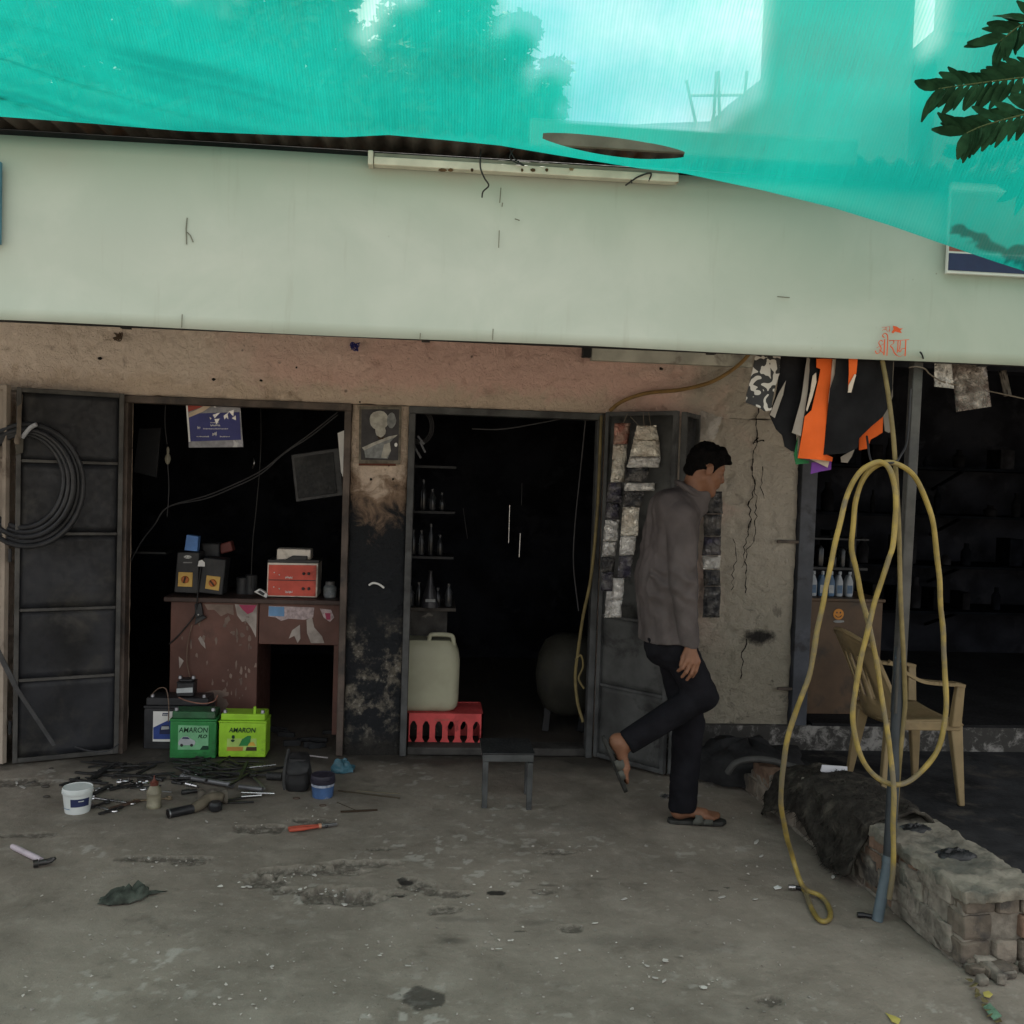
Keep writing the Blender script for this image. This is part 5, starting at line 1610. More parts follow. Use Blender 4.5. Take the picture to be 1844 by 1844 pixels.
hp += [PY(*Z6(x, y), yy) for x, y, yy in ((770, 60, -2.08), (830, 310, -2.085), (905, 680, -2.09), (965, 1040, -2.11), (1010, 1400, -2.13), (1012, 1700, -2.14))]
hp += [PY(1608, 1540, -2.15), PY(1608, 1580, -2.15), PY(1602, 1618, -2.14)]
hq = [p + Vector((nz(p, 7, 1), nz(p, 7, 4), nz(p, 7, 8))) * .006 for p in spline(hp, 9)]
tag(MB().tube(hq, [.0096 * (1 + .12 * nz(p, 14, 3)) for p in hq], 10).build('yellow_hose', YH), 'long yellow hose slung in loops on the pole with an end on the ground', 'hose')
tag(MB().tube(spline([PY(1587, 640, -2.0), PY(1598, 700, -2.02), PY(1607, 770, -2.04), PY(1612, 830, -2.05), PY(1616, 900, -2.05), PY(1619, 960, -2.05), PY(1622, 1080, -2.05), PY(1627, 1180, -2.05), PY(1630, 1260, -2.04), PY(1628, 1290, -2.04), PY(1622, 1350, -2.04), PY(1616, 1420, -2.03), PY(1610, 1500, -2.03)], 8), .0085, 10).build('faded_hose', YH2), 'straight faded hose hanging along the pole from the banner', 'hose')
tag(MB().tube(spline([PY(1561, 786, -1.98), PY(1563, 800, -2.03), PY(1566, 822, -2.08), PY(1572, 832, -2.1), PY(1590, 834, -2.1), PY(1612, 832, -2.1), PY(1622, 820, -2.06), PY(1634, 790, -2.0), PY(1640, 700, -1.99)], 8), .0042, 8).build('hanger_hook', STEELD), 'bent rod hanger carrying the yellow hose', 'hook')

# rubber flaps hanging under the banner
BRB = M('flap_black', (.011, .011, .012), .8, .35, 6, .25, 30, dirt=(.022, .022, .021), spec=.2)
ORF = M('flap_orange', (.62, .105, .018), .7, .12, 6, .1, dirt=(.45, .08, .02), dmin=.6, dmax=.75)
GRF = M('flap_grey', (.24, .215, .185), .8, .15, 6, .1)
mt, t, b = nodes_of('flap_patterned')
v = nd(t, 'ShaderNodeTexCoord').outputs['Object']
vv_ = nd(t, 'ShaderNodeMapping'); vv_.inputs['Scale'].default_value = (1, .1, 1); t.links.new(v, vv_.inputs[0])
n_ = noisef(t, vv_.outputs[0], 22, 0, .5, 1.6)
t.links.new(mixc(t, mrange(t, n_, .505, .525), (.012, .012, .012), (.42, .40, .36)), b.inputs['Base Color']); b.inputs['Roughness'].default_value = .7
PATT = mt


def flap(label, pts, Y, mat, th=.004, curve=.03, name='rubber_flap', z5=True):
    q = [Z5(x, y) for x, y in pts] if z5 else pts
    xs = [p[0] for p in q]; ys = [p[1] for p in q]
    x0_, x1_, y0_, y1_ = min(xs), max(xs), min(ys), max(ys)
    P3 = [PY(x, y, Y) for x, y in q]
    mb = MB().slab(P3, (0, -1, 0), th)
    import bmesh
    o = mb.build(name, mat, smooth=30)
    bm2 = bmesh.new(); bm2.from_mesh(o.data)
    bmesh.ops.triangulate(bm2, faces=[f for f in bm2.faces if len(f.verts) > 4])
    bmesh.ops.subdivide_edges(bm2, edges=[e for e in bm2.edges if e.calc_length() > .03], cuts=3, use_grid_fill=True)
    xsz = max(.01, max(v_.co.x for v_ in bm2.verts) - min(v_.co.x for v_ in bm2.verts))
    for v_ in bm2.verts:
        u = v_.co.x / xsz
        v_.co.y += -curve * math.cos(u * 3.1) * (.4 + .6 * (1 - min(1, v_.co.z / .4))) + .008 * noise.noise(Vector((v_.co.x * 9, v_.co.z * 9, Y * 50)))
    bm2.to_mesh(o.data); bm2.free()
    o.data.polygons.foreach_set('use_smooth', [True] * len(o.data.polygons))
    o.data.set_sharp_from_angle(angle=math.radians(35))
    return tag(o, label, 'flap', 'flaps hanging under the banner')


flap('black flap with white wavy pattern at the left of the hanging flaps', [(135, 200), (300, 200), (290, 330), (255, 430), (230, 560), (185, 570), (150, 545), (80, 510), (85, 450), (100, 380)], -1.90, PATT)
flap('large black flap left of the grey strip', [(300, 205), (465, 205), (440, 420), (385, 690), (398, 830), (350, 818), (310, 790), (296, 720), (262, 680), (228, 590), (262, 470), (285, 340)], -1.88, BRB)
flap('thin pale grey wedge between two black flaps', [(334, 372), (318, 460), (262, 608), (230, 588), (290, 450)], -1.915, GRF, curve=0)
flap('narrow beige strip left of the orange flap', [(470, 215), (492, 240), (470, 420), (420, 724), (370, 702), (420, 500), (450, 330)], -1.925, GRF, curve=.01)
flap('long bright orange flap in the middle of the hanging flaps', [(520, 235), (655, 235), (640, 420), (600, 640), (575, 840), (632, 858), (625, 884), (410, 862), (428, 720), (446, 600), (485, 560), (530, 380), (545, 300), (520, 290)], -1.93, ORF)
flap('black flap with a white edge behind the orange one', [(480, 215), (560, 215), (548, 330), (490, 560), (455, 605), (470, 400)], -1.915, BRB, curve=.01)
flap('thin cream sliver beside the orange flap', [(525, 320), (528, 380), (500, 480), (468, 565), (462, 555), (490, 440), (505, 340)], -1.945, M('flap_cream', (.50, .42, .34), .8), curve=0)
flap('cream edge strip right of the orange flap', [(630, 235), (656, 240), (640, 380), (600, 520), (620, 380)], -1.945, M('flap_cream', (.50, .42, .34), .8), curve=0)
flap('biggest black flap right of the orange one', [(652, 210), (1012, 210), (1010, 420), (985, 530), (930, 600), (850, 660), (770, 735), (755, 800), (690, 832), (568, 842), (590, 640), (610, 420), (640, 330)], -1.955, BRB, curve=.05)
flap('orange tongue with white border on the biggest black flap', [(730, 215), (785, 215), (780, 320), (745, 440), (728, 445), (735, 330)], -2.005, ORF, curve=0)
flap('cream tail below the orange tongue', [(770, 330), (778, 335), (748, 446), (727, 447), (732, 400)], -2.010, M('flap_cream', (.50, .42, .34), .8), curve=0)
flap('small orange flap corner below the biggest black flap', [(860, 655), (948, 600), (945, 700), (905, 722), (860, 745), (842, 802), (795, 812), (795, 740)], -1.93, ORF, curve=.01)
flap('grey flap edge right of the small orange corner', [(945, 560), (985, 520), (1010, 690), (985, 702), (960, 690)], -1.92, GRF, curve=0)
flap('green flap corner peeping out below', [(385, 840), (410, 730), (405, 862), (480, 880), (478, 895), (395, 902)], -1.905, M('flap_green', (.03, .16, .06), .8), curve=0)
flap('cream flap tip below the orange flap', [(485, 868), (612, 876), (598, 922)], -1.925, M('flap_cream', (.50, .42, .34), .8), curve=0)
flap('purple flap corner hanging lowest', [(496, 890), (625, 882), (620, 935), (560, 945), (488, 962)], -1.915, M('flap_purple', (.16, .055, .28), .8), curve=0)
flap('grey curled flap end below the biggest black flap', [(678, 855), (768, 805), (750, 850), (722, 892), (682, 888)], -1.93, GRF, curve=0)
flap('dark edge flap next to the hanging faded hose', [(1000, 210), (1016, 210), (1012, 470), (1000, 500)], -1.90, GRF, curve=0)

# foil packets strung on a line right of the pole
tag(MB().tube(spline([PY(1672, 672, -1.98), PY(1700, 688, -1.9), PY(1760, 700, -1.85), PY(1844, 718, -1.8), PY(1960, 745, -1.75)], 8), .0025, 6).build('washing_line', tg), 'thin string line running right from the pole', 'string')
def sheet_px(quad, Y, name, mat, parent=None, amp=.01, n=9, **kw):
    rows = []
    for j in range(n):
        row = []
        for i in range(n):
            u, v_ = i / (n - 1), j / (n - 1)
            a = [quad[0][k] * (1 - u) + quad[1][k] * u for k in (0, 1)]
            b_ = [quad[3][k] * (1 - u) + quad[2][k] * u for k in (0, 1)]
            row.append(PY(a[0] * (1 - v_) + b_[0] * v_, a[1] * (1 - v_) + b_[1] * v_, Y + random.uniform(-1, 1) * amp - amp * 1.5 * math.sin(math.pi * u)))
        rows.append(row)
    return MB().grid(rows).build(name, mat, parent, smooth=50, thick=.001)


FBR = foil_mat('foil_brown', (.20, .16, .14), (.42, .38, .34))
tag(sheet_px([(1683, 640), (1712, 642), (1718, 700), (1682, 696)], -1.88, 'foil_packet', FOIL[0]), 'crinkled silver packet nearest the pole on the string', 'packet', 'packets on the string line')
tag(sheet_px([(1712, 645), (1775, 652), (1785, 732), (1722, 742)], -1.87, 'foil_packet', FBR), 'larger brownish foil packet hanging right of the silver one', 'packet', 'packets on the string line')
tag(sheet_px([(1798, 668), (1812, 666), (1822, 712), (1808, 714)], -1.8, 'cloth_scrap', M('dull_cloth', (.09, .08, .07), .8), amp=.006), 'dull scrap hanging at the end of the string line', 'scrap')

# cabinet with smiley, bottles on top, inside the neighbouring shop
Yk = .18
k0, k1 = PY(1436, 1290, Yk), PY(1580, 1290, Yk)
kz = PY(1500, 1077, Yk).z
cab = thing('wooden_cabinet', 'brown wooden cabinet with a smiley sticker in the neighbouring shop', 'cabinet', ((k0.x + k1.x) / 2, Yk + .2, .222))
CAB = M('cabinet_brown', (.085, .052, .030), .5, .25, 4, .1, dirt=(.04, .03, .022))
MB().box((k0.x, Yk, .223), (k1.x, Yk + .4, kz - .02)).build('carcass', CAB, cab, bevel=.003)
MB().box((k0.x - .01, Yk - .015, kz - .019), (k1.x + .01, Yk + .42, kz)).build('top', CAB, cab, bevel=.003)
sc_ = PY(1510, 1106, Yk - .003)
SMO = M('smiley_orange', (.50, .20, .03), .5, .1)
sm_ = MB().slab([sc_ + Vector((math.cos(a) * .033, 0, math.sin(a) * .033)) for a in np.linspace(0, 6.283, 29)[:-1]], (0, -1, 0), .001).build('smiley_sticker', SMO, cab, smooth=0)
for dx in (-.011, .011):
    MB().slab([sc_ + Vector((dx + math.cos(a) * .0045, -.0015, .010 + math.sin(a) * .006)) for a in np.linspace(0, 6.283, 13)[:-1]], (0, -1, 0), .0006).build('eye', BLK, sm_, smooth=0)
MB().tube([sc_ + Vector((math.cos(a) * .019, -.0022, math.sin(a) * .019)) for a in np.linspace(math.pi * 1.1, math.pi * 1.9, 12)], .0022, 5).build('mouth', BLK, sm_)
patch(rag_poly(1510, 1119, 12, 3, 12, .3), Yk - .004, M('pale_tag', (.2, .2, .2)), cab, 'torn_sticker')
WB = M('white_bottle', (.30, .33, .36), .35, .2, 14, .05)
BLB = M('blue_bottle_label', (.07, .13, .22), .5, .3, 14)
labs = ['leftmost white bottle on the cabinet', 'second white bottle from the left on the cabinet', 'blue-labelled bottle in the middle of the cabinet row', 'blue bottle behind the slung hose on the cabinet', 'white bottle fifth along the cabinet top', 'white bottle at the right end of the cabinet row']
for k, px in enumerate((1449, 1465, 1481, 1497, 1512, 1530)):
    c_ = PY(px, 1076, Yk + .08)
    bt = thing('oil_bottle', labs[k], 'bottle', (c_.x, Yk + .1, kz), 'bottles on the cabinet')
    H_ = .155
    rbox(MB(), c_.x - .023, c_.x + .023, Yk + .08, Yk + .14, [(kz + .001, .003), (kz + .01, 0), (kz + .09, 0), (kz + .115, .008), (kz + .13, .014)], 4, .014).build('bottle_body', BLB if k in (2, 3) else WB, bt)
    MB().lathe([(.010, 0), (.010, .02), (.008, .022)], (c_.x + .008, Yk + .11, kz + .131), 10).build('cap', WB, bt)
    MB().slab([Vector((c_.x - .018, Yk + .0785, kz + .02)), Vector((c_.x + .014, Yk + .0785, kz + .02)), Vector((c_.x + .014, Yk + .0785, kz + .07)), Vector((c_.x - .018, Yk + .0785, kz + .07))], (0, -1, 0), .0008).build('label', BLB if k not in (2, 3) else WB, bt)
# second shelf above with dark boxes and bottles
kz2 = PY(1490, 1022, Yk + .1).z
sf = thing('wall_rack', 'dark rack with a shelf above the cabinet in the neighbouring shop', 'rack', ((k0.x + k1.x) / 2, Yk + .3, kz))
MB().box((k0.x, Yk + .12, kz2 - .015), (k1.x - .05, Yk + .4, kz2)).build('shelf_board', STEELD, sf)
for xx_ in (k0.x, k1.x - .07):
    MB().box((xx_, Yk + .3, kz + .001), (xx_ + .02, Yk + .32, kz2 + .35)).build('upright', STEELD, sf)
MB().box((k0.x, Yk + .12, kz2 + .17), (k1.x - .05, Yk + .4, kz2 + .18)).build('shelf_board', STEELD, sf)
for k, (px, wd, hh_) in enumerate(((1458, .05, .10), (1478, .04, .13), (1500, .05, .07), (1518, .03, .12), (1534, .03, .11))):
    c_ = PY(px, 1020, Yk + .14)
    bx_ = MB(); rbox(bx_, c_.x - wd / 2, c_.x + wd / 2, Yk + .14, Yk + .22, [(kz2 + .001, .002), (kz2 + .006, 0), (kz2 + hh_ * .85, 0), (kz2 + hh_, .012)], 4, .01)
    tag(bx_.build('dark_container', SHG if k in (3, 4) else SHB), ['leftmost dark container on the rack shelf', 'tall dark container second on the rack shelf', 'low dark container in the middle of the rack shelf', 'pale slim container fourth on the rack shelf', 'pale slim container at the right of the rack shelf'][k], 'container', 'containers on the rack')
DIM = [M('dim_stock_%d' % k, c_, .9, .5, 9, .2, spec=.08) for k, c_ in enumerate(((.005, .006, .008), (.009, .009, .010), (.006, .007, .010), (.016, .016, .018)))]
for k, zz in enumerate((.62, .98, 1.38, 1.76)):
    sh_ = thing('stock_shelf', ['lowest', 'second', 'third', 'top'][k] + ' dim stock shelf on the back wall of the neighbouring shop', 'shelf', (4.2, 2.1, zz), 'stock shelves in the neighbouring shop')
    MB().box((2.9, 1.85, zz), (5.6, 2.38, zz + .02)).build('board', DIM[0], sh_)
    for x in (2.95, 4.2, 5.5):
        MB().bar((x, 1.9, zz - .002), (x, 2.36, zz - .16), .02, .02).build('bracket', DIM[0], sh_)
    x = 2.95
    while x < 5.4:
        wd, hh_ = random.uniform(.04, .15), random.uniform(.06, .27)
        y_ = random.uniform(1.88, 2.0)
        if random.random() < .55:
            o_ = MB().box((x, y_, zz + .021), (x + wd, y_ + .2, zz + .021 + hh_)).build('stored_carton', random.choice(DIM), bevel=.004)
            tag(o_, 'dim carton among the stock on the back shelves', 'carton', 'cartons on the back shelves')
        else:
            o_ = MB().lathe([(wd * .4, 0), (wd * .42, hh_ * .6), (wd * .2, hh_ * .8), (wd * .2, hh_)], (x + wd / 2, y_ + .08, zz + .021), 12).build('stored_bottle', random.choice(DIM))
            tag(o_, 'dim bottle among the stock on the back shelves', 'bottle', 'bottles on the back shelves')
        x += wd + random.uniform(.02, .34)


# ------------------------------------------------------------------ plastic chair
fA, fB = PZ(1738, 1456, PLINTH_Z), PZ(1580, 1446, PLINTH_Z)
CHP = M('tan_plastic', (.235, .175, .092), .5, .15, 6, .06, dirt=(.13, .095, .056), dmin=.55, dmax=.75, dscale=5)
seatz = PY(1735, 1300, fA.y + .04).z
chx0, chx1 = fB.x, fA.x
chy0 = (fA.y + fB.y) / 2
chair = thing('plastic_chair', 'tan plastic armchair standing on the dark floor behind the hose', 'chair', ((chx0 + chx1) / 2, chy0 + .22, PLINTH_Z))
W_ = .42
def legm(p0, p1, w0, w1):
    mb = MB()
    p0, p1 = Vector(p0), Vector(p1)
    vs = []
    for p, w_ in ((p0, w0), (p1, w1)):
        for a, b_ in ((-1, -1), (1, -1), (1, 1), (-1, 1)):
            vs.append(p + Vector((a * w_ / 2, b_ * w_ / 2 * .8, 0)))
    return mb.add(vs, [(0, 3, 2, 1), (4, 5, 6, 7), (0, 1, 5, 4), (1, 2, 6, 5), (2, 3, 7, 6), (3, 0, 4, 7)])
for (x, y, tx, ty) in ((chx1, chy0, -.04, .03), (chx0, chy0, .05, .03), (chx1 - .02, chy0 + W_, -.04, -.03), (chx0 + .02, chy0 + W_, .05, -.03)):
    legm((x, y, PLINTH_Z + .001), (x + tx, y + ty, seatz - .005), .030, .062).build('leg', CHP, chair, bevel=.006)
sx0, sx1 = chx0 + .02, chx1 - .01
rows = []
for j in range(9):
    row = []
    for i in range(11):
        u, v_ = i / 10, j / 8
        x = sx0 + (sx1 - sx0) * u
        y = chy0 + .0 + W_ * v_
        z = seatz - .022 * math.sin(math.pi * v_) * (1 - .6 * u) + .008 * u - (.03 * max(0, u - .9) * 10 * .8)
        row.append(Vector((x, y, z)))
    rows.append(row)
MB().grid(rows).build('seat', CHP, chair, thick=.008, smooth=60)
MB().box((sx0 + .02, chy0 - .002, seatz - .045), (sx1 - .01, chy0 + .016, seatz + .002)).build('apron', CHP, chair, bevel=.006)
# backrest: curved shell leaning backwards with slots
bt_ = PY(1500, 1140, chy0 + .10)
btop = bt_.z
rows = []
for j in range(13):
    row = []
    v_ = j / 12
    z = seatz - .03 + (btop - seatz + .03) * v_
    for i in range(13):
        u = i / 12 * 2 - 1
        wv = (W_ / 2 + .01) * (1 - .10 * v_)
        lean = -.03 - .17 * v_ ** 1.2
        zz = z - (.05 * v_ * u * u)
        row.append(Vector((sx0 + .03 + lean + .07 * u * u, chy0 + W_ / 2 + wv * u, zz)))
    rows.append(row)
bk = MB()
fsl = []
for j in range(12):
    for i in range(12):
        if i % 2 == 1 and 3 <= j <= 8 and 2 <= i <= 9: continue
        o_i = j * 13 + i
        fsl.append((o_i, o_i + 1, o_i + 14, o_i + 13))
bk.add([p for r_ in rows for p in r_], fsl)
bk.build('backrest', CHP, chair, thick=.009, smooth=60)
bkrim = [r_[0] for r_ in rows] + rows[-1][1:-1] + [r_[-1] for r_ in rows][::-1]
MB().tube(bkrim, .012, 8).build('back_rim', CHP, chair)
armz = PY(1700, 1229, chy0).z
for y, nm in ((chy0 - .03, 1), (chy0 + W_ + .03, -1)):
    pts = spline([(sx0 - .02, y + .02 * nm, armz + .10), (sx0 + .06, y, armz + .05), (sx0 + .14, y, armz + .012), (sx0 + .28, y, armz), (sx1 - .08, y, armz + .002), (sx1 - .03, y, armz - .006)], 6)
    am = MB()
    for i in range(len(pts) - 1):
        am.bar(pts[i], pts[i + 1] + (pts[i + 1] - pts[i]) * .12, .048, .016)
    am.build('armrest', CHP, chair, bevel=.003)
    legm((sx1 - .05, y + .02 * nm, seatz - .02), (sx1 - .045, y, armz - .004), .052, .040).build('arm_post', CHP, chair, bevel=.006)
legm((sx0 + .13, chy0 + W_ + .02, seatz), (sx0 + .07, chy0 + W_ + .03, armz + .07), .045, .05).build('arm_post', CHP, chair, bevel=.006)
"""sub"""
# ------------------------------------------------------------------ low brick kerb wall
kn, kf = PZ(1731, 1744), PZ(1318, 1404)
KH = PY(1738, 1606, kn.y).z
kdir = Vector((kf.x - kn.x, kf.y - kn.y, 0)); KL = kdir.length; kdir.normalize()
kside = Vector((-kdir.y, kdir.x, 0))
if kside.x < 0: kside = -kside                                       # towards the neighbouring shop
KW = .30
kerb = thing('brick_kerb', 'low broken brick wall edging the yard on the right', 'wall', (kn + kf) * .5)
def kpt(s, w_, z): return Vector((kn.x, kn.y, 0)) + kdir * s + kside * w_ + ZA * z
BRK = [M('kerb_brick_red', (.165, .108, .078), .95, .3, 14, .5, 60, dirt=(.12, .105, .085), dmin=.48, dmax=.66, dscale=9, bdist=.01), M('kerb_brick_pale', (.20, .172, .140), .95, .3, 14, .5, 60, dirt=(.10, .09, .075), dmin=.5, dmax=.66, dscale=9, bdist=.01), M('kerb_brick_dark', (.125, .105, .084), .95, .3, 14, .5, 60, dirt=(.06, .055, .05), dmin=.5, dmax=.66, dscale=8, bdist=.01)]
MORT = M('kerb_mortar', (.20, .18, .15), .97, .3, 18, .6, 50, dirt=(.06, .055, .05), dmin=.5, dmax=.68, dscale=8, bdist=.012)
hs_ = KH / 3.25
def ktop(s):                                                         # the wall drops towards its far end
    return KH * (1.0 if s < KL * .55 else max(.35, 1 - (s - KL * .55) / (KL * .45) * .62))
def rough_block(p0, e1, e2, e3, mat, name, parent, jit=.006, cut=2):
    import bmesh
    vs = [p0, p0 + e1, p0 + e1 + e2, p0 + e2, p0 + e3, p0 + e1 + e3, p0 + e1 + e2 + e3, p0 + e2 + e3]
    mb = MB().add(vs, [(0, 3, 2, 1), (4, 5, 6, 7), (0, 1, 5, 4), (1, 2, 6, 5), (2, 3, 7, 6), (3, 0, 4, 7)])
    o = mb.build(name, mat, parent, smooth=0)
    bm2 = bmesh.new(); bm2.from_mesh(o.data)
    bmesh.ops.bevel(bm2, geom=list(bm2.edges), offset=.005, segments=1, affect='EDGES')
    for _ in range(cut + 2):
        le = [e for e in bm2.edges if e.calc_length() > .034]
        if le: bmesh.ops.subdivide_edges(bm2, edges=le, cuts=1, use_grid_fill=True)
    for v_ in bm2.verts:
        q = v_.co + parent.location
        v_.co += Vector((nz(q, 22, 1), nz(q, 22, 5), nz(q, 22, 9))) * jit + Vector((nz(q, 60, 1), nz(q, 60, 5), nz(q, 60, 9))) * jit * .5
    bm2.to_mesh(o.data); bm2.free()
    o.data.polygons.foreach_set('use_smooth', [True] * len(o.data.polygons))
    o.data.set_sharp_from_angle(angle=math.radians(40))
    return o
# mortar core, in short lengths so that its top follows the broken wall
ns = 9
for k in range(ns):
    s0, s1 = KL * k / ns, KL * (k + 1) / ns
    h_ = ktop((s0 + s1) / 2) - .028
    rough_block(kpt(s0 + (.012 if k == 0 else 0), .005, -.02), kdir * (s1 - s0 - (.02 if k == 0 else 0) - .001), kside * (KW - .018), ZA * (h_ + .02), MORT, 'mortar', kerb, .005)
for c_i in range(3):
    z0_ = .012 + c_i * hs_ * 1.06
    s = -.004 + (.0 if c_i % 2 == 0 else -.11)
    while s < KL - .05:
        L_ = .215 * random.uniform(.92, 1.05)
        a0, a1 = max(0, s), min(KL, s + L_ - .014)
        if a1 - a0 > .05 and z0_ + hs_ * .8 < ktop((a0 + a1) / 2) and random.random() > .06:
            rough_block(kpt(a0, random.uniform(-.006, .006), z0_), kdir * (a1 - a0), kside * .11, ZA * (hs_ * .95), random.choice(BRK), 'brick', kerb)
        s += L_
    # end face towards the camera: headers
    for j in range(2):
        if c_i == 1 and j == 0: continue                             # the missing brick
        rough_block(kpt(-.012, .118 + j * .092, z0_), kdir * .10, kside * .082, ZA * (hs_ * .95), random.choice(BRK), 'brick', kerb)
# rough capping of cement, and render still clinging to the yard face
CAPM = M('kerb_cap', (.20, .185, .15), .95, .3, 8, .6, 40, dirt=(.10, .10, .085), dmin=.45, dmax=.65, dscale=7, bdist=.012)
rough_block(kpt(-.02, -.012, KH - .034), kdir * KL * .6, kside * (KW + .02), ZA * .042, CAPM, 'cement_cap', kerb, .013, 4)
for k in range(22):
    s0 = random.uniform(0, KL * .5); z_ = random.uniform(-.01, KH * .72)
    rough_block(kpt(s0, random.uniform(-.010, -.004), z_), kdir * random.uniform(.08, .30), kside * .02, ZA * random.uniform(.04, .11), random.choice([MORT, MORT, CAPM]), 'render_patch', kerb, .010, 2)
# rubble foot at the near corner, broken joint
for k in range(16):
    s, w_ = random.uniform(-.16, -.01), random.uniform(-.03, .34)
    q = kpt(s, w_, 0)
    rough_block(q, kdir * random.uniform(.03, .09), kside * random.uniform(.03, .10), ZA * random.uniform(.012, .045), random.choice([MORT, MORT, BRK[2]]), 'rubble', kerb, .006, 1)

# shaggy doormat thrown over the kerb
sa, sb = KL * .30, KL * .72
mat_ = thing('shaggy_mat', 'filthy shaggy dark mat draped over the brick wall', 'mat', kpt((sa + sb) / 2, 0, 0))
MATM = M('filthy_fabric', (.030, .027, .023), .98, .4, 20, .8, 80, dirt=(.075, .068, .055), dmin=.5, dmax=.7, dscale=8, bdist=.01)
rows = []
nI, nJ = 44, 26
for i in range(nI):
    u = i / (nI - 1)
    s = sa + (sb - sa) * u
    row = []
    for j in range(nJ):
        v_ = j / (nJ - 1)
        wq = -.30 + .62 * v_                                          # across the wall; negative hangs down the yard face
        hgt_ = ktop(s) + .018
        drop = 0.0
        if wq < .0:
            fr = min(1, -wq / .30)
            z = hgt_ - (.02 + hgt_ * .93 * fr * (0.75 + .25 * math.sin(u * 7)))
            w2 = -.022 - .05 * fr
        else:
            z = hgt_ + .02 * math.sin(wq * 9) - (max(0, wq - .26) * 1.5)
            w2 = wq
        p = kpt(s, w2, max(.012, z))
        p += Vector((nz((s, wq, 0), 9, 3), nz((s, wq, 0), 9, 7), abs(nz((s, wq, 0), 11, 9)))) * .03
        row.append(p)
    rows.append(row)
MB().grid(rows).build('backing', MATM, mat_, thick=.012, smooth=60)
tf = MB()
for k in range(1700):
    i, j = random.randrange(nI - 1), min(nJ - 2, int(random.random() ** 1.15 * 20))
    p = rows[i][j].lerp(rows[i + 1][j + 1], random.random())
    e1 = rows[i + 1][j] - rows[i][j]; e2 = rows[i][j + 1] - rows[i][j]
    n_ = e1.cross(e2)
    if n_.length < 1e-9: continue
    n_.normalize()
    if n_.dot(CAM - p) < 0: n_ = -n_
    hang = Vector((random.gauss(0, .5), random.gauss(0, .5), -1.0)) * .024 + n_ * random.uniform(.003, .014)
    if j > 13: hang = Vector((random.gauss(0, 1), random.gauss(0, 1), .5)) * .010
    p = p + n_ * .006
    sd = hang.cross(n_).normalized() * random.uniform(.0015, .0035) if hang.cross(n_).length > 1e-6 else XA * .002
    q = p + hang
    if q.z < .004: q.z = .004
    tf.add([p - sd, p + sd, q + n_ * .003], [(0, 1, 2)])
po_ = tf.build('pile', MATM, mat_, smooth=0)
po_['kind'] = 'stuff'
tag(MB().slab([kpt(sa + .50, -.10, .1) + ZA * 0, kpt(sa + .56, -.12, .12), kpt(sa + .60, -.10, .17), kpt(sa + .52, -.11, .13)], (-.3, -1, .3), .002).build('leaf_scrap', WH) if False else
    MB().tube(spline([PY(1440, 1470, -1.22), PY(1443, 1455, -1.23), PY(1447, 1440, -1.22), PY(1454, 1430, -1.2)]), [.003] * 8 + [.007] * 8 + [.009] * 8 + [.002], 5).build('pale_scrap', M('pale_leaf', (.36, .33, .27), .8)), 'pale curled leaf lying on the shaggy mat', 'leaf')
# broken white plastic plate behind the mat
pq = [PY(x, y, -1.18) for x, y in ((1480, 1377), (1525, 1380), (1525, 1413), (1518, 1416), (1514, 1405), (1500, 1399), (1488, 1400), (1477, 1388))]
tag(MB().slab(pq, (0, -1, 0), .006).build('broken_plate', M('white_plastic', (.55, .55, .58), .5, .05)), 'broken piece of white plastic behind the shaggy mat', 'plastic piece')
# dark sack heap and black hose near the pier
rows = []
c_ = PY(1345, 1360, -.38)
for i in range(15):
    row = []
    for j in range(24):
        th_, ph_ = i / 14 * math.pi / 2, j / 23 * 2 * math.pi
        rr_ = 1 + .25 * noise.noise(Vector((math.cos(ph_) * 2, math.sin(ph_) * 2, i * .3)))
        row.append(Vector((c_.x + math.cos(ph_) * math.sin(th_ + .01) * .33 * rr_, -.38 + math.sin(ph_) * math.sin(th_ + .01) * .24 * rr_, .02 + .19 * math.cos(th_) * rr_)))
    rows.append(row)
tag(MB().grid(rows).build('black_sack', M('black_sack', (.020, .020, .021), .8, .3, 8, .5, 20, bdist=.02), smooth=60), 'slumped black sack heap at the foot of the pier', 'sack')
tag(MB().tube(spline([PY(1310, 1392, -.72), PY(1325, 1374, -.74), PY(1355, 1367, -.75), PY(1390, 1370, -.75), PY(1425, 1380, -.76), PY(1458, 1388, -.78), PY(1470, 1396, -.75)], 8), .017, 10).build('black_pipe', M('grey_black_pipe', (.05, .05, .048), .6, .3)), 'bent black pipe lying over the far end of the brick wall', 'pipe')
# tar lump on the near end of the wall, dark bag edge by the pole
for nm, (px, py), r_, lab in (('tar_lump', (1722, 1541), .058, 'black crumpled tar lump on top of the brick wall'), ('tar_lump', (1650, 1494), .05, 'dark flat lump behind the pole on the brick wall')):
    c_ = PZ(px, py, KH + .004)
    mb = MB(); rows = []
    for i in range(8):
        th_ = i / 7 * math.pi / 2 + .01
        rows.append([Vector((c_.x + math.cos(a) * math.sin(th_) * r_ * (1.3 + .5 * noise.noise(Vector((math.cos(a) * 3, math.sin(a) * 3, px)))), c_.y + math.sin(a) * math.sin(th_) * r_ * .8, KH + .004 + max(0, math.cos(th_) * r_ * .38 * (1 + .8 * noise.noise(Vector((math.cos(a) * 4, math.sin(a) * 4, i * .6))))))) for a in np.linspace(0, 2 * math.pi, 22)])
    tag(mb.grid(rows).build(nm, M('tar', (.016, .017, .018), .35, .4, 30, .6, 60, bdist=.008)), lab, 'lump')

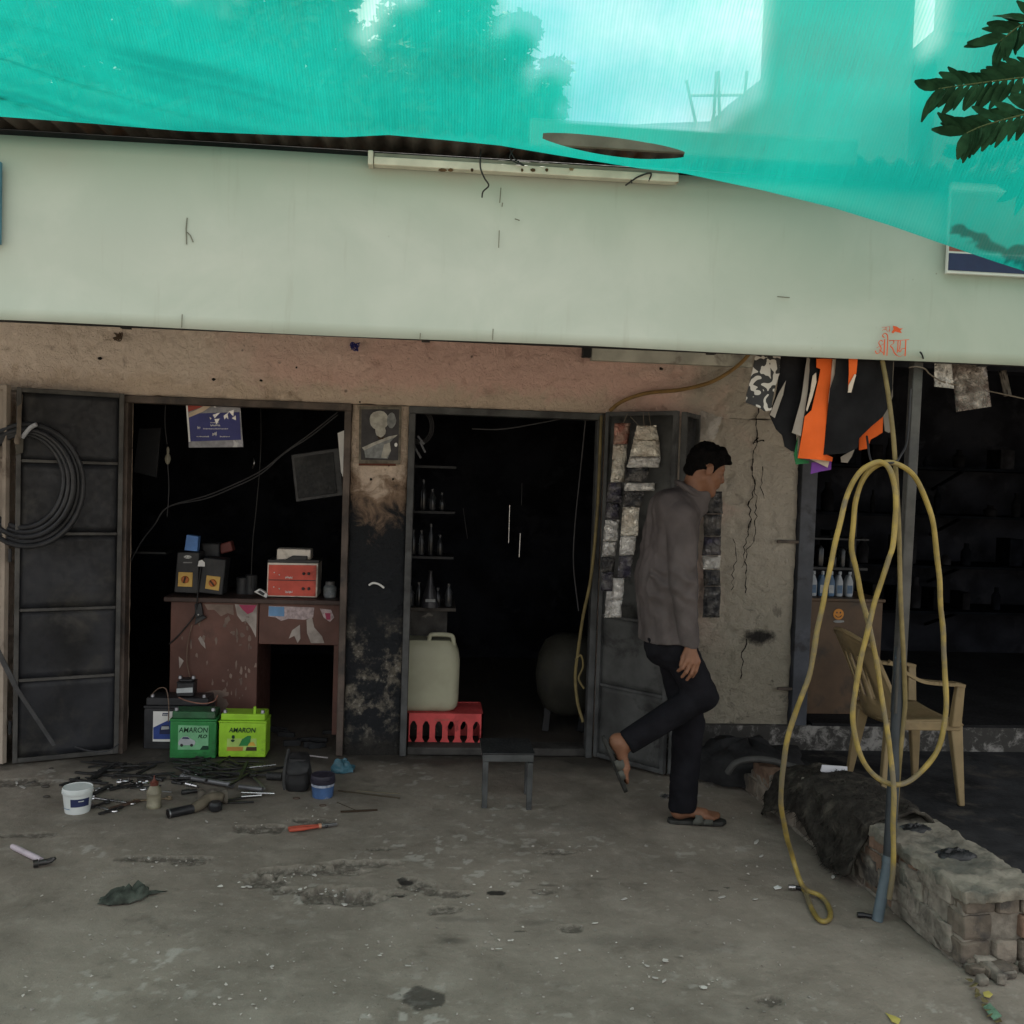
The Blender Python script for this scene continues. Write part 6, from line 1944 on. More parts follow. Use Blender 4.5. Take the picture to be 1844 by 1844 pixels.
# ================================================================== THE WALKING MAN
class SDF:
    """rounded cones blended into one surface, meshed with surface nets"""
    def __init__(s, lo, hi, h):
        s.lo, s.h = np.array(lo, float), h
        n = np.ceil((np.array(hi) - s.lo) / h).astype(int) + 1
        s.F = np.full(n, 1.0, np.float32)
        s.ax = [s.lo[i] + np.arange(n[i]) * h for i in range(3)]

    def _win(s, c0, c1, m):
        sl = []
        for i in range(3):
            a = int(max(0, math.floor((min(c0[i], c1[i]) - m - s.lo[i]) / s.h)))
            b_ = int(min(s.F.shape[i], math.ceil((max(c0[i], c1[i]) + m - s.lo[i]) / s.h) + 1))
            if b_ <= a: return None
            sl.append(slice(a, b_))
        return tuple(sl)

    def cone(s, a, b, ra, rb, k=.012, ys=1.0, op='add'):
        a, b = np.array(a, float), np.array(b, float)
        w_ = s._win(a, b, max(ra, rb) * max(1, ys) + 2.5 * k + .02)
        if w_ is None: return s
        X, Y, Z = np.meshgrid(s.ax[0][w_[0]], s.ax[1][w_[1]], s.ax[2][w_[2]], indexing='ij')
        cy = (a[1] + b[1]) / 2
        Y = cy + (Y - cy) / ys
        a = a.copy(); b = b.copy(); a[1] = cy + (a[1] - cy) / ys; b[1] = cy + (b[1] - cy) / ys
        ab = b - a
        L2 = max(1e-9, float(ab @ ab))
        t_ = np.clip(((X - a[0]) * ab[0] + (Y - a[1]) * ab[1] + (Z - a[2]) * ab[2]) / L2, 0, 1)
        d = np.sqrt((X - a[0] - ab[0] * t_) ** 2 + (Y - a[1] - ab[1] * t_) ** 2 + (Z - a[2] - ab[2] * t_) ** 2) - (ra + (rb - ra) * t_)
        s._mix(w_, d, k, op)
        return s

    def ell(s, c, ax, rad, k=.012, op='add'):
        """c centre, ax three unit axes, rad radii"""
        c = np.array(c, float)
        w_ = s._win(c, c, max(rad) + 2.5 * k + .02)
        if w_ is None: return s
        X, Y, Z = np.meshgrid(s.ax[0][w_[0]], s.ax[1][w_[1]], s.ax[2][w_[2]], indexing='ij')
        q = [((X - c[0]) * e[0] + (Y - c[1]) * e[1] + (Z - c[2]) * e[2]) for e in ax]
        k0 = np.sqrt(sum((q[i] / rad[i]) ** 2 for i in range(3)))
        k1 = np.sqrt(sum((q[i] / rad[i] ** 2) ** 2 for i in range(3))) + 1e-9
        s._mix(w_, k0 * (k0 - 1) / k1, k, op)
        return s

    def _mix(s, w_, d, k, op):
        f = s.F[w_]
        if op == 'sub':
            d = -d
            h_ = np.clip(.5 - .5 * (f - d) / k, 0, 1)
            s.F[w_] = f * (1 - h_) + d * h_ + k * h_ * (1 - h_)
        else:
            h_ = np.clip(.5 + .5 * (f - d) / k, 0, 1)
            s.F[w_] = f * (1 - h_) + d * h_ - k * h_ * (1 - h_)

    def cut(s, p, n_):
        """keep the side the normal points away from"""
        X, Y, Z = np.meshgrid(*s.ax, indexing='ij')
        s.F = np.maximum(s.F, ((X - p[0]) * n_[0] + (Y - p[1]) * n_[1] + (Z - p[2]) * n_[2]).astype(np.float32))
        return s

    def mesh(s):
        F = s.F
        S = F < 0
        n = np.array(F.shape) - 1
        def cor(A, i, j, k): return A[i:i + n[0], j:j + n[1], k:k + n[2]]
        cnt = sum(cor(S, i, j, k).astype(np.int8) for i in (0, 1) for j in (0, 1) for k in (0, 1))
        act = (cnt > 0) & (cnt < 8)
        ids = np.full(n, -1, np.int64)
        idx = np.argwhere(act)
        ids[act] = np.arange(len(idx))
        acc = np.zeros((len(idx), 3)); num = np.zeros(len(idx))
        I0, J0, K0 = idx.T
        for axn in range(3):
            for a in (0, 1):
                for b_ in (0, 1):
                    o = [0, 0, 0]
                    oth = [q for q in range(3) if q != axn]
                    o[oth[0]], o[oth[1]] = a, b_
                    o2 = list(o); o2[axn] = 1
                    f0 = F[I0 + o[0], J0 + o[1], K0 + o[2]]; f1 = F[I0 + o2[0], J0 + o2[1], K0 + o2[2]]
                    m_ = (f0 < 0) != (f1 < 0)
                    t_ = np.where(m_, f0 / np.where(m_, f0 - f1, 1), 0)
                    p = np.tile(np.array(o, float), (len(idx), 1)); p[:, axn] = t_
                    acc[m_] += p[m_]; num[m_] += 1
        V = s.lo + (idx + acc / np.maximum(num, 1)[:, None]) * s.h
        faces = []
        for axn in range(3):
            o1, o2 = [q for q in range(3) if q != axn]
            sl0 = [slice(1, -1)] * 3; sl1 = [slice(1, -1)] * 3
            sl0[axn] = slice(0, -1); sl1[axn] = slice(1, None)
            a, b_ = S[tuple(sl0)], S[tuple(sl1)]
            e = np.argwhere(a != b_)
            if not len(e): continue
            fl = a[tuple(e.T)]
            off = np.ones(3, int); off[axn] = 0
            e = e + off
            def c(d1, d2):
                q = e.copy(); q[:, o1] += d1; q[:, o2] += d2
                return ids[q[:, 0], q[:, 1], q[:, 2]]
            Q = np.stack([c(-1, -1), c(0, -1), c(0, 0), c(-1, 0)], 1)
            flip = fl if axn != 1 else ~fl
            Q[~flip] = Q[~flip][:, ::-1]
            faces.append(Q)
        return V, np.concatenate(faces)

    def build(s, name, mat, parent, disp=None, smooth_it=2):
        V, Q = s.mesh()
        Q = Q[(Q >= 0).all(1)]
        for _ in range(smooth_it):                                   # light relaxation
            acc = np.zeros_like(V); num = np.zeros(len(V))
            for a, b_ in ((0, 1), (1, 2), (2, 3), (3, 0)):
                np.add.at(acc, Q[:, a], V[Q[:, b_]]); np.add.at(acc, Q[:, b_], V[Q[:, a]])
                np.add.at(num, Q[:, a], 1); np.add.at(num, Q[:, b_], 1)
            V = V * .5 + .5 * acc / np.maximum(num, 1)[:, None]
        if disp is not None: V = disp(V)
        me = bpy.data.meshes.new(name)
        me.from_pydata((V - np.array(parent.matrix_world.translation)).tolist(), [], Q.tolist())
        me.polygons.foreach_set('use_smooth', [True] * len(me.polygons))
        me.materials.append(mat)
        o = bpy.data.objects.new(name, me); COL.objects.link(o); o.parent = parent
        return o


MY = PZ(1258, 1492).y
def J(px, py, dy=0.0): return PY(px, py, MY + dy)
man = thing('person', 'person in grey jacket, black trousers and sandals walking with head bowed', 'person', (J(1258, 1490).x, MY, 0))
SKIN = M('skin', (.180, .086, .050), .55, .12, 18, .08, 120, spec=.35)
JACK = M('grey_jacket_cloth', (.086, .075, .073), .95, .15, 10, .35, 260, spec=.15, bdist=.002)
TROU = M('black_trousers_cloth', (.010, .010, .0125), .9, .25, 8, .3, 200, spec=.2, bdist=.002)
HAIR = M('black_hair', (.0045, .004, .004), .8, .3, 30, .8, 160, spec=.12, bdist=.006)
SOLE = M('sandal_sole', (.030, .030, .028), .7, .3, 14, .3)
STRP = M('sandal_strap', (.075, .076, .066), .65, .25, 14, .3)
lo = (J(1070, 1490).x, MY - .34, -.01); hi = (J(1345, 1490).x, MY + .34, J(1290, 770).z)
HT = math.radians(20)
hfw, hup, hlat = Vector((math.cos(HT), .10, -math.sin(HT))).normalized(), None, None
hlat = hfw.cross(ZA).normalized()                                    # his right, towards the camera
hup = hlat.cross(hfw)
HC = J(1271, 843)
HS = .88
def hd(f, u, l): return HC + hfw * (f * HS) + hup * (u * HS) + hlat * (l * HS)
# joints
shR, elR, wrR = J(1226, 934, -.155), J(1229, 1050, -.205), J(1243, 1160, -.195)
shL, elL, wrL = J(1234, 934, .155), J(1232, 1050, .205), J(1236, 1150, .19)
hpR, knR, anR = J(1200, 1122, -.085), J(1264, 1252, -.085), J(1124, 1340, -.085)
hpL, knL, anL = J(1206, 1125, .085), J(1240, 1300, .08), J(1226, 1458, .075)
# foot frames: heel point on the sole, forward, up
fL_f = Vector((1, -.06, 0)).normalized(); fL_o = J(1204, 1484, .075); fL_o.z = .022
fL_u = ZA
rt, rh = J(1131, 1424, -.085), J(1091, 1326, -.085)
fR_f = (rt - rh).normalized(); fR_o = rh
fR_u = Vector((0, -1, 0)).cross(fR_f).normalized()
if fR_u.x < 0: fR_u = -fR_u


def foot(S, o, f, u, ankle):
    l = f.cross(u)
    P_ = lambda a, b_, c: o + f * a + u * b_ + l * c
    S.cone(ankle, P_(.045, .045, 0), .036, .034, .02)
    S.cone(P_(.040, .034, 0), P_(.045, .05, 0), .031, .030, .02)
    S.cone(P_(.05, .04, 0), P_(.17, .028, 0), .030, .022, .02, 1.35)
    for i, (a, wd, r0) in enumerate(((.250, -.030, .0125), (.248, -.012, .0095), (.240, .004, .009), (.228, .018, .0085), (.214, .031, .008))):
        S.cone(P_(.165, .022, wd * .9), P_(a - r0, .012, wd), .016, r0, .008)


body = SDF(lo, hi, .0042)
# head and face
body.ell(hd(-.005, .035, 0), (hfw, hlat, hup), (.096 * HS, .076 * HS, .088 * HS), .01)
body.ell(hd(.035, -.045, 0), (hfw, hlat, hup), (.060 * HS, .055 * HS, .080 * HS), .03)
body.cone(hd(.072, -.112, -.008), hd(.072, -.112, .008), .022 * HS, .022 * HS, .02)               # chin
for sg in (-1, 1):
    body.cone(hd(-.010, -.060, sg * .052), hd(.062, -.108, sg * .016), .020 * HS, .018 * HS, .025)      # jaw line
    body.cone(hd(.055, -.030, sg * .042), hd(.078, -.045, sg * .026), .020 * HS, .018 * HS, .02)        # cheek
    body.ell(hd(.090, .004, sg * .031), (hfw, hlat, hup), (.020 * HS, .017 * HS, .012 * HS), .008, 'sub')    # eye socket
    body.ell(hd(.078, .004, sg * .031), (hfw, hlat, hup), (.014 * HS, .014 * HS, .012 * HS), .004)           # lid over the eye
    body.cone(hd(.086, .022, sg * .014), hd(.076, .024, sg * .046), .009 * HS, .008 * HS, .01)          # brow
    body.ell(hd(-.006, -.012, sg * .080), (hfw, hlat, hup), (.020 * HS, .010 * HS, .032 * HS), .006)         # ear
    body.ell(hd(.000, -.010, sg * .090), (hfw, hlat, hup), (.009 * HS, .006 * HS, .016 * HS), .004, 'sub')
    body.cone(hd(.104, -.032, sg * .006), hd(.098, -.036, sg * .013), .008 * HS, .007 * HS, .006)       # nostril wing
body.cone(hd(.090, .012, 0), hd(.112, -.030, 0), .009 * HS, .0115 * HS, .012)                       # nose
body.cone(hd(.093, -.060, -.016), hd(.093, -.060, .016), .0085 * HS, .0085 * HS, .008)             # lips
body.cone(hd(.091, -.074, -.014), hd(.091, -.074, .014), .0085 * HS, .0085 * HS, .008)
# neck, trunk, limbs
body.cone(J(1240, 900), hd(-.03, -.05, 0), .050, .048, .03)
body.cone(J(1218, 930), J(1200, 1120), .085, .10, .04, 1.35)
body.cone(shR, shL, .05, .05, .04)
for a, b_, c in ((shR, elR, wrR), (shL, elL, wrL)):
    body.cone(a, b_, .046, .037, .02); body.cone(b_, c, .037, .024, .02)
for a, b_, c in ((hpR, knR, anR), (hpL, knL, anL)):
    body.cone(a, b_, .075, .052, .03); body.cone(b_, c, .050, .034, .02)
foot(body, fL_o, fL_f, fL_u, anL)
foot(body, fR_o, fR_f, fR_u, anR)
# right hand, loosely curled
palm = [(1237, 1190, -.222), (1244, 1194, -.222), (1251, 1195, -.216), (1257, 1191, -.206)]
mids = [(1229, 1203, -.226), (1236, 1210, -.228), (1245, 1213, -.222), (1253, 1208, -.212)]
tips = [(1221, 1208, -.208), (1228, 1219, -.208), (1237, 1224, -.205), (1247, 1219, -.20)]
for i in range(4):
    body.cone(J(1244, 1166, -.20), J(*palm[i]), .020, .0125, .008)
    body.cone(J(*palm[i]), J(*mids[i]), .0108, .0092, .003)
    body.cone(J(*mids[i]), J(*tips[i]), .0092, .0075, .003)
body.cone(J(1238, 1168, -.20), J(1230, 1184, -.205), .014, .0108, .006)
body.cone(J(1230, 1184, -.205), J(1226, 1198, -.215), .0108, .0085, .003)
# left hand mirrored behind him
for i in range(4):
    body.cone(J(1238, 1156, .19), J(palm[i][0] - 4, palm[i][1] - 8, .20 + .012 * (i - 2)), .020, .0125, .008)
    body.cone(J(palm[i][0] - 4, palm[i][1] - 8, .20 + .012 * (i - 2)), J(tips[i][0] + 2, tips[i][1] - 10, .195 + .012 * (i - 2)), .0105, .008, .003)
body.build('body', SKIN, man, smooth_it=1)
# eyes as small dark lenses
for sg in (-1, 1):
    MB().lathe([(.0005, .0035), (.005, .0026), (.0065, 0), (.005, -.002)], hd(.0885, .002, sg * .032), 10, hfw + hlat * sg * .35).build('eye', BLK, man)
# hair cap
hair = SDF((HC.x - .16, MY - .13, HC.z - .12), (HC.x + .17, MY + .13, HC.z + .16), .0036)
hair.ell(hd(-.010, .042, 0), (hfw, hlat, hup), (.101 * HS, .082 * HS, .091 * HS), .01)
hair.cone(hd(-.066, .0, -.03), hd(-.066, .0, .03), .036 * HS, .036 * HS, .02)
hair.cone(hd(.045, .108, -.03), hd(.045, .108, .03), .026 * HS, .026 * HS, .02)
hair.cone(hd(.078, .086, -.035), hd(.078, .086, .03), .021 * HS, .021 * HS, .015)
hair.cone(hd(.095, .066, -.02), hd(.102, .068, .025), .012 * HS, .012 * HS, .012)
# carve the face free
hair.ell(hd(.105, -.035, 0), (hfw, hlat, hup), (.098 * HS, .12 * HS, .088 * HS), .01, 'sub')
hair.ell(hd(.035, -.075, 0), (hfw, hlat, hup), (.085 * HS, .12 * HS, .080 * HS), .012, 'sub')
for sg in (-1, 1):
    hair.cone(hd(.022, .010, sg * .070), hd(.018, -.016, sg * .071), .010 * HS, .006 * HS, .010)      # sideburn
hair.cone(hd(-.078, -.035, -.025), hd(-.078, -.035, .025), .024 * HS, .024 * HS, .02)
hair.cone(hd(-.070, -.060, -.022), hd(-.070, -.060, .022), .016 * HS, .016 * HS, .015)


def hair_disp(V):
    for i in range(len(V)):
        p = V[i]
        d = Vector(p) - HC
        a = noise.noise(Vector((p[0] * 90 + p[2] * 30, p[1] * 60, p[2] * 40))) * .0045 + noise.noise(Vector(p * 28.0)) * .009
        V[i] = p + np.array(d.normalized()) * a
    return V


ho = hair.build('hair', HAIR, man, hair_disp, 1)
hv = np.array([v_.co[:] for v_ in ho.data.vertices]) + np.array(man.location)
st_ = MB()
for k in range(1500):
    p = Vector(hv[random.randrange(len(hv))])
    n_ = (p - hd(-.01, .03, 0)).normalized()
    comb = (hfw * .8 + hup * .25 + Vector((random.gauss(0, .35), random.gauss(0, .35), random.gauss(0, .35))))
    if (p - HC).dot(hfw) < -.02: comb = (-hup * .9 + n_ * .2 + Vector((random.gauss(0, .25), random.gauss(0, .25), random.gauss(0, .25))))
    comb = (comb - n_ * comb.dot(n_)).normalized()
    L_ = random.uniform(.014, .036)
    q1, q2 = p + comb * L_ * .5 + n_ * .006, p + comb * L_ + n_ * random.uniform(.0, .012)
    sd = comb.cross(n_) * random.uniform(.0010, .0022)
    b0_ = p - n_ * .002
    st_.add([b0_ - sd, b0_ + sd, q1 + sd * .8, q1 - sd * .8, q2], [(0, 1, 2, 3), (3, 2, 4)])
st_.build('strands', HAIR, ho, smooth=0)
# jacket
jk = SDF(lo, hi, .0062)
jk.cone(J(1212, 925), J(1198, 1050), .112, .128, .04, 1.45)
jk.cone(J(1198, 1050), J(1203, 1160), .128, .130, .04, 1.42)
jk.cone(J(1204, 914, -.09), J(1204, 914, .09), .064, .064, .05)
jk.cone(shR, shL, .058, .058, .05)
jk.cone(J(1236, 908), J(1243, 884), .078, .058, .03)
jk.cone(J(1252, 905), J(1262, 892), .066, .046, .02)
for a, b_, c in ((shR, elR, wrR), (shL, elL, wrL)):
    a2 = Vector(a) + Vector((0, 0, .005))
    jk.cone(a2, b_, .066, .058, .009); jk.cone(b_, c, .058, .038, .009)
    dn = (Vector(c) - Vector(b_)).normalized()
zc = J(1200, 1151).z
X, Y, Z = np.meshgrid(*jk.ax, indexing='ij')
slv = (np.abs(Y - MY) > .150) & (X > J(1222, 1150).x - .005)
hem = zc + .004 * np.sin(X * 30)
jk.F = np.where(slv, np.maximum(jk.F, (J(1240, 1161).z - Z)), np.maximum(jk.F, hem - Z)).astype(np.float32)
# collar opening
jk.cone(hd(-.02, -.08, 0), hd(.0, .02, 0), .060, .075, .006, 1.0, 'sub')


def jack_disp(V):
    c0_ = np.array((J(1200, 1000).x, MY, 0))
    for i in range(len(V)):
        x, y, z = V[i]
        nn = np.array((x - c0_[0], y - MY, 0)); nn /= (np.linalg.norm(nn) + 1e-6)
        ang = math.atan2(y - MY, x - c0_[0])
        f = .013 * noise.noise(Vector((ang * 3.2, z * 2.6, 1.0))) + .009 * noise.noise(Vector((x * 16 + z * 9, y * 16, z * 13))) + .0025 * noise.noise(Vector((x * 50, y * 50, z * 38)))
        if y < MY - .12:                                              # sleeve creases
            f += .008 * math.sin(z * 85 + x * 40 + 2 * noise.noise(Vector((x * 20, 0, z * 20)))) * math.exp(-((z - elR.z) / .10) ** 2)
        V[i] += nn * f
    return V


jk.build('jacket', JACK, man, jack_disp, 2)
# sleeve seam and collar flap
cl_pts = spline([J(1228, 868, -.045), J(1222, 872, 0), J(1228, 868, .05)], 6)
MB().tube(spline([J(1262, 896, -.035), J(1244, 886, -.066), J(1226, 872, -.05), J(1219, 868, 0), J(1226, 872, .05), J(1244, 886, .066), J(1262, 896, .03)], 6), .013, 8).build('collar', JACK, man)
# trousers
tr_ = SDF(lo, hi, .0062)
tr_.cone(J(1200, 1130, -.05), J(1200, 1130, .05), .098, .098, .04)
tr_.cone(J(1198, 1165, -.05), J(1204, 1165, .05), .092, .092, .05)
tr_.cone(hpR, knR, .088, .070, .03); tr_.cone(knR, anR, .068, .056, .025)
tr_.cone(hpL, knL, .088, .074, .03); tr_.cone(knL, J(1227, 1476, .078), .074, .064, .02)
X, Y, Z = np.meshgrid(*tr_.ax, indexing='ij')
tr_.F = np.maximum(tr_.F, (J(1225, 1470).z + .004 - Z)).astype(np.float32)
tr_.F = np.maximum(tr_.F, Z - J(1200, 1140).z).astype(np.float32)
dsh = (Vector(anR) - Vector(knR)).normalized()
hp_ = Vector(anR) - dsh * .012
loc_ = ((X - hp_.x) * dsh.x + (Z - hp_.z) * dsh.z)
tr_.F = np.where((X < knR.x - .06) & (Z > J(1150, 1440).z) & (Z < J(1150, 1260).z), np.maximum(tr_.F, loc_), tr_.F).astype(np.float32)


def trou_disp(V):
    for i in range(len(V)):
        x, y, z = V[i]
        f = .007 * noise.noise(Vector((x * 12, y * 12, z * 9))) + .004 * noise.noise(Vector((x * 30, y * 30, z * 34)))
        V[i] += np.array((f, f * .4, f * .5))
    return V


tr_.build('trousers', TROU, man, trou_disp, 2)


def sandal(o, f, u):
    l = f.cross(u)
    out_ = [(-.008, 0), (.0, -.028), (.04, -.034), (.10, -.032), (.16, -.042), (.21, -.046), (.25, -.036), (.272, -.012), (.272, .01), (.25, .036), (.20, .044), (.14, .040), (.08, .033), (.03, .032), (.0, .026)]
    pts = [o + f * a + l * b_ - u * .020 for a, b_ in out_]
    so_ = MB().slab(pts, u, .018).build('sandal', SOLE, man, bevel=.004)
    for (a0, a1, h0) in ((.105, .155, .058), (.150, .200, .043)):
        rows = []
        for q in np.linspace(0, math.pi, 13):
            c_, s_ = math.cos(q) * .046, math.sin(q) * h0
            rows.append([o + f * (a0 + (.012 if s_ > .02 else 0)) + l * c_ + u * (s_ - .012), o + f * a1 + l * c_ + u * (s_ * .86 - .012)])
        MB().grid(rows).build('strap', STRP, so_, thick=.004)
    rows = []
    for q in np.linspace(-.5, math.pi + .5, 13):                      # heel counter strap
        rows.append([o + f * (.030 - .046 * math.sin(q)) + l * (.038 * math.cos(q)) + u * .030, o + f * (.030 - .046 * math.sin(q)) + l * (.038 * math.cos(q)) + u * .044])
    return so_


sandal(fL_o, fL_f, fL_u)
sandal(fR_o, fR_f, fR_u)

# ================================================================== TOOLS ON THE CONCRETE
ZA_ = lambda x, y: (100 + x / 5.7625, 1340 + y / 5.7625)
ZB_ = lambda x, y: (400 + x / 5.7625, 1340 + y / 5.7625)
TST = M('tool_steel_dark', (.045, .044, .044), .45, .35, 12, .2, metal=.6, dirt=(.035, .028, .022))
CHR = M('tool_chrome', (.52, .52, .53), .28, .2, 20, .1, metal=1.0, dirt=(.15, .14, .13), dmin=.56, dmax=.7, dscale=14)
RST = M('rusty_steel', (.10, .065, .05), .7, .35, 16, .3, metal=.3)


def gp(p, z): return PZ(p[0], p[1], z)


def flat_bar(label, a, b_, wd=.022, th=.008, z=.006, z2=None, mat=TST, name='steel_bar', bent=0.0, grp='steel bars of the tool pile'):
    A, B = gp(a, z), gp(b_, z if z2 is None else z2)
    mb = MB()
    n = 5
    sd = (B - A).cross(ZA).normalized()
    pts = [A.lerp(B, i / n) + sd * bent * math.sin(math.pi * i / n) for i in range(n + 1)]
    rows = []
    for i, p in enumerate(pts):
        w_ = wd / 2 * (1 if 0 < i < n else .8)
        rows.append([p - sd * w_, p + sd * w_, p + sd * w_ + ZA * th, p - sd * w_ + ZA * th, p - sd * w_])
    mb.grid(rows); mb.add(rows[0][:4], [(0, 1, 2, 3)]); mb.add(rows[-1][:4], [(0, 1, 2, 3)])
    return tag(mb.build(name, mat, bevel=.0015), label, 'bar', grp)


def rod(label, a, b_, r=.008, z=None, z2=None, mat=TST, name='steel_rod', cat='rod', grp='steel bars of the tool pile', ends=False):
    A, B = gp(a, z or r), gp(b_, z2 or z or r)
    mb = MB().tube([A, B], r, 12)
    if ends:
        d = (B - A).normalized()
        mb.tube([A - d * .001, A + d * .02], r * 1.25, 12); mb.tube([B - d * .03, B + d * .001], r * 1.2, 12)
    return tag(mb.build(name, mat), label, cat, grp)


def spanner(label, a, b_, wd=.013, mat=CHR, z=.006):
    A, B = gp(a, z), gp(b_, z)
    d = (B - A).normalized(); sd = d.cross(ZA).normalized()
    r = thing('spanner', label, 'spanner', (A + B) / 2, 'spanners of the tool pile')
    MB().bar(A + d * .012, B - d * .014, wd, .006).build('shank', mat, r, bevel=.0015)
    MB().tube([B + (d * math.cos(t_) + sd * math.sin(t_)) * .014 for t_ in np.linspace(0, 6.283, 17)[:-1]], .0055, 8, closed=True).build('ring_end', mat, r)
    arc = [A + (-d * math.cos(t_) + sd * math.sin(t_)) * .015 for t_ in np.linspace(.7, 5.58, 13)]
    MB().tube(arc, [.004] + [.0068] * 11 + [.004], 8).build('open_jaw', mat, r)
    return r


flat_bar('long flat dark bar at the back left of the tool pile', ZA_(205, 300), ZA_(620, 335), .02)
flat_bar('flat dark bar continuing right at the back of the tool pile', ZA_(600, 318), ZA_(1040, 345), .02, z=.012)
flat_bar('wide dark bar crossing diagonally over the others', ZA_(345, 382), ZA_(590, 222), .026, z=.016)
flat_bar('second diagonal dark bar beside the wide one', ZA_(400, 372), ZA_(600, 250), .016, z=.006)
flat_bar('curved dark bar at the left end of the tool pile', ZA_(50, 435), ZA_(240, 355), .022, bent=.012)
flat_bar('flat grey bar just behind the white tub', ZA_(145, 372), ZA_(540, 415), .02, z=.010)
flat_bar('short dark bar standing out behind the long flat bar', ZA_(660, 305), ZA_(728, 200), .018)
flat_bar('dark bar pointing to the green battery', ZA_(850, 315), ZA_(1035, 218), .022)
flat_bar('dark bar lying next to the one pointing to the battery', ZA_(720, 290), ZA_(940, 240), .024, z=.003)
flat_bar('dark bent bar between tub and spanners', ZA_(555, 478), ZA_(900, 425), .022, bent=-.01)
flat_bar('dark bar right behind the tub rim', ZA_(370, 540), ZA_(580, 430), .024)
flat_bar('rusty flat bar under the chrome spanner', ZA_(560, 680), ZA_(870, 590), .022, mat=RST)
flat_bar('dark handle bar at the front of the tool pile', ZA_(450, 735), ZA_(700, 655), .018)
spanner('chrome spanner lying right of the white tub', ZA_(380, 555), ZA_(795, 612))
spanner('chrome spanner with a bright ring end in front of the tub', ZA_(345, 632), ZA_(612, 690))
spanner('chrome spanner pointing at the squeeze bottle', ZA_(740, 375), ZA_(915, 465))
spanner('worn spanner with a tan shank beside the squeeze bottle', ZA_(1180, 560), ZA_(835, 588), mat=M('tan_steel', (.24, .18, .12), .5, .2, metal=.5))
spanner('small chrome spanner left of the squeeze bottle neck', ZA_(940, 395), ZA_(870, 400))
spanner('short chrome spanner at the back near the long bar', ZA_(660, 385), ZA_(745, 378))
spanner('dark adjustable spanner in front of the white tub', ZA_(255, 700), ZA_(530, 600), .018, TST, .008)
spanner('dark spanner head behind the tub', ZA_(440, 470), ZA_(560, 455), .016, M('grey_steel', (.22, .22, .22), .4, .2, metal=.8))
rod('small rod with a round tip right of the squeeze bottle', ZA_(1090, 490), ZA_(1205, 498), .003, mat=M('grey_steel', (.22, .22, .22)))
# right half of the pile
rod('long grey pipe lying across the right half of the tool pile', ZA_(1310, 335), ZA_(1840, 425), .0125, .024, ends=True, mat=M('grey_pipe', (.14, .14, .145), .45, .3, metal=.5))
for k, (a, b_, r_) in enumerate(((ZA_(1205, 352), ZA_(1325, 362), .011), (ZA_(1215, 392), ZA_(1310, 412), .010), (ZA_(1360, 412), ZA_(1475, 440), .012), (ZA_(1310, 502), ZA_(1470, 482), .013), (ZA_(1330, 290), ZA_(1420, 285), .008))):
    A, B = gp(a, r_), gp(b_, r_)
    s_ = thing('socket_piece', ['ribbed chrome socket at the left tip of the long pipe', 'small socket below the ribbed one', 'chrome socket extension under the long pipe', 'black tube end left of the cloth-wrapped grinder', 'small socket at the back of the right pile'][k], 'socket', (A + B) / 2, 'sockets of the tool pile')
    d = (B - A)
    MB().tube([A, A + d * .5], [r_, r_ * .95], 12).build('drive_end', CHR if k in (0, 2, 4) else TST, s_)
    MB().tube([A + d * .502, B], [r_ * .72, r_ * .72], 12).build('shaft', TST if k != 2 else CHR, s_)
    if k == 3:
        MB().tube([A - d.normalized() * .002, A - d.normalized() * .0005], r_ * .7, 12).build('bore', BLK, s_)
for k in range(64):                                                  # tangle of dark levers and links
    px, py = (random.uniform(318, 455), random.uniform(1368, 1406)) if k < 46 else (random.uniform(165, 300), random.uniform(1374, 1424))
    an = random.choice([random.gauss(.1, .25), random.gauss(-.5, .3), random.gauss(.7, .3)])
    L_ = random.uniform(14, 34)
    a = (px - math.cos(an) * L_, py - math.sin(an) * L_ * .35); b_ = (px + math.cos(an) * L_, py + math.sin(an) * L_ * .35)
    z_ = random.uniform(.003, .03 if k < 46 else .012)
    wh_ = 'behind the long pipe' if k < 46 else 'around the squeeze bottle and tub'
    if k % 3 == 0:
        rod('one of the dark rods tangled ' + wh_, a, b_, random.uniform(.004, .008), z_ + .006, grp='tangled dark rods')
    else:
        o_ = flat_bar('one of the dark flat levers tangled ' + wh_, a, b_, random.uniform(.010, .02), .006, z_, grp='tangled dark levers', name='flat_lever')
for k, (px, py) in enumerate(((352, 1392), (364, 1398), (398, 1394), (340, 1398), (410, 1386))):
    c_ = gp((px, py), .016)
    tag(MB().tube([c_ + Vector((math.cos(t_), math.sin(t_), .3 * math.sin(t_))) * .018 for t_ in np.linspace(0, 6.283, 17)[:-1]], .005, 8, closed=True).build('steel_ring', TST if k else CHR), ['bright steel ring in the tangle of levers', 'dark ring right of the bright ring', 'dark ring near the leather bag side', 'dark ring at the left of the tangle', 'dark ring at the right back of the tangle'][k], 'ring', 'rings in the tangle')
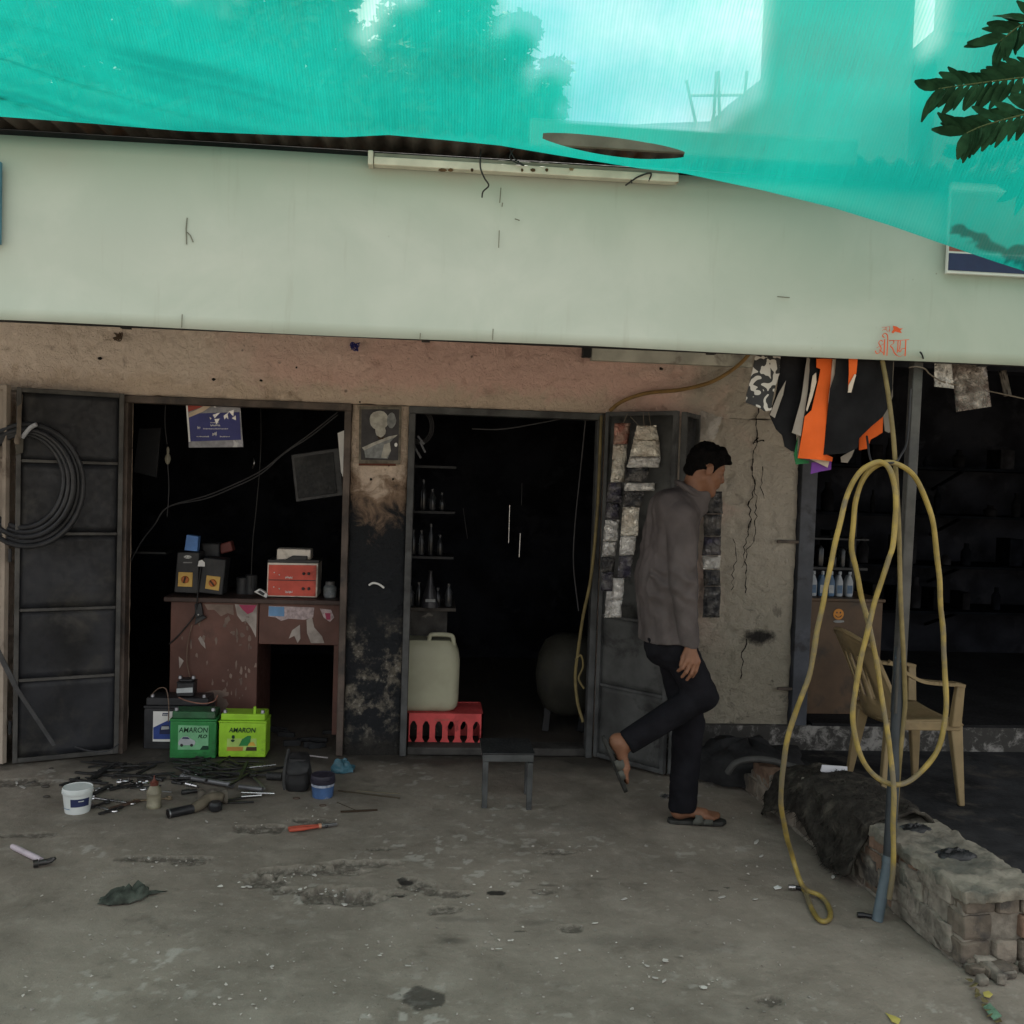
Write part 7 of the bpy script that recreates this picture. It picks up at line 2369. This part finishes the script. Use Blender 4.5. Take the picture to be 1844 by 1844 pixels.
# cloth-wrapped grinder and elbow pipe
g = thing('wrapped_grinder', 'thick tool wrapped in grey-brown cloth at the front right of the pile', 'grinder', gp(ZA_(1600, 560), 0))
CLO = M('grey_brown_cloth', (.105, .092, .075), .95, .25, 14, .5, 90)
A, B = gp(ZA_(1480, 560), .032), gp(ZA_(1790, 540), .034)
rows = []
for i in range(15):
    c_ = A.lerp(B, i / 14)
    rr_ = .032 * (1 + .18 * math.sin(i * 1.1)) * (1.08 if i < 4 else .95)
    d = (B - A).normalized(); s1 = d.cross(ZA).normalized(); s2 = s1.cross(d)
    rows.append([c_ + (s1 * math.cos(t_) + s2 * math.sin(t_)) * rr_ * (1 + .16 * noise.noise(Vector((i * .5, math.cos(t_) * 2, math.sin(t_) * 2)))) for t_ in np.linspace(0, 6.283, 18)])
MB().grid(rows).add(rows[0][:-1], [tuple(range(17))]).add(rows[-1][:-1], [tuple(range(17))]).build('wrapping', CLO, g, smooth=70)
MB().tube([gp(ZA_(1170, 725), .021), gp(ZA_(1425, 668), .022)], .0215, 16).build('black_nozzle', M('nozzle_black', (.020, .020, .022), .4, .3), g)
d = (gp(ZA_(1170, 725), .021) - gp(ZA_(1425, 668), .022)).normalized()
p = gp(ZA_(1170, 725), .021)
MB().tube([p + d * .0005, p + d * .003], [.0165, .0165], 16).build('bore', CRK, g)
MB().tube([p - d * .004, p + d * .002], [.0235, .0225], 16, cap=False).build('nozzle_lip', M('grey_steel', (.22, .22, .22)), g)
MB().tube(spline([gp(ZA_(1420, 668), .022), gp(ZA_(1500, 630), .030), gp(ZA_(1580, 575), .040), gp(ZA_(1680, 545), .05), gp(ZA_(1740, 560), .045)], 6), [.022, .0225, .023, .024, .0245, .025, .0255, .026, .026, .026, .026, .026, .026, .025, .025, .025, .024, .024, .023, .022, .022, .021, .02, .018, .016], 14).build('elbow', M('brown_cloth', (.10, .085, .062), .95, .3, 16, .5, 80), g, smooth=70)
MB().lathe([(.02, 0), (.03, .006), (.032, .03), (.024, .042)], gp(ZA_(1660, 690), .002), 16).build('black_knob', M('nozzle_black', (.02, .02, .02)), g)
rod('bright thin rod right of the wrapped grinder', ZB_(200, 502), ZB_(545, 512), .005, .02, mat=CHR)
rod('second bright rod under the thin one', ZB_(200, 545), ZB_(410, 530), .006, .01, mat=CHR)
rod('grey pipe stub right of the wrapped grinder', ZB_(180, 440), ZB_(420, 470), .012, .03, mat=M('grey_pipe', (.14, .14, .14)))
flat_bar('long dark lever at the right front of the pile', ZB_(10, 600), ZB_(400, 525), .018, z=.002)
flat_bar('thin dark lever pointing at the blue tub', ZB_(60, 615), ZB_(330, 606), .012, z=.002)
rod('silver rod behind the lever pile near the lime battery', ZB_(275, 243), ZB_(555, 215), .006, .02, mat=CHR)
flat_bar('upright dark lever sticking out of the pile', ZB_(175, 375), ZB_(262, 190), .018, z=.03, z2=.04)
flat_bar('dark angled lever in front of the upright one', ZB_(75, 435), ZB_(275, 312), .016, z=.03)
rod('dark rod reaching towards the bag', ZB_(270, 318), ZB_(520, 322), .006, .018)
rod('knurled dark cylinder left of the bag', ZB_(465, 330), ZB_(620, 335), .021, .021, mat=M('knurled', (.05, .05, .05), .5, .3, 50, .8, 300, metal=.5), cat='cylinder')
flat_bar('light-edged angle piece in front of the cylinder', ZB_(325, 352), ZB_(440, 470), .012, z=.012, mat=M('grey_steel', (.22, .22, .22)))
flat_bar('long flat bar behind the cylinder', ZB_(370, 290), ZB_(640, 245), .02, z=.004)
# black tool bag
c_ = gp(ZB_(770, 495), 0)
bagm = M('black_bag_leather', (.020, .020, .021), .6, .3, 10, .5, 30, bdist=.006)
bag = thing('tool_bag', 'slumped black tool bag standing between pile and blue tub', 'bag', c_)
hb_ = PY(*ZB_(790, 60), c_.y + .12).z
rbox(MB(), c_.x - .062, c_.x + .062, c_.y - .01, c_.y + .15, [(.002, .012), (.012, .002), (.05, 0), (hb_ * .45, .004), (hb_ * .72, .012), (hb_ * .92, .020)], 5, .03).build('bag_body', bagm, bag, smooth=60)
rows = [[PY(*ZB_(x, y), c_.y + yy) for x, y, yy in ((680, 85, .10), (760, 70, .09), (840, 75, .09), (915, 95, .11))],
        [PY(*ZB_(x, y), c_.y + yy) for x, y, yy in ((660, 160, .03), (750, 150, .0), (840, 150, .0), (918, 165, .03))],
        [PY(*ZB_(x, y), c_.y + yy) for x, y, yy in ((650, 260, -.02), (750, 310, -.035), (840, 300, -.035), (900, 230, -.02))],
        [PY(*ZB_(x, y), c_.y + yy) for x, y, yy in ((645, 320, -.018), (730, 335, -.03), (840, 320, -.03), (890, 310, -.018))]]
MB().grid(rows).build('flap', bagm, bag, thick=.005, subsurf=2)
MB().tube(spline([PY(*ZB_(690, 60), c_.y + .10), PY(*ZB_(650, 250), c_.y - .02), PY(*ZB_(640, 400), c_.y - .022), PY(*ZB_(650, 470), c_.y - .02)]), .008, 8).build('strap', M('dark_grey_strap', (.05, .05, .05), .8), bag)
rod('white rod leaning behind the black bag', ZB_(890, 118), ZB_(1095, 142), .004, .05, mat=M('pale_rod', (.30, .28, .28), .5))
# blue plastic rag
rows = []
c_ = gp(ZB_(1220, 300), 0)
for i in range(10):
    row = []
    for j in range(18):
        a = j / 17 * 2 * math.pi
        th_ = i / 9 * math.pi / 2 + .01
        k_ = 1 + .45 * noise.noise(Vector((math.cos(a) * 2.4, math.sin(a) * 2.4, i * .35)))
        row.append(Vector((c_.x + math.cos(a) * math.sin(th_) * .060 * k_ + .01, c_.y + .02 + math.sin(a) * math.sin(th_) * .045 * k_, .004 + max(0, .058 * math.cos(th_) * k_))))
    rows.append(row)
tag(MB().grid(rows).build('blue_bag_scrap', M('blue_plastic_film', (.05, .13, .17), .35, .3, 12, .6, 40, dirt=(.03, .05, .06), bdist=.01)), 'crumpled blue plastic scrap behind the blue tub', 'plastic scrap')


def tub(label, px, ybot, ytop, rtop, rbot, body_m, lid_m, lidh):
    c_ = PZ(px, ybot - 4)
    sc2 = (c_.y + 5.5) / FPX
    z1 = PY(px, ytop, c_.y).z
    r = thing('plastic_tub', label, 'tub', (c_.x, c_.y, 0), 'small plastic tubs')
    MB().lathe([(rbot * sc2 * .97, .001), (rbot * sc2, .006), (rtop * sc2 * .96, z1 - lidh), ], (c_.x, c_.y, 0), 28).build('tub_body', body_m, r)
    MB().lathe([(rtop * sc2, z1 - lidh + .0005), (rtop * sc2 * 1.03, z1 - lidh + .004), (rtop * sc2 * 1.03, z1 - lidh * .5), (rtop * sc2 * .99, z1 - lidh * .48), (rtop * sc2, z1 - .006), (rtop * sc2 * .96, z1), (rtop * sc2 * .9, z1 - .003)], (c_.x, c_.y, 0), 28).build('lid', lid_m, r)
    return r, c_, sc2, z1


WPL = M('white_tub_plastic', (.60, .63, .62), .45, .08, 8, .05, dirt=(.42, .42, .40), dmin=.6, dmax=.75)
r, c_, s2, z1 = tub('white plastic tub with a dark blue label on the concrete', 139.5, 1465, 1416, 25.5, 21, WPL, WPL, .028)


def wrap_label(r, c_, rad0, rad1, a0, a1, z0, z1_, mat, name='label'):
    rows = []
    for a in np.linspace(math.radians(a0), math.radians(a1), 13):
        rows.append([Vector((c_.x + math.cos(a) * rad0, c_.y + math.sin(a) * rad0, z0)), Vector((c_.x + math.cos(a) * rad1, c_.y + math.sin(a) * rad1, z1_))])
    return MB().grid(rows).build(name, mat, r)


wrap_label(r, c_, 22.9 * s2, 24.2 * s2, -100, -20, .038, .075, NAVY)
wrap_label(r, c_, 22.6 * s2, 22.9 * s2, -150, -104, .026, .029, M('blue_line', (.08, .18, .32), .5), 'label_line')
wrap_label(r, c_, 23.75 * s2, 24.1 * s2, -68, -46, .062, .066, WPL, 'label_print')
r, c_, s2, z1 = tub('blue and white plastic tub with a dark lid beside the black bag', 581, 1438, 1394, 21.5, 18.5, M('blue_tub', (.05, .10, .22), .5, .35, 10, .05, dirt=(.25, .28, .32), dmin=.58, dmax=.66, dscale=11), M('dark_lid', (.024, .022, .035), .5, .3), .040)
wrap_label(r, c_, 20.6 * s2, 20.9 * s2, -170, -10, .058, .070, M('pale_label', (.30, .33, .40), .6, .4, 30))
# squeeze bottle
c_ = PZ(277, 1454)
r = thing('squeeze_bottle', 'dirty squeeze bottle with a brown nozzle cap', 'bottle', (c_.x, c_.y, 0))
s2 = (c_.y + 5.5) / FPX
MB().lathe([(12.2 * s2, .001), (13 * s2, .006), (12.8 * s2, 6 * s2), (12.2 * s2, 7 * s2), (12.2 * s2, 25 * s2), (13 * s2, 26 * s2), (12.6 * s2, 29 * s2), (9.5 * s2, 36 * s2), (7 * s2, 40 * s2)], c_, 22).build('bottle_body', M('dirty_clear_plastic', (.22, .20, .14), .4, .35, 10, .1, dirt=(.10, .09, .06), dmin=.45, dmax=.65), r)
MB().lathe([(7.2 * s2, 40.2 * s2), (7.4 * s2, 46 * s2), (4.5 * s2, 48 * s2), (1.6 * s2, 52 * s2), (1.1 * s2, 58 * s2)], c_, 14).build('cap', M('brown_cap', (.11, .032, .022), .5, .2), r)
# sticks
rod('pair of thin sticks lying right of the blue tub', ZB_(1205, 485), ZB_(1845, 562), .004, mat=M('dark_wood', (.05, .04, .028), .8), cat='stick', grp='thin sticks by the blue tub')
rod('upper thin stick right of the blue tub', ZB_(1385, 486), ZB_(1850, 518), .003, mat=M('pale_wood', (.14, .12, .085), .8), cat='stick', grp='thin sticks by the blue tub')
flat_bar('short dark wood strip lying alone below the sticks', ZB_(1228, 708), ZB_(1612, 690), .012, .007, .003, mat=M('brown_wood', (.045, .03, .02), .8), grp=None)
rod('thin twig touching the dark wood strip', ZB_(1190, 602), ZB_(1385, 686), .002, mat=M('dark_wood', (.05, .04, .028)), cat='twig', grp=None)
for k, q in enumerate((ZB_(770, 560), ZB_(1045, 635))):
    c_ = gp(q, .003)
    tag(MB().tube([c_ + Vector((math.cos(t_) * .016, math.sin(t_) * .012, 0)) for t_ in np.linspace(0, 6.283, 17)[:-1]], .002, 6, closed=True).build('washer_ring', RST), ['thin ring lying below the black bag', 'thin ring lying below the blue tub'][k], 'ring')
# orange-handled pliers
A, B = gp(ZB_(690, 885), .012), gp(ZB_(1000, 850), .012)
r = thing('pliers', 'pliers with an orange grip lying on the broken concrete', 'pliers', (A + B) / 2)
d = (B - A).normalized(); sd = d.cross(ZA).normalized()
for k, o in enumerate((.009, -.009)):
    MB().tube(spline([A + sd * (o * 1.1), A.lerp(B, .5) + sd * o * 1.35, B + sd * o * .5], 6), [.0075] + [.0085] * 6 + [.007] * 6, 10).build('grip', M('orange_grip', (.38, .07, .04), .5, .15, 10), r)
MB().tube([B, B + d * .012], .011, 12).build('collar', M('pale_orange', (.50, .26, .16), .5), r)
MB().lathe([(.010, -.004), (.012, 0), (.010, .008)], B + d * .035 + ZA * -.004, 14).build('pivot', TST, r)
for o in (1, -1):
    MB().bar(B + d * .012 + sd * .004 * o, B + d * .085 + sd * .002 * o, .008, .012).build('jaw', M('grey_steel', (.22, .22, .22)), r, bevel=.002)
# claw hammer with pale handle
A, B = PZ(22, 1524, .013), PZ(74, 1549, .013)
r = thing('hammer', 'claw hammer with a pale lilac handle lying at the left', 'hammer', (A + B) / 2)
MB().tube([A, A.lerp(B, .15), A.lerp(B, .8), B], [.010, .0125, .0125, .011], 12).build('handle', M('lilac_paint', (.42, .36, .40), .5, .15, 10, .05, dirt=(.12, .08, .08), dmin=.62, dmax=.7), r)
h0, h1 = PZ(60, 1556, .016), PZ(100, 1549, .02)
d = (h1 - h0).normalized(); sd = d.cross(ZA).normalized()
MB().tube([h0, h0 + d * .018], [.0155, .0155], 14).tube([h0 + d * .019, h0.lerp(h1, .6)], [.011, .012], 12).build('head', TST, r)
for o in (1, -1):
    p0_ = h0.lerp(h1, .58)
    MB().tube(spline([p0_ + sd * .005 * o, h0.lerp(h1, .85) + sd * .010 * o + ZA * .004, h1 + sd * .012 * o + ZA * (.016 if o > 0 else .004)], 5), [.008] * 5 + [.006] * 5 + [.002], 8).build('claw', TST, r)
# crumpled dark cloth
A, B = PZ(180, 1625), PZ(300, 1606)
rows = []
for i in range(19):
    u = i / 18
    row = []
    for j in range(11):
        v_ = j / 10 * 2 - 1
        base = A.lerp(B, u)
        wdh = .055 * math.sin(math.pi * min(1, u * 1.05 + .06)) ** .6 * (1 if u < .72 else .35)
        z = .003 + max(0, (1 - v_ * v_) * (.034 if u < .7 else .010) * math.sin(math.pi * (u * .9 + .08)) * (1 + 1.2 * noise.noise(Vector((u * 8, v_ * 3.5, 2)))))
        row.append(base + Vector((nz((u, v_, 0), 6, 2) * .012, v_ * wdh * (1 + .4 * noise.noise(Vector((u * 7, v_ * 2, 5)))), z)))
    rows.append(row)
tag(MB().grid(rows).build('oily_rag', M('olive_rag', (.050, .058, .048), .9, .5, 18, .6, 60, dirt=(.10, .11, .095), dmin=.58, dmax=.68, dscale=14), thick=.003, smooth=60), 'crumpled dark olive rag lying alone on the concrete', 'rag')

# ------------------------------------------------------------------ small litter
def scrap(name, label, pts, z, mat, cat, th=.0015, curl=.004):
    q = [PZ(x, y, z) + ZA * random.uniform(0, curl) for x, y in pts]
    return tag(MB().slab(q, (0, 0, 1), th).build(name, mat, smooth=0), label, cat)


YLF = M('yellow_leaf', (.42, .36, .10), .8, .2)
scrap('fallen_leaf', 'pale yellow torn leaf at the bottom edge right of centre', [(1594, 1824), (1602, 1829), (1612, 1832), (1622, 1838), (1618, 1846), (1606, 1842), (1600, 1832)], .004, YLF, 'leaf')
scrap('fallen_leaf', 'yellow leaf by the broken slab joint below the brick wall', [(1770, 1788), (1780, 1786), (1788, 1793), (1782, 1799), (1772, 1796)], .006, YLF, 'leaf')
scrap('plastic_wrapper', 'clear green wrapper in the broken slab joint', [(1770, 1815), (1782, 1812), (1800, 1828), (1804, 1836), (1790, 1838), (1778, 1828)], .006, M('green_wrapper', (.12, .22, .15), .3), 'wrapper', curl=.012)
scrap('paper_bit', 'white oval disc lying on the ground beside the hose end', [(1393, 1598), (1400, 1596), (1408, 1598), (1406, 1602), (1396, 1602)], .003, WH, 'disc')
for k, (px, py) in enumerate(((1430, 1598), (1555, 1648))):
    c_ = PZ(px, py, .012)
    r = thing('metal_fitting', ['chrome hose fitting lying by the hose end', 'small shiny black fitting at the foot of the pole'][k], 'fitting', (c_.x, c_.y, 0))
    MB().tube([c_ + Vector((-.022, .004, 0)), c_ + Vector((.004, 0, 0))], .010, 12).build('nut', CHR if k == 0 else SHB, r)
    MB().tube([c_ + Vector((.005, 0, 0)), c_ + Vector((.030, -.006, -.002))], .008, 12).build('barrel', SHB, r)
scrap('foil_scrap', 'scrap of silver foil behind the man’s standing foot'.replace('’', ''), [(1188, 1434), (1198, 1430), (1206, 1434), (1200, 1440)], .003, CHR, 'foil', curl=.008)
for k, (px, py) in enumerate(((1362, 1517), (1371, 1542), (1124, 1620), (566, 1577), (604, 1614), (620, 1630), (268, 1546), (372, 1480), (448, 1598), (1196, 1768), (1180, 1762), (1500, 1580), (735, 1740), (490, 1742), (40, 1418), (30, 1410), (1165, 1740), (1300, 1616), (1360, 1620))):
    a = random.uniform(0, 3)
    w_, l_ = random.uniform(2, 4), random.uniform(4, 9)
    c2, s2 = math.cos(a), math.sin(a)
    pts = [(px + (x * l_ * c2 - y * w_ * s2), py + (x * l_ * s2 + y * w_ * c2) * .45) for x, y in ((-1, -.3), (-.3, -1), (.8, -.7), (1, .4), (.2, 1), (-.8, .6))]
    o_ = scrap('paper_bit', 'small pale chip lying loose on the concrete', pts, .003, M('pale_chip', (.42, .40, .37), .8), 'chip'); o_['group'] = 'pale chips on the concrete'

# leaves and grit in the broken joint
for k in range(9):
    px, py = 1752 + k * 5 + random.uniform(-8, 8), 1770 + k * 9
    pts = [(px + math.cos(t_) * random.uniform(4, 9), py + math.sin(t_) * random.uniform(2, 5)) for t_ in np.linspace(0, 6.28, 7)[:-1]]
    o_ = scrap('dead_leaf', 'one of the dead brown leaves in the slab joint', pts, .003, M('dead_leaf', (.13, .11, .05), .85, .4), 'leaf', curl=.015)
    o_['group'] = 'dead leaves in the slab joint'
# small stones at the left by the door
for k, (px, py) in enumerate(((82, 1418), (84, 1436), (60, 1410), (92, 1385), (345, 1392))):
    c_ = PZ(px, py)
    rr_ = random.uniform(.010, .02)
    rows = [[c_ + Vector((math.cos(a) * math.sin(t_) * rr_ * (1.2 + .4 * nz((math.cos(a), math.sin(a), k), 2)), math.sin(a) * math.sin(t_) * rr_, rr_ * .7 * (1 - math.cos(t_)) * .5)) for a in np.linspace(0, 6.283, 11)] for t_ in np.linspace(.05, 3.09, 7)]
    tag(MB().grid(rows).build('stone', M('dark_stone', (.07, .062, .055), .9, .4, 30)), ['dark stone left of the white tub, upper one', 'dark stone left of the white tub, lower one', 'small stone near the pale rubble at the left', 'small dark lump below the left door', 'small stone among the tangled levers'][k], 'stone')
